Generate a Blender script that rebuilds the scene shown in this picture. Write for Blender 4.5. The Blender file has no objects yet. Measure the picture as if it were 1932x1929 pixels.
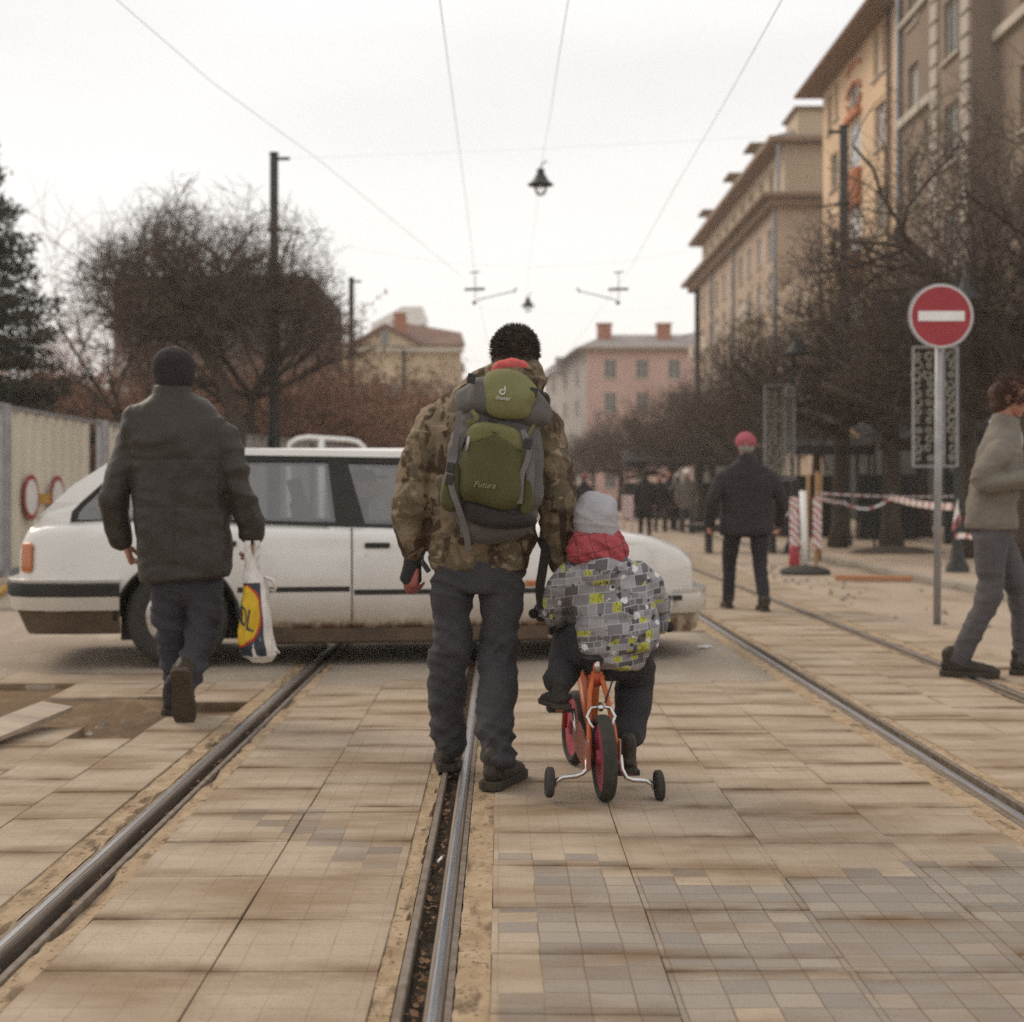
import bpy, bmesh, math, random
from math import sin, cos, pi, radians, sqrt, exp, atan2
from mathutils import Vector, Matrix, noise
from mathutils.geometry import tessellate_polygon
V = Vector
random.seed(7)
SC = bpy.context.scene
COL = SC.collection

# ------------------------------------------------------------------ camera, sky, sun, exposure
EYE = 1.08
FPX = 2700.0                      # focal length in px of a 1932 px wide frame
cam_d = bpy.data.cameras.new('camera'); cam = bpy.data.objects.new('camera', cam_d); COL.objects.link(cam)
cam.location = (0, 0, EYE); cam.rotation_euler = (pi/2, 0, 0)
cam_d.sensor_width = 36; cam_d.lens = 36*FPX/1932
cam_d.shift_x = 21/1932; cam_d.shift_y = -34/1932
cam_d.clip_start = 0.05; cam_d.clip_end = 2000
cam_d.dof.use_dof = True; cam_d.dof.focus_distance = 4.3; cam_d.dof.aperture_fstop = 3.0
SC.camera = cam

w = bpy.data.worlds.new('World'); SC.world = w; w.use_nodes = True
nt = w.node_tree; nt.nodes.clear()
def N(t, **k):
    n = nt.nodes.new(t)
    for a, b in k.items(): setattr(n, a, b)
    return n
sky = N('ShaderNodeTexSky', sky_type='NISHITA', sun_disc=False)
sky.sun_elevation = radians(38); sky.sun_rotation = radians(-48)
skm = N('ShaderNodeVectorMath', operation='SCALE'); skm.inputs['Scale'].default_value = 0.10
tc = N('ShaderNodeTexCoord'); mp = N('ShaderNodeMapping'); mp.inputs['Scale'].default_value = (1.2, 1.2, 5.0); mp.inputs['Rotation'].default_value = (0.1, 0.12, 0.3)
nz = N('ShaderNodeTexNoise'); nz.inputs['Scale'].default_value = 1.6; nz.inputs['Detail'].default_value = 5; nz.inputs['Roughness'].default_value = .45
rp = N('ShaderNodeValToRGB'); rp.color_ramp.elements[0].position = .36; rp.color_ramp.elements[0].color = (.735, .725, .72, 1)
rp.color_ramp.elements[1].position = .62; rp.color_ramp.elements[1].color = (.87, .858, .845, 1)
sx = N('ShaderNodeSeparateXYZ'); mr = N('ShaderNodeMapRange'); mr.inputs[1].default_value = .02; mr.inputs[2].default_value = .34; mr.inputs[3].default_value = 1; mr.inputs[4].default_value = 0
mh = N('ShaderNodeMix', data_type='RGBA'); mh.inputs[7].default_value = (1.02, .985, .935, 1)
mx = N('ShaderNodeMix', data_type='RGBA'); mx.inputs[0].default_value = .93
bg = N('ShaderNodeBackground'); bg.inputs['Strength'].default_value = 1.08
wo = N('ShaderNodeOutputWorld')
L = nt.links.new
L(tc.outputs['Generated'], mp.inputs[0]); L(mp.outputs[0], nz.inputs['Vector']); L(nz.outputs[0], rp.inputs[0])
L(tc.outputs['Generated'], sx.inputs[0]); L(sx.outputs[2], mr.inputs[0]); L(mr.outputs[0], mh.inputs[0])
L(rp.outputs[0], mh.inputs[6]); L(sky.outputs[0], skm.inputs[0]); L(skm.outputs[0], mx.inputs[6]); L(mh.outputs[2], mx.inputs[7])
L(mx.outputs[2], bg.inputs[0]); L(bg.outputs[0], wo.inputs[0])

sd = bpy.data.lights.new('sun', 'SUN'); sd.energy = 1.5; sd.angle = radians(30); sd.color = (1, .83, .64)
sun = bpy.data.objects.new('sun', sd); COL.objects.link(sun)
sun.rotation_euler = (radians(-50), 0, radians(48))     # light from ahead, high, a little left
SC.view_settings.view_transform = 'Standard'; SC.view_settings.look = 'None'
SC.view_settings.exposure = 0.22; SC.view_settings.gamma = 1
SC.cycles.max_bounces = 6; SC.cycles.transparent_max_bounces = 12
SC.cycles.use_denoising = False

def P(px, py, Y):
    """point seen at photo pixel (1932 wide) at the depth Y"""
    return V(((px-945)/FPX*Y, Y, EYE-(py-930)/FPX*Y))
def G(px, py):
    """ground point below a photo pixel"""
    Y = EYE*FPX/(py-930); return V(((px-945)/FPX*Y, Y, 0))

# ------------------------------------------------------------------ materials
MATS = {}
def sock(n, v):
    return n
def newmat(name):
    m = bpy.data.materials.new(name); m.use_nodes = True
    m.node_tree.nodes.clear(); return m, m.node_tree
class NT:
    def __init__(s, name):
        s.m, s.t = newmat(name)
        s.out = s.n('ShaderNodeOutputMaterial'); s.b = s.n('ShaderNodeBsdfPrincipled')
        s.l(s.b.outputs[0], s.out.inputs[0]); s.tc = s.n('ShaderNodeTexCoord')
    def n(s, t, **k):
        o = s.t.nodes.new(t)
        for a, b in k.items(): setattr(o, a, b)
        return o
    def l(s, a, b): s.t.links.new(a, b)
    def co(s, scale=(1,1,1), rot=(0,0,0), loc=(0,0,0), src='Object'):
        m = s.n('ShaderNodeMapping'); m.inputs['Scale'].default_value = scale; m.inputs['Rotation'].default_value = rot; m.inputs['Location'].default_value = loc
        s.l(s.tc.outputs[src], m.inputs[0]); return m.outputs[0]
    def noise(s, vec, scale, detail=4, rough=.55, dist=0):
        n = s.n('ShaderNodeTexNoise'); n.inputs['Scale'].default_value = scale; n.inputs['Detail'].default_value = detail
        n.inputs['Roughness'].default_value = rough; n.inputs['Distortion'].default_value = dist; s.l(vec, n.inputs['Vector']); return n.outputs[0]
    def ramp(s, fac, stops, interp='LINEAR'):
        r = s.n('ShaderNodeValToRGB'); cr = r.color_ramp; cr.interpolation = interp
        while len(cr.elements) < len(stops): cr.elements.new(.5)
        for e, (p, c) in zip(cr.elements, stops):
            e.position = p; e.color = (c[0], c[1], c[2], 1) if hasattr(c, '__len__') else (c, c, c, 1)
        s.l(fac, r.inputs[0]); return r.outputs[0]
    def mix(s, f, a, b, mode='MIX'):
        m = s.n('ShaderNodeMix', data_type='RGBA', blend_type=mode)
        for i, x in ((0, f), (6, a), (7, b)):
            if hasattr(x, 'links'): s.l(x, m.inputs[i])
            elif i == 0: m.inputs[0].default_value = x
            else: m.inputs[i].default_value = (x[0], x[1], x[2], 1)
        return m.outputs[2]
    def math(s, op, a, b=0.0, clamp=False):
        m = s.n('ShaderNodeMath', operation=op, use_clamp=clamp)
        for i, x in ((0, a), (1, b)):
            if hasattr(x, 'links'): s.l(x, m.inputs[i])
            else: m.inputs[i].default_value = x
        return m.outputs[0]
    def bump(s, h, strength=.3, dist=.01):
        b = s.n('ShaderNodeBump'); b.inputs['Strength'].default_value = strength; b.inputs['Distance'].default_value = dist
        s.l(h, b.inputs['Height']); s.l(b.outputs[0], s.b.inputs['Normal'])
    def fin(s, col=None, rough=.8, metal=0, spec=.3, **k):
        if col is not None:
            if hasattr(col, 'links'): s.l(col, s.b.inputs['Base Color'])
            else: s.b.inputs['Base Color'].default_value = (*col, 1)
        if hasattr(rough, 'links'): s.l(rough, s.b.inputs['Roughness'])
        else: s.b.inputs['Roughness'].default_value = rough
        s.b.inputs['Metallic'].default_value = metal; s.b.inputs['Specular IOR Level'].default_value = spec
        for a, v in k.items(): s.b.inputs[a.replace('_', ' ')].default_value = v
        return s.m
def mat(name, c, c2=None, scale=8, rough=.8, bump=.15, bscale=60, metal=0, spec=.3, stretch=(1,1,1), dist=.004):
    if name in MATS: return MATS[name]
    t = NT(name); c2 = c2 or tuple(x*.72 for x in c)
    v = t.co(stretch)
    n = t.noise(v, scale, 6, .6)
    col = t.mix(t.ramp(n, [(.35, 0), (.68, 1)]), c, c2)
    if bump: t.bump(t.noise(v, bscale, 5, .6), bump, dist)
    MATS[name] = t.fin(col, rough, metal, spec); return MATS[name]

M = {}
M['steel'] = mat('rail_steel', (.23,.185,.145), (.115,.085,.062), 5, .6, .3, 120, .45, .5, (20,.4,1))
M['railtop'] = mat('rail_running_surface', (.42,.43,.46), (.27,.27,.28), 4, .36, .08, 90, .85, .5, (30,.6,1))
M['rust'] = mat('rail_rust', (.20,.125,.08), (.105,.06,.036), 30, .9, .5, 120)
M['railgrey'] = mat('rail_side', (.22,.185,.15), (.13,.095,.07), 20, .7, .4, 120, .25)
M['groove'] = mat('groove_dirt', (.075,.055,.036), (.028,.02,.013), 40, .95, .9, 90, dist=.01)
M['bark'] = mat('bark', (.085,.064,.048), (.050,.037,.028), 12, .95, .6, 50, dist=.02, stretch=(1,1,.3))
M['twig'] = mat('twig', (.125,.090,.067), (.075,.054,.041), 2, .95, 0)
M['twig2'] = mat('twig_dark', (.125,.095,.073), (.072,.054,.042), 2, .95, 0)
M['redleaf'] = mat('dry_leaves', (.33,.165,.10), (.20,.105,.068), 1.2, .9, 0)
M['needle'] = mat('needles', (.060,.056,.036), (.035,.034,.024), 2, .9, 0)
M['darkmetal'] = mat('dark_metal', (.050,.050,.048), (.035,.034,.032), 8, .55, .1, 80, .3)
M['greypole'] = mat('grey_pole', (.36,.35,.36), (.27,.265,.27), 9, .5, .1, 80, .4)
M['white'] = mat('white_paint', (.78,.77,.75), (.68,.67,.64), 5, .5, .05, 60)
M['red'] = mat('red_paint', (.33,.035,.045), (.28,.03,.038), 6, .5, .05, 80)
M['cream'] = mat('cream_sheet', (.66,.60,.49), (.57,.515,.42), 1.5, .6, .05, 20)
M['greysheet'] = mat('grey_sheet', (.42,.40,.37), (.35,.33,.30), 2, .6, .05, 20)
M['rubber'] = mat('rubber', (.050,.045,.038), (.033,.03,.026), 25, .85, .2, 120)
M['blackpl'] = mat('black_plastic', (.032,.031,.03), (.022,.021,.02), 20, .5, .1, 100)
M['chrome'] = mat('chrome', (.62,.60,.58), (.45,.42,.4), 30, .22, .05, 100, .95)
M['orange'] = mat('orange_paint', (.50,.13,.035), (.40,.09,.03), 20, .4, .05, 60)
M['redorange'] = mat('redorange_paint', (.42,.06,.03), (.34,.05,.03), 20, .4, .05, 60)
M['pink'] = mat('pink_rim', (.42,.075,.11), (.33,.05,.08), 20, .5, .05, 60)
M['skin'] = mat('skin', (.42,.20,.14), (.33,.14,.10), 25, .55, .15, 150)
M['coldskin'] = mat('cold_skin', (.36,.12,.095), (.28,.085,.07), 25, .55, .15, 150)
M['wood'] = mat('stake_wood', (.36,.21,.10), (.26,.15,.07), 6, .8, .3, 60, stretch=(1,1,.1))
M['hair'] = mat('brown_hair', (.055,.040,.030), (.032,.023,.017), 60, .8, .4, 200)
M['hair2'] = mat('reddish_hair', (.085,.042,.026), (.045,.022,.014), 60, .7, .4, 200)
M['hairg'] = mat('grey_hair', (.28,.26,.24), (.2,.18,.17), 60, .7, .4, 200)

def glass(name, tint=(.6,.6,.6), refl=.25, rough=.03):
    t = NT(name); tr = t.n('ShaderNodeBsdfTransparent'); tr.inputs[0].default_value = (*tint, 1)
    g = t.n('ShaderNodeBsdfGlossy'); g.inputs[1].default_value = rough; g.inputs[0].default_value = (.9,.9,.9,1)
    m = t.n('ShaderNodeMixShader'); fr = t.n('ShaderNodeFresnel'); fr.inputs[0].default_value = 1.5
    f = t.math('ADD', fr.outputs[0], refl, True); t.l(f, m.inputs[0]); t.l(tr.outputs[0], m.inputs[1]); t.l(g.outputs[0], m.inputs[2])
    t.l(m.outputs[0], t.out.inputs[0]); return t.m
M['carglass'] = glass('car_glass', (.62,.62,.62), .10)
M['lampglass'] = glass('lamp_glass', (.93,.93,.93), .02)
def m_winglass():
    t = NT('window_glass'); n = t.noise(t.co(), .6, 2)
    c = t.ramp(n, [(.35,(.10,.11,.115)),(.65,(.2,.21,.22))]); return t.fin(c, .12, 0, .6)
M['winglass'] = m_winglass()
def m_curtain():
    t = NT('curtain_glass'); wv = t.n('ShaderNodeTexWave', bands_direction='Y'); wv.inputs['Scale'].default_value = 3
    t.l(t.co(), wv.inputs[0]); c = t.ramp(wv.outputs['Fac'], [(.1,(.42,.43,.45)),(.9,(.68,.68,.68))]); return t.fin(c, .25, 0, .5)
M['curtain'] = m_curtain()

def fabric(name, c, c2, scale=5, weave=350, bump=.25, rough=.9):
    t = NT(name); v = t.co(); n = t.noise(v, scale, 5, .6); n2 = t.noise(v, weave, 2, .5)
    col = t.mix(t.ramp(n, [(.3,0),(.7,1)]), c, c2)
    col = t.mix(t.ramp(n2, [(.3,0),(.75,.35)]), col, tuple(min(1, x*1.9) for x in c))
    h = t.math('ADD', t.math('MULTIPLY', n2, .35), t.noise(v, 28, 4, .55))
    t.bump(h, bump, .008); return t.fin(col, rough, 0, .2, Sheen_Weight=.04)
M['jeans'] = fabric('dark_jeans', (.055,.052,.055), (.028,.026,.028), 5, 300, .7)
M['jeans2'] = fabric('navy_trousers', (.045,.042,.050), (.030,.028,.034), 7, 300, .3)
M['jeans3'] = fabric('grey_jeans', (.085,.077,.080), (.060,.054,.057), 5, 300, .3)
M['snow'] = fabric('black_snow_trousers', (.030,.027,.030), (.021,.019,.021), 7, 300, .3)
M['leather'] = fabric('dark_leather', (.036,.030,.024), (.022,.018,.015), 4, 260, .25, .48); M['leather'].node_tree.nodes['Principled BSDF'].inputs['Specular IOR Level'].default_value = .28
M['blackcoat'] = fabric('black_coat', (.034,.029,.030), (.025,.021,.022), 5, 200, .2)
M['beanie'] = fabric('black_knit', (.026,.021,.021), (.017,.014,.014), 30, 260, .5)
M['greyknit'] = fabric('grey_knit', (.34,.33,.345), (.28,.27,.28), 14, 420, .25)
M['hoodie'] = fabric('grey_fleece', (.165,.145,.118), (.125,.108,.088), 6, 150, .4)
M['shirtgrey'] = fabric('light_grey_shirt', (.34,.33,.33), (.28,.27,.27), 6, 150, .3)
M['bagcloth'] = fabric('dark_bag_cloth', (.040,.037,.040), (.028,.026,.028), 8, 250, .3)
M['pkgreen'] = fabric('olive_nylon', (.080,.076,.027), (.055,.053,.020), 7, 260, .3, .7)
M['pkgreen2'] = fabric('light_olive_nylon', (.150,.145,.060), (.110,.106,.042), 7, 260, .3, .7)
M['pkgrey'] = fabric('grey_nylon', (.105,.096,.092), (.074,.067,.064), 9, 260, .3, .7)
M['pkblack'] = fabric('black_nylon', (.030,.026,.023), (.020,.017,.015), 9, 260, .3, .7)
M['webbing'] = fabric('grey_webbing', (.155,.145,.142), (.11,.10,.10), 20, 400, .3)
M['dkweb'] = fabric('black_webbing', (.036,.032,.028), (.024,.022,.02), 20, 400, .3)
M['glove'] = fabric('black_glove', (.03,.028,.028), (.02,.018,.018), 20, 300, .3)
M['redcloth'] = fabric('coral_lining', (.62,.13,.12), (.48,.085,.08), 25, 300, .3)
M['pinkhat'] = fabric('pink_wool', (.34,.085,.105), (.22,.05,.065), 40, 60, .5)
M['leatherboot'] = fabric('dark_boot_leather', (.040,.031,.023), (.024,.019,.014), 14, 120, .2, .5)
M['sole'] = mat('shoe_sole', (.060,.049,.036), (.038,.031,.023), 30, .85, .5, 60, dist=.01)
M['solelt'] = mat('tan_sole', (.085,.062,.040), (.055,.04,.027), 30, .85, .5, 60, dist=.01)

def m_camo():
    t = NT('camouflage_cloth'); v = t.co((1,1,1.15))
    a = t.noise(t.co((1.35,1,.8)), 11.5, 3, .55, .6); b = t.noise(t.co((1,1,1), loc=(7,3,1)), 9.5, 3, .6, .8); c = t.noise(t.co((1,1,1.8), loc=(2,9,4)), 12, 3, .6, .6)
    col = t.mix(t.ramp(b, [(.48,0),(.56,1)]), (.205,.152,.098), (.115,.091,.056))
    col = t.mix(t.ramp(a, [(.52,0),(.57,1)]), col, (.062,.039,.024))
    col = t.mix(t.ramp(c, [(.59,0),(.66,1)]), col, (.28,.22,.15))
    h = t.math('ADD', t.noise(v, 30, 5, .6), t.math('MULTIPLY', t.noise(v, 300, 2), .3)); t.bump(h, .45, .01)
    return t.fin(col, .85, 0, .2)
M['camo'] = m_camo()
def m_print():
    t = NT('printed_child_jacket_cloth'); s = t.n('ShaderNodeSeparateXYZ'); t.l(t.tc.outputs['Object'], s.inputs[0])
    wob = t.noise(t.co(), 7, 2); wob2 = t.noise(t.co(loc=(3,1,2)), 7, 2); cx = t.n('ShaderNodeCombineXYZ')
    t.l(t.math('ADD', s.outputs[0], t.math('MULTIPLY', wob, .03)), cx.inputs[0]); t.l(t.math('ADD', t.math('ADD', s.outputs[2], t.math('MULTIPLY', s.outputs[0], -.15)), t.math('MULTIPLY', wob2, .025)), cx.inputs[1])
    def bricks(bw, rh, off, sq):
        br = t.n('ShaderNodeTexBrick'); br.offset = off; br.squash = sq; br.squash_frequency = 3; br.offset_frequency = 2
        for k, x in (('Color1',(0,0,0,1)),('Color2',(1,1,1,1)),('Mortar',(.5,.5,.5,1)),('Scale',1),('Mortar Size',.0012),('Brick Width',bw),('Row Height',rh),('Bias',0)): br.inputs[k].default_value = x
        t.l(cx.outputs[0], br.inputs[0]); return br
    A_, B_ = bricks(.050, .040, .30, .6), bricks(.030, .022, .41, 1.7)
    vo0 = t.n('ShaderNodeTexVoronoi'); vo0.distance = 'CHEBYCHEV'; vo0.inputs['Scale'].default_value = 10; t.l(cx.outputs[0], vo0.inputs[0])
    sc0 = t.n('ShaderNodeSeparateColor'); t.l(vo0.outputs['Color'], sc0.inputs[0]); sel = t.ramp(sc0.outputs[1], [(0,0),(.5,1)], 'CONSTANT')
    rv = t.mix(sel, A_.outputs[0], B_.outputs[0]); mo = t.mix(sel, A_.outputs['Fac'], B_.outputs['Fac'])
    g = t.ramp(rv, [(0,(.10,.09,.095)),(.13,(.26,.245,.25)),(.30,(.165,.155,.16)),(.44,(.22,.21,.215)),(.56,(.13,.12,.125)),(.66,(.30,.29,.295)),(.76,(.42,.42,.065)),(.89,(.20,.19,.195))], 'CONSTANT')
    ye = t.ramp(rv, [(0,0),(.76,1),(.89,0)], 'CONSTANT')
    ink = t.ramp(t.noise(t.co((3,1,1)), 70, 2), [(.52,0),(.56,1)])
    g = t.mix(t.math('MULTIPLY', ye, t.math('MULTIPLY', ink, .6)), g, (.08,.08,.03))
    g = t.mix(t.math('MULTIPLY', mo, .75), g, (.46,.45,.47))
    def spots(scale, loc, thr, r, col, g):
        vo = t.n('ShaderNodeTexVoronoi'); vo.inputs['Scale'].default_value = scale; t.l(t.co((1,.25,1), loc=loc), vo.inputs[0])
        rnd = t.n('ShaderNodeSeparateColor'); t.l(vo.outputs['Color'], rnd.inputs[0]); pick = t.ramp(rnd.outputs[0], [(0,0),(thr,1)], 'CONSTANT')
        sp = t.ramp(t.math('ADD', vo.outputs['Distance'], t.math('MULTIPLY', t.noise(t.co(), 90, 2), .5)), [(r,1),(r+.04,0)])
        return t.mix(t.math('MULTIPLY', sp, pick), g, col)
    g = spots(22, (.022,0,-.017), .46, .46, (.040,.036,.038), g); g = spots(22, (.0,0,.0), .46, .50, (.62,.61,.63), g); g = spots(44, (.3,0,.1), .78, .46, (.05,.045,.05), g)
    t.bump(t.noise(t.co(), 35, 4), .35, .01); return t.fin(g, .75, 0, .3)
M['print'] = m_print()
def m_scarf():
    t = NT('coral_checked_scarf'); v = t.co((1,.4,1), rot=(0,.25,0))
    br = t.n('ShaderNodeTexBrick'); br.offset = 0; s = t.n('ShaderNodeSeparateXYZ'); t.l(v, s.inputs[0]); cx = t.n('ShaderNodeCombineXYZ')
    wob = t.noise(t.co(), 14, 2)
    t.l(t.math('ADD', s.outputs[0], t.math('MULTIPLY', wob, .02)), cx.inputs[0]); t.l(t.math('ADD', s.outputs[2], t.math('MULTIPLY', wob, .03)), cx.inputs[1]); t.l(cx.outputs[0], br.inputs[0])
    for k, x in (('Color1',(.41,.085,.098,1)),('Color2',(.34,.07,.08,1)),('Mortar',(.11,.035,.035,1)),('Scale',1),('Mortar Size',.002),('Mortar Smooth',.6),('Brick Width',.055),('Row Height',.07)):
        br.inputs[k].default_value = x
    t.bump(t.noise(t.co(), 120, 3), .6, .008); return t.fin(br.outputs[0], .95, 0, .1)
M['scarf'] = m_scarf()

def m_paving(name, light, tan, grey_amt, seed):
    t = NT(name); v = t.co(); vs = t.co(loc=(seed, seed*.7, 0))
    br = t.n('ShaderNodeTexBrick'); br.offset = 0.0
    wob = t.noise(vs, 5, 2); s = t.n('ShaderNodeSeparateXYZ'); t.l(t.tc.outputs['Object'], s.inputs[0]); cx = t.n('ShaderNodeCombineXYZ')
    t.l(t.math('ADD', s.outputs[0], t.math('MULTIPLY', wob, .012)), cx.inputs[0]); t.l(t.math('ADD', s.outputs[1], t.math('MULTIPLY', wob, .014)), cx.inputs[1]); t.l(cx.outputs[0], br.inputs[0])
    for k, x in (('Color1',(0,0,0,1)),('Color2',(1,1,1,1)),('Mortar',(.5,.5,.5,1)),('Scale',1),('Mortar Size',.0022),('Mortar Smooth',.4),('Brick Width',.0985),('Row Height',.086),('Bias',0)):
        br.inputs[k].default_value = x
    rnd = br.outputs[0]; lines = br.outputs['Fac']
    sn = t.n('ShaderNodeVectorMath', operation='SNAP'); sn.inputs[1].default_value = (.0985, .086, 1); t.l(cx.outputs[0], sn.inputs[0]); s = t.n('ShaderNodeSeparateXYZ'); t.l(sn.outputs[0], s.inputs[0])
    big = t.noise(sn.outputs[0], 1.1, 3, .5)
    at = t.n('ShaderNodeAttribute', attribute_name='tone')
    X_, Y_ = s.outputs[0], s.outputs[1]
    zr = t.math('MULTIPLY', t.math('SUBTRACT', 4.02, t.math('ADD', Y_, t.math('MULTIPLY', t.math('ABSOLUTE', t.math('SUBTRACT', X_, .75)), -.42))), .9)
    zr = t.math('MINIMUM', zr, t.math('MULTIPLY', t.math('ADD', X_, .02), 4))
    da = t.math('DIVIDE', t.math('ADD', X_, .62), .40); db = t.math('DIVIDE', t.math('ADD', t.math('SUBTRACT', Y_, 4.50), t.math('MULTIPLY', t.math('ADD', X_, .62), 1.1)), .30)
    zl = t.math('SUBTRACT', .25, t.math('MULTIPLY', t.math('SQRT', t.math('ADD', t.math('MULTIPLY', da, da), t.math('MULTIPLY', db, db))), .26))
    zz = t.math('MINIMUM', t.math('MAXIMUM', zr, zl), .29)
    zone = t.math('ADD', t.math('ADD', t.math('MULTIPLY', big, .55), t.math('MULTIPLY', t.math('SUBTRACT', rnd, .5), .25)), t.math('ADD', t.math('MULTIPLY', at.outputs['Fac'], .25), t.math('ADD', t.math('MAXIMUM', zz, -.25), .22)))
    gm = t.ramp(zone, [(.61,0),(.63,1)])
    base = t.mix(t.ramp(t.noise(vs, 2.4, 5, .6), [(.35,0),(.65,1)]), light, tan)
    base = t.mix(t.math('MULTIPLY', t.ramp(rnd, [(0,0),(1,1)]), .22), base, tuple(x*.72 for x in light))
    gr = t.mix(t.ramp(t.math('FRACT', t.math('MULTIPLY', rnd, 7.3)), [(0,0),(1,1)]), (.222,.196,.172), (.315,.267,.218))
    base = t.mix(t.math('MULTIPLY', gm, grey_amt), base, gr)
    base = t.mix(t.math('MULTIPLY', lines, t.math('ADD', t.math('MULTIPLY', gm, .6), t.ramp(t.noise(vs, 5, 3), [(.44,.03),(.66,.42)]))), base, t.mix(gm, (.20,.13,.07), (.155,.105,.065)))
    # dirt gathered along the slab edges (uv runs 0..1 over each slab)
    uv = t.n('ShaderNodeSeparateXYZ'); t.l(t.tc.outputs['UV'], uv.inputs[0])
    def edge(o, wd):
        a = t.math('SUBTRACT', .5, t.math('ABSOLUTE', t.math('SUBTRACT', o, .5))); return t.math('SUBTRACT', 1, t.math('DIVIDE', a, wd), True)
    ed = t.math('MAXIMUM', edge(uv.outputs[1], .26), t.math('MULTIPLY', edge(uv.outputs[0], .07), .35))
    pat = t.ramp(t.noise(t.co((1.0,2.2,1), loc=(seed,0,0)), 2.2, 5, .6), [(.40,0),(.60,1)])
    ed = t.math('MULTIPLY', t.math('POWER', ed, 1.4), pat)
    base = t.mix(t.math('MULTIPLY', ed, .9), base, (.120,.070,.034))
    st = t.ramp(t.noise(t.co((.55,1.5,1), loc=(seed*2,1,0)), 2.0, 6, .62), [(.46,0),(.66,1)])
    base = t.mix(t.math('MULTIPLY', st, .72), base, (.20,.125,.066))
    sp = t.ramp(t.noise(v, 260, 3, .7), [(.30,.55),(.46,1),(.62,1),(.8,1.25)])
    base = t.mix(1.0, base, sp, 'MULTIPLY')
    h = t.math('ADD', t.math('MULTIPLY', lines, -1.2), t.math('MULTIPLY', t.noise(v, 190, 5, .7), .6))
    t.bump(h, .5, .004); return t.fin(base, .85, 0, .25)
M['pave'] = m_paving('slab_concrete', (.430,.347,.260), (.345,.268,.192), 1.0, 3.0)
def m_mortar():
    t = NT('pocked_mortar'); v = t.co(); n = t.noise(v, 9, 6, .65)
    c = t.mix(t.ramp(n, [(.35,0),(.65,1)]), (.40,.30,.20), (.28,.195,.115))
    p = t.ramp(t.noise(v, 75, 3, .6), [(.30,1),(.38,0)]); c = t.mix(t.math('MULTIPLY', p, .8), c, (.10,.065,.038))
    d = t.ramp(t.noise(t.co((1.6,.55,1)), 8, 4, .6), [(.56,0),(.66,1)]); c = t.mix(t.math('MULTIPLY', d, .75), c, (.095,.062,.036))
    t.bump(t.math('SUBTRACT', n, t.math('MULTIPLY', p, .5)), .8, .012); return t.fin(c, .9, 0, .2)
M['mortar'] = m_mortar()
def m_ground(name, a, b, d, s1=.7, s2=3):
    t = NT(name); v = t.co((1,.6,1)); n = t.noise(v, s1, 6, .6); n2 = t.noise(v, s2, 6, .62)
    c = t.mix(t.ramp(n, [(.35,0),(.65,1)]), a, b); c = t.mix(t.ramp(n2, [(.52,0),(.70,.85)]), c, d)
    sp = t.ramp(t.noise(t.co(), 120, 4, .7), [(.3,.65),(.5,1),(.75,1.25)]); c = t.mix(1.0, c, sp, 'MULTIPLY')
    t.bump(t.noise(t.co(), 26, 7, .7), .5, .03); return t.fin(c, .9, 0, .25)
M['dirt'] = m_ground('brown_dirt', (.18,.115,.062), (.12,.075,.04), (.25,.17,.10), .9, 5)
M['asphalt'] = m_ground('dusty_asphalt', (.38,.315,.245), (.31,.25,.19), (.45,.38,.30), .5, 2.2)
M['sidewalk'] = m_ground('dusty_sidewalk', (.43,.345,.265), (.36,.28,.21), (.26,.18,.12), .35, 1.4)
M['kerb'] = m_ground('kerb_stone', (.38,.34,.285), (.32,.28,.23), (.24,.19,.14), 2, 7)

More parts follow.
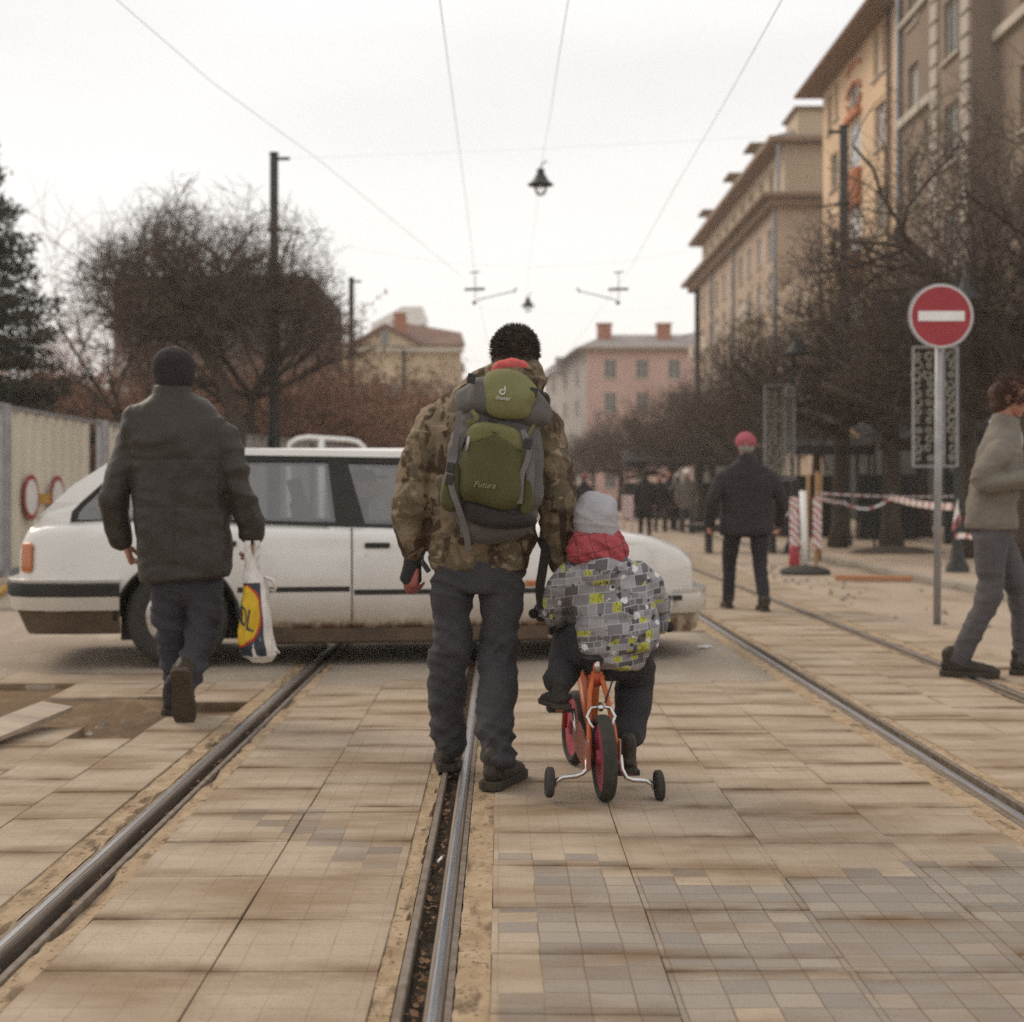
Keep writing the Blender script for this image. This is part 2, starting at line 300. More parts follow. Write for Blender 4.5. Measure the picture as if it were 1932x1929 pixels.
# ------------------------------------------------------------------ mesh building
class MB:
    def __init__(s): s.v = []; s.f = []; s.fc = None
    def add(s, vs, fs):
        b = len(s.v); s.v += [tuple(x) for x in vs]; s.f += [tuple(b+i for i in f) for f in fs]
    def box(s, c, d, rz=0, R=None):
        R = R or Matrix.Rotation(rz, 3, 'Z'); c = V(c); h = V(d)/2
        vs = [c + R @ V((i*h.x, j*h.y, k*h.z)) for i in (-1,1) for j in (-1,1) for k in (-1,1)]
        s.add(vs, [(0,1,3,2),(4,6,7,5),(0,4,5,1),(2,3,7,6),(0,2,6,4),(1,5,7,3)])
    def rings(s, rings, cap=True):
        """rings: list of equal-length point lists"""
        n = len(rings[0]); vs = [p for r in rings for p in r]; fs = []
        for i in range(len(rings)-1):
            for j in range(n):
                k = (j+1) % n; fs.append((i*n+j, i*n+k, (i+1)*n+k, (i+1)*n+j))
        if cap: fs.append(tuple(reversed(range(n)))); fs.append(tuple((len(rings)-1)*n+j for j in range(n)))
        s.add(vs, fs)
    def tube(s, pts, rad, n=10, side=None, flat=1.0, dome=False, sq=2.0):
        """pts along a path; rad: number or list of r or (rx, ry)"""
        pts = [V(p) for p in pts]; m = len(pts)
        if not hasattr(rad, '__len__'): rad = [rad]*m
        rr = [(r if hasattr(r, '__len__') else (r, r*flat)) for r in rad]
        tang = []
        for i in range(m):
            a = pts[max(0, i-1)]; b = pts[min(m-1, i+1)]; d = b-a
            tang.append(d.normalized() if d.length > 1e-9 else V((0,0,1)))
        if dome:
            e = (.35, .75, .97); k0 = sum(rr[0])/2; k1 = sum(rr[-1])/2
            pre = [(pts[0]-tang[0]*k0*math.sqrt(1-q*q)*.8, (rr[0][0]*q, rr[0][1]*q)) for q in e]
            post = [(pts[-1]+tang[-1]*k1*math.sqrt(1-q*q)*.8, (rr[-1][0]*q, rr[-1][1]*q)) for q in reversed(e)]
            pts = [p for p, _ in pre]+pts+[p for p, _ in post]; rr = [r for _, r in pre]+rr+[r for _, r in post]
            tang = [tang[0]]*3+tang+[tang[-1]]*3
        sv = V(side) if side is not None else (V((1,0,0)) if abs(tang[0].x) < .9 else V((0,1,0)))
        rings = []
        for p, (rx, ry), t in zip(pts, rr, tang):
            x = sv - t*sv.dot(t)
            if x.length < 1e-4: x = t.orthogonal()
            x.normalize(); y = t.cross(x); sv = x if side is None else V(side)
            ring = []
            for j in range(n):
                a = 2*pi*j/n; ca, sa = cos(a), sin(a)
                if sq != 2.0: ca = math.copysign(abs(ca)**(2/sq), ca); sa = math.copysign(abs(sa)**(2/sq), sa)
                ring.append(p + x*rx*ca + y*ry*sa)
            rings.append(ring)
        s.rings(rings)
    def ball(s, c, r, nu=14, nv=10, R=None):
        c = V(c); r = r if hasattr(r, '__len__') else (r, r, r); R = R or Matrix.Identity(3)
        rings = []
        for i in range(1, nv):
            a = pi*i/nv; rings.append([c + R @ V((r[0]*sin(a)*cos(2*pi*j/nu), r[1]*sin(a)*sin(2*pi*j/nu), -r[2]*cos(a))) for j in range(nu)])
        s.rings(rings)
    def lathe(s, prof, c, n=24, R=None):
        c = V(c); R = R or Matrix.Identity(3)
        s.rings([[c + R @ V((r*cos(2*pi*j/n), r*sin(2*pi*j/n), z)) for j in range(n)] for r, z in prof])
    def torus(s, c, R0, r, axis, n=40, m=10, ry=None):
        c = V(c); ax = V(axis).normalized(); u = ax.orthogonal().normalized(); w_ = ax.cross(u); ry = ry or r
        vs = []; fs = []
        for i in range(n):
            a = 2*pi*i/n; d = u*cos(a)+w_*sin(a)
            for j in range(m):
                b = 2*pi*j/m; vs.append(c + d*(R0+r*cos(b)) + ax*ry*sin(b))
        for i in range(n):
            for j in range(m):
                fs.append((i*m+j, ((i+1)%n)*m+j, ((i+1)%n)*m+(j+1)%m, i*m+(j+1)%m))
        s.add(vs, fs)
    def grid(s, fn, nu, nv):
        vs = [fn(i/nu, j/nv) for i in range(nu+1) for j in range(nv+1)]
        s.add(vs, [(i*(nv+1)+j, (i+1)*(nv+1)+j, (i+1)*(nv+1)+j+1, i*(nv+1)+j+1) for i in range(nu) for j in range(nv)])
    def poly(s, outer, holes, mapf):
        loops = [[V((a, b, 0)) for a, b in l] for l in [outer]+holes]
        flat = [p for l in loops for p in l]; tr = tessellate_polygon(loops)
        s.add([mapf(p.x, p.y) for p in flat], tr)
    def build(s, name, m, parent=None, smooth=False, bevel=0, solid=0, offset=-1, auto=None):
        me = bpy.data.meshes.new(name); me.from_pydata(s.v, [], s.f); me.update()
        return link(me, name, m, parent, smooth, bevel, solid, offset, auto)
def link(me, name, m, parent=None, smooth=False, bevel=0, solid=0, offset=-1, auto=None):
    bm = bmesh.new(); bm.from_mesh(me); bmesh.ops.recalc_face_normals(bm, faces=bm.faces); bm.to_mesh(me); bm.free()
    o = bpy.data.objects.new(name, me); COL.objects.link(o)
    if m is not None: me.materials.append(m)
    if smooth: me.polygons.foreach_set('use_smooth', [True]*len(me.polygons))
    if parent is not None: par(o, parent)
    if solid:
        md = o.modifiers.new('solid', 'SOLIDIFY'); md.thickness = solid; md.offset = offset
    if bevel:
        md = o.modifiers.new('bevel', 'BEVEL'); md.width = bevel; md.segments = 2; md.limit_method = 'ANGLE'; md.angle_limit = radians(40)
    if auto:
        try: me.set_sharp_from_angle(angle=radians(auto))
        except Exception: pass
    return o
def wm(o):
    return Matrix.LocRotScale(o.location, o.rotation_euler, o.scale)
def par(o, p):
    o.parent = p; o.matrix_parent_inverse = Matrix.Identity(4)
    if p.parent is None: o.matrix_parent_inverse = wm(p).inverted()
def thing(name, label, cat, loc=(0,0,0), group=None):
    o = bpy.data.objects.new(name, None); COL.objects.link(o); o.location = loc; o.empty_display_size = .2
    o['label'] = label; o['category'] = cat
    if group: o['group'] = group
    return o
def tag(o, label, cat, group=None):
    o['label'] = label; o['category'] = cat
    if group: o['group'] = group
    return o
def struct(o, kind='structure'): o['kind'] = kind; return o
def dup(root, loc, rz=0, sc=1.0, label=None):
    r = root.copy(); COL.objects.link(r); r.location = loc; r.rotation_euler = (0,0,rz); r.scale = (sc,)*3 if not hasattr(sc, '__len__') else sc
    if label: r['label'] = label
    for ch in list(root.children):
        c = ch.copy(); COL.objects.link(c); c.parent = r
        for g in list(ch.children):
            d = g.copy(); COL.objects.link(d); d.parent = c
    return r
def organic(mb, name, m, parent, voxel=.008, smooth=3, disp=None):
    """fuse overlapping closed pieces into one continuous skin"""
    me = bpy.data.meshes.new(name); me.from_pydata(mb.v, [], mb.f); me.update()
    bm = bmesh.new(); bm.from_mesh(me); bmesh.ops.recalc_face_normals(bm, faces=bm.faces); bm.to_mesh(me); bm.free()
    o = bpy.data.objects.new('tmp', me); COL.objects.link(o)
    r = o.modifiers.new('r', 'REMESH'); r.mode = 'VOXEL'; r.voxel_size = voxel; r.adaptivity = 0
    if smooth: sm = o.modifiers.new('s', 'SMOOTH'); sm.iterations = smooth; sm.factor = .5
    dg = bpy.context.evaluated_depsgraph_get(); ev = o.evaluated_get(dg); me2 = bpy.data.meshes.new_from_object(ev)
    bpy.data.objects.remove(o); bpy.data.meshes.remove(me)
    me2.name = name; me2.materials.clear()
    if disp:
        vs = me2.vertices; nv = [v.normal.copy() for v in vs]
        for v, n_ in zip(vs, nv):
            d = disp(v.co, n_); v.co = v.co + n_*d
    return link(me2, name, m, parent, True)
def fr(p, sc, off=0.0, oct_=3):
    return noise.fractal(V((p.x*sc[0]+off, p.y*sc[1]+off*.7, p.z*sc[2]-off)), 1.0, 2.0, oct_, noise_basis='PERLIN_ORIGINAL')
def ridge(p, sc, off=0.0):
    a = noise.noise(V((p.x*sc[0]+off, p.y*sc[1]+off*.7, p.z*sc[2]-off)), noise_basis='PERLIN_ORIGINAL'); return 1-abs(a)*2.6
def text_mesh(txt, size, ext, mapf, name, m, parent, font_shear=0):
    cu = bpy.data.curves.new('txt', 'FONT'); cu.body = txt; cu.size = size; cu.align_x = 'CENTER'; cu.align_y = 'CENTER'; cu.shear = font_shear; cu.extrude = ext
    o = bpy.data.objects.new('txt', cu); COL.objects.link(o)
    dg = bpy.context.evaluated_depsgraph_get(); me = bpy.data.meshes.new_from_object(o.evaluated_get(dg)); bpy.data.objects.remove(o)
    for v in me.vertices: v.co = mapf(v.co.x, v.co.y, v.co.z)
    me.name = name; me.materials.clear(); return link(me, name, m, parent)
# ------------------------------------------------------------------ ground, rails, paving
g = MB(); g.add([(-300,-20,-.075),(300,-20,-.075),(300,600,-.075),(-300,600,-.075)], [(0,1,2,3)])
struct(g.build('ground', M['dirt']))

RAILS = [(-1.187, 1), (-.141, -1), (1.733, 1), (2.79, -1)]     # x of the head centre, side on which the groove lies
def hgap(x, y):            # broken-up patch of paving on the left
    return (x < -1.52 - .25*sin(y*5)-.12*sin(y*13) and 6.45+.12*sin(x*9) < y < 7.75 + .22*sin(x*4)) or (x < -2.9 and y > 6.2 and y < 7.9)
def slabs(name, xs, y0, y1, dy, seed, tone=0, th=.07, skip=None, jit=.004, maxdy=None, m='pave'):
    rnd = random.Random(seed); vs = []; fs = []; uvs = []; tones = []
    for ci in range(len(xs)-1):
        y = y0 + rnd.random()*dy*.15
        while y < y1:
            d = dy*(1+.04*rnd.uniform(-1,1))
            if rnd.random() < .06: d *= .22
            xa, xb = xs[ci], xs[ci+1]; gp = rnd.uniform(.001,.0028); ya, yb = y+gp, y+d-gp; gp *= .3; bx_ = .0015
            xa += gp; xb -= gp; y += d
            if skip and skip((xa+xb)/2, (ya+yb)/2): continue
            tz = [rnd.uniform(-jit, jit*.4) for _ in range(4)]; tn = tone+rnd.uniform(-.12,.12)
            b = len(vs); bv = .004; rj = [rnd.uniform(-.002,.002) for _ in range(8)]
            cs = [(xa,ya),(xb,ya),(xb,yb),(xa,yb)]
            cs = [(c[0]+rj[i*2], c[1]+rj[i*2+1]) for i, c in enumerate(cs)]
            for (cx, cy), z in zip(cs, tz): vs.append((cx, cy, -th))
            for (cx, cy), z in zip(cs, tz): vs.append((cx, cy, z-bv))
            mx_, my_ = (xa+xb)/2, (ya+yb)/2
            for (cx, cy), z in zip(cs, tz): vs.append((cx+bx_*(1 if cx < mx_ else -1), cy+bv*(1 if cy < my_ else -1), z))
            uq = [(0,0),(1,0),(1,1),(0,1)]
            for i in range(4):
                j = (i+1)%4
                fs.append((b+i,b+j,b+4+j,b+4+i)); uvs += [uq[i],uq[j],uq[j],uq[i]]; tones.append(tn)
                fs.append((b+4+i,b+4+j,b+8+j,b+8+i)); uvs += [uq[i],uq[j],uq[j],uq[i]]; tones.append(tn)
            fs.append((b+8,b+9,b+10,b+11)); uvs += uq; tones.append(tn)
    me = bpy.data.meshes.new(name); me.from_pydata(vs, [], fs); me.update()
    ul = me.uv_layers.new(name='UVMap'); ul.data.foreach_set('uv', [c for u in uvs for c in u])
    at = me.attributes.new('tone', 'FLOAT', 'FACE'); at.data.foreach_set('value', tones)
    o = bpy.data.objects.new(name, me); COL.objects.link(o); me.materials.append(M[m]); struct(o); return o
slabs('paving', [-1.04,-.66,-.276], 1.6, 8.0, .40, 1, .0)
slabs('paving', [-.023,.373,.80,1.21,1.60], 1.6, 8.0, .40, 2, .03)
slabs('paving', [1.87,2.27,2.66], 1.6, 70, .40, 3, -.12)
slabs('paving', [2.93,3.32], 1.6, 70, .8, 4, -.12)
slabs('paving', [-1.92,-1.62,-1.31], 1.6, 8.1, .44, 5, .02, skip=hgap)
slabs('paving', [-4.4,-3.9,-3.4,-2.9,-2.4,-1.925], 1.6, 8.3, .5, 6, .02, skip=hgap, jit=.008)
slabs('paving', [-1.04,-.66,-.276], 11.6, 75, .40, 7, -.12)
slabs('paving', [-.023,.373,.80,1.21,1.60], 11.2, 75, .40, 8, -.12)
for (x0, x1, y0, y1) in ((-1.04,-.276,1.6,8.0),(-.023,1.60,1.6,8.0),(1.87,2.66,1.6,70),(2.93,3.32,1.6,70),(-1.04,-.276,11.6,75),(-.023,1.60,11.2,75)):
    b = MB(); b.add([(x0,y0,-.011),(x1,y0,-.011),(x1,y1,-.011),(x0,y1,-.011)], [(0,1,2,3)]); struct(b.build('joint_fill', M['dirt']))
# crossing road (several strips between the rails), uneven and dusty
def sheet(name, x0, x1, y0, y1, z, m, amp=.006, n=.25, th=.05, wav=0):
    nx = max(2, int((x1-x0)/n)); ny = max(2, int((y1-y0)/n)); b = MB()
    def f(u, v_):
        x = x0+(x1-x0)*u; y = y0+(y1-y0)*v_
        if wav:
            if v_ == 0: y += wav*noise.noise(V((x*1.7,3,0)))
            if v_ == 1: y += wav*noise.noise(V((x*1.3,9,0)))
        return (x, y, z + amp*noise.noise(V((x*1.3, y*1.3, 0))))
    b.grid(f, nx, ny); o = b.build(name, M[m], smooth=True, solid=th, offset=-1)
    for p in o.data.polygons:
        if p.normal.z < 0: p.flip()
    return struct(o)
sheet('crossing_road', -1.04, -.276, 8.02, 11.55, -.004, 'asphalt')
sheet('crossing_road', -.023, 1.60, 8.02, 11.15, -.004, 'asphalt')
sheet('crossing_road', -9.5, -1.31, 8.25, 13.2, -.006, 'asphalt', .01, wav=.35)
sheet('road', -9.5, -1.31, 13.5, 75, -.006, 'asphalt', .01, 1)
sheet('ground_shoulder', 3.33, 5.2, 1.6, 75, -.012, 'sidewalk', .02, .3)
sheet('sidewalk', 5.36, 13.9, 1.6, 170, .03, 'sidewalk', .015, .6, th=.1)
sheet('road', -60, 60, 75.1, 260, -.01, 'asphalt', .01, 12)
sheet('ground_lot', -60, -9.6, 2, 75, -.02, 'sidewalk', .03, 1.5)
k = MB()
y = 1.6
while y < 75:
    k.box((5.28, y+.49, .0), (.14, .975, .12)); y += .985
struct(k.build('kerb', M['kerb'], bevel=.01))

def rail(x, s, y0=1.4, y1=76):
    """grooved tram rail: head, groove, lip; s = side of the groove"""
    t = thing('tram_rail', '', 'rail', (x, y0, 0))
    def strip(prof, nm, m, n=1):
        b = MB(); ys = [y0, y1]
        b.rings([[V((x+s*a, yy, z)) for a, z in prof] for yy in ys]); return b.build(nm, m, t, auto=None)
    strip([(.017,.001),(.020,-.005),(.022,-.07),(-.022,-.07),(-.021,-.006),(-.018,.001),(-.010,.005),(.004,.006),(.012,.005)], 'rail_head', M['steel'])
    strip([(-.0125,.0035),(-.009,.0062),(.003,.0072),(.0085,.0062),(.009,.003),(-.0125,.003)] if s < 0 else [(-.0135,.003),(-.012,.0056),(-.004,.0068),(.004,.0072),(.006,.003)], 'running_surface', M['railtop'])
    strip([(-.0225,-.004),(-.038,-.006),(-.040,-.07),(-.0225,-.07)], 'rail_flange', M['railgrey'])
    strip([(.064,-.07),(.064,-.002),(.067,.0015),(.083,.001),(.085,-.003),(.085,-.07)], 'guard_lip', M['railgrey'])
    b = MB()
    b.grid(lambda u, v_: (x+s*(.021+.043*v_), y0+(14-y0)*u, -.034+.012*noise.noise(V((u*90, v_*2, x*9)))+.008*noise.noise(V((u*300, v_*4, x)))), 900, 5)
    b.grid(lambda u, v_: (x+s*(.021+.043*v_), 14+(y1-14)*u, -.032), 1, 1)
    b.build('groove_fill', M['groove'], t, True)
    return t
LBL = ['worn tram rail with open groove, leftmost, passing left of the dark coated man', 'worn tram rail with leaf filled groove running between the feet of the backpack man',
       'tram rail right of the child, near rail of the right hand track', 'rightmost tram rail, passing under the feet of the walker at the right edge']
for (x, s), lb in zip(RAILS, LBL):
    r = rail(x, s); r['label'] = lb; r['group'] = 'tram rails set in the street'
# mortar strips beside the rails
def mortar(x0, x1, seed, chips=0, side=0):
    rnd = random.Random(seed); b = MB(); n = 700; nv = 7
    def f(u, v_):
        y = 1.5+(u**1.6)*73; x = x0+(x1-x0)*v_
        if v_ == 0: x += .004*noise.noise(V((y*14, seed, 0)))
        z = -.006+.005*noise.noise(V((x*30, y*8, seed)))
        if chips and y < 12:
            c = noise.noise(V((y*1.7, seed*3.1, 0)))+.45*noise.noise(V((y*21, seed, 2)))+.2*noise.noise(V((y*55, seed, 4)))
            e = v_ if side > 0 else 1-v_
            if c > .2 and e > 1-min(.6, (c-.2)*1.8): z -= .016
        return (x, y, z)
    b.grid(f, n, nv); struct(b.build('mortar_strip', M['mortar'], smooth=False))
mortar(-.276, -.229, 1, 1, 1); mortar(-.100, -.023, 2); mortar(-1.310, -1.229, 3, 1, 1); mortar(-1.100, -1.040, 4, 1, -1)
mortar(1.60, 1.692, 5); mortar(1.820, 1.87, 6, 1, -1); mortar(2.66, 2.703, 7, 1, 1); mortar(2.832, 2.93, 8)

# leaf litter and a cigarette end in the grooves
lf = MB(); rnd = random.Random(5)
for (x, s), cnt in zip(RAILS, (60, 190, 40, 30)):
    for i in range(cnt):
        y = 2.6+rnd.random()**1.5*7; c = V((x+s*rnd.uniform(.030,.060), y, -.024+rnd.random()*.014)); r_ = rnd.uniform(.006,.014)
        R = Matrix.Rotation(rnd.uniform(0,6.3), 3, 'Z') @ Matrix.Rotation(rnd.uniform(-.9,.9), 3, 'X') @ Matrix.Rotation(rnd.uniform(-.6,.6), 3, 'Y')
        pts = [c+R@V(q)*r_ for q in ((-1,0,0),(-.3,.6,.3),(.6,.45,.1),(1.2,0,.35),(.5,-.5,.1),(-.4,-.5,.35),(0,0,-.15))]
        lf.add(pts, [(6,0,1),(6,1,2),(6,2,3),(6,3,4),(6,4,5),(6,5,0)])
M['litter'] = mat('litter', (.26,.15,.085), (.11,.06,.035), 9, .85, 0)
o = struct(lf.build('leaf_litter', M['litter'], solid=.0008), 'stuff'); o['label'] = 'small dry brown leaves caught in the rail grooves'; 
cg = MB(); cg.tube([(-.187+.0, 4.235, -.012), (-.176, 4.262, -.006)], .0042, 10); tag(cg.build('cigarette_end', M['white'], smooth=False), 'white cigarette end lying in the rail groove', 'litter')
# rubble of the broken patch
rb = MB(); rnd = random.Random(11)
for i in range(290):
    if i < 200: x, y = rnd.uniform(-3.6,-1.5), rnd.uniform(6.4,7.9)
    else: x, y = 3.4+abs(rnd.gauss(0,.6)), rnd.uniform(6,22)
    if i < 200 and not hgap(x, y): continue
    r_ = rnd.uniform(.006,.026); R = Matrix.Rotation(rnd.uniform(0,6), 3, V((rnd.random(),rnd.random(),rnd.random()+.01)))
    c = V((x, y, (-.07 if i < 200 else -.005)+r_*.4)); rb.add([c+R@V((a*r_*rnd.uniform(.6,1.2), b_*r_*rnd.uniform(.5,1), c_*r_*.6)) for a in (-1,1) for b_ in (-1,1) for c_ in (-1,1)], [(0,1,3,2),(4,6,7,5),(0,4,5,1),(2,3,7,6),(0,2,6,4),(1,5,7,3)])
o = struct(rb.build('rubble', M['kerb']), 'stuff'); o['label'] = 'scattered small stones and crumbs of broken paving'
# earth bank surface in the broken patch
struct(MB().build('x', None)) if False else None
eb = MB(); eb.grid(lambda u, v_: (-4.6+3.3*u, 6.2+2.1*v_, -.036+.030*noise.fractal(V((u*7, v_*5, 1)), 1, 2, 4)), 60, 40)
struct(eb.build('dirt_patch', M['dirt'], smooth=True))

# plank at the left
pk = MB(); a = G(-40, 1412); b = G(112, 1362); d = (b-a); ang = atan2(d.y, d.x)
R = Matrix.Rotation(ang, 3, 'Z') @ Matrix.Rotation(.14, 3, 'X') @ Matrix.Rotation(-.05, 3, 'Y')
pk.box((a+b)/2+V((-.02,0,.055)), (d.length*1.05, .16, .022), R=R)
M['oldboard'] = mat('old_board', (.42,.34,.26), (.30,.24,.19), 4, .8, .3, 40, stretch=(.3,2,1))
tag(pk.build('plank', M['oldboard'], bevel=.003), 'weathered wooden plank lying tilted over the broken paving at left', 'plank')
yb = MB(); a = G(-30, 1140); b = G(27, 1104); d = b-a
yb.box((a+b)/2+V((0,0,.03)), (d.length, .09, .05), atan2(d.y, d.x)); M['yellow'] = mat('yellow_paint', (.55,.31,.06), (.42,.24,.06), 6, .7, .2, 40)
tag(yb.build('yellow_board', M['yellow'], bevel=.005), 'yellow painted board on the ground left of the white car', 'board')
ob = MB(); a = G(1575, 1094); b = G(1722, 1096); d = b-a; ob.box((a+b)/2+V((0,0,.03)), (d.length, .10, .06), atan2(d.y, d.x))
tag(ob.build('orange_board', mat('dull_orange', (.42,.18,.08), (.36,.2,.12), 5, .8, .2, 40), bevel=.01), 'orange edging board on the ground beside the black sign base', 'board')
cn = MB(); rnd = random.Random(3)
c = G(1330, 1222); cn.grid(lambda u, v_: c+V((.1*(u-.5), .07*(v_-.5), .008+.02*noise.noise(V((u*4, v_*4, 2))))), 8, 8)
tag(cn.build('paper_scrap', M['white'], solid=.001), 'crumpled white paper scrap on the ground right of the car bumper', 'litter')
# ------------------------------------------------------------------ buildings
def plaster(name, c, c2, s=.35): return mat(name, c, c2, s, .9, .2, 14, dist=.02)
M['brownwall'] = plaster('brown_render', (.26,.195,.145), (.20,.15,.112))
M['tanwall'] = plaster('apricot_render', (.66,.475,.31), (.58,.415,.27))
M['paleor'] = plaster('pale_render', (.58,.46,.32), (.5,.39,.27))
M['beigewall'] = plaster('beige_render', (.52,.42,.30), (.44,.35,.25))
M['ochrewall'] = plaster('ochre_brick', (.47,.36,.27), (.38,.29,.215))
M['pinkwall'] = plaster('pink_render', (.60,.40,.34), (.50,.33,.29))
M['yellowwall'] = plaster('yellow_render', (.62,.50,.34), (.44,.35,.24))
M['greywall'] = plaster('grey_render', (.40,.37,.35), (.33,.30,.285))
M['darkblock'] = plaster('dark_block_render', (.15,.118,.098), (.12,.095,.08))
M['trim'] = plaster('pale_trim', (.52,.46,.38), (.43,.38,.31))
M['quoin'] = plaster('grey_stone', (.46,.40,.34), (.37,.32,.27))
M['soffit'] = mat('soffit_boards', (.27,.18,.12), (.21,.14,.095), 2, .8, .1, 30)
M['rooftile'] = mat('roof_tile', (.20,.10,.07), (.14,.08,.06), .8, .85, .4, 8, dist=.03)
M['greyroof'] = mat('grey_roof', (.26,.235,.225), (.20,.18,.17), .8, .8, .3, 8)
M['brick'] = mat('chimney_brick', (.38,.15,.085), (.30,.12,.07), 2, .9, .3, 12)
M['orangepanel'] = plaster('orange_panel', (.52,.20,.095), (.44,.16,.075))
M['shop'] = mat('dark_shopfront', (.035,.033,.031), (.022,.021,.02), .8, .5, .1, 10)
M['awning'] = mat('dark_awning', (.030,.028,.03), (.02,.019,.02), 1, .8, .1, 20)
M['pipe'] = mat('zinc_pipe', (.30,.31,.33), (.24,.245,.26), 3, .5, .1, 20, .3)
M['rustpipe'] = mat('brown_pipe', (.12,.07,.05), (.09,.055,.042), 3, .6, .1, 20)

def window_mesh(w_, h_, style=0):
    """returns frame, pane, sill meshes in local coords: u along x, out = -y, origin bottom centre"""
    t = .07; fr_ = MB(); 
    for sx in (-1, 1): fr_.box((sx*(w_/2-t/2), .0, h_/2), (t, .07, h_))
    for z in (t/2, h_-t/2): fr_.box((0, .0, z), (w_-2*t-.004, .066, t))
    if style < 2: fr_.box((0, 0, h_/2), (t*.9, .06, h_-2*t-.004))
    if style == 0: fr_.box((0, -.001, h_*.70), (w_-2*t-.006, .05, t*.8))
    pn = MB(); pn.box((0, .02, h_/2), (w_-2*t, .012, h_-2*t))
    sl = MB(); sl.box((0, -.10, -.05), (w_+.26, .30, .09))
    return fr_, pn, sl
WCACHE = {}
def add_window(parent, pos, rz, w_, h_, frame='trim', pane='winglass', sill='trim', style=0):
    key = (w_, h_, frame, pane, sill, style)
    if key not in WCACHE:
        f_, p_, s_ = window_mesh(w_, h_, style)
        ms = []
        for b, m in ((f_, frame), (p_, pane), (s_, sill)):
            me = bpy.data.meshes.new('w'); me.from_pydata(b.v, [], b.f); me.update()
            bm = bmesh.new(); bm.from_mesh(me); bmesh.ops.recalc_face_normals(bm, faces=bm.faces); bm.to_mesh(me); bm.free()
            if m: me.materials.append(M[m])
            ms.append(me)
        WCACHE[key] = ms
    ms = WCACHE[key]
    o = bpy.data.objects.new('window', ms[0]); COL.objects.link(o); o.parent = parent
    o.location = V(pos)-parent.location; o.rotation_euler = (0,0,rz)
    for nm, me in (('pane', ms[1]), ('sill', ms[2])):
        if nm == 'sill' and not sill: continue
        c = bpy.data.objects.new(nm, me); COL.objects.link(c); c.parent = o
    return o
def wall_panel(b, org, rz, W, H, wins, depth=.22):
    """wall with real openings; org bottom-left, runs along local +x, outside is local -y. wins: (u centre, z bottom, w, h)"""
    R = Matrix.Rotation(rz, 3, 'Z'); org = V(org)
    us = sorted({0, W} | {round(u-w_/2, 3) for u, z, w_, h in wins} | {round(u+w_/2, 3) for u, z, w_, h in wins})
    zs = sorted({0, H} | {round(z, 3) for u, z, w_, h in wins} | {round(z+h, 3) for u, z, w_, h in wins})
    def pt(u, d, z): return org + R @ V((u, d, z))
    for i in range(len(us)-1):
        for j in range(len(zs)-1):
            uc, zc = (us[i]+us[i+1])/2, (zs[j]+zs[j+1])/2
            if any(abs(uc-u) < w_/2 and z < zc < z+h for u, z, w_, h in wins): continue
            b.add([pt(us[i],0,zs[j]), pt(us[i+1],0,zs[j]), pt(us[i+1],0,zs[j+1]), pt(us[i],0,zs[j+1])], [(0,1,2,3)])
    for u, z, w_, h in wins:
        a, c = u-w_/2, u+w_/2
        for (p, q) in (((a,z),(c,z)),((c,z),(c,z+h)),((c,z+h),(a,z+h)),((a,z+h),(a,z))):
            b.add([pt(p[0],0,p[1]), pt(q[0],0,q[1]), pt(q[0],depth,q[1]), pt(p[0],depth,p[1])], [(0,1,2,3)])
def raw(b, name, m, parent, **k):
    o = b.build(name, M[m], parent, **k); return o

FX = 14.0
# facade on the right hand side of the street: runs from near to far; outside is -x. local +x -> world -y when rz=-90deg, outside (-y) -> -x
RZ = -pi/2
def right_org(yfar, x=FX, z=0): return (x, yfar, z)
def side_block(t, x0, x1, y0, y1, z1, m, name='wall', z0=0, open_front=True):
    b = MB()
    fs = [[(x0,y0,z0),(x1,y0,z0),(x1,y0,z1),(x0,y0,z1)], [(x0,y1,z0),(x0,y1,z1),(x1,y1,z1),(x1,y1,z0)], [(x1,y0,z0),(x1,y1,z0),(x1,y1,z1),(x1,y0,z1)], [(x0,y0,z1),(x1,y0,z1),(x1,y1,z1),(x0,y1,z1)]]
    for f in fs: b.add(f, [(0,1,2,3)])
    return raw(b, name, m, t)

# --- brown building, nearest
t = thing('apartment_building', 'tall brown apartment block with grey quoin pilasters, nearest on the right', 'building', (18, 44, 0))
y0, y1, H = 30.0, 50.1, 25.5
fl = [4.6+3.1*i for i in range(7)]
cols = [48.6, 45.9]
wins = []; 
for z in fl:
    for c in cols: wins.append((y1-c, z, 1.15, 1.75))
    wins.append((y1-37.9, z, 1.35, 1.75)); wins.append((y1-34.4, z, 1.35, 1.75)); wins.append((y1-31.6, z, 1.15, 1.75))
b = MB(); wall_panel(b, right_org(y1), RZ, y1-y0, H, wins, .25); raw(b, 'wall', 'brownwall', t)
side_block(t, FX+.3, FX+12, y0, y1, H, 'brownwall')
for i, (u, z, w_, h) in enumerate(wins): add_window(t, (FX+.17, y1-u, z), RZ, w_, h, 'trim', 'winglass' if (i*7) % 3 else 'curtain', 'trim', i % 2)
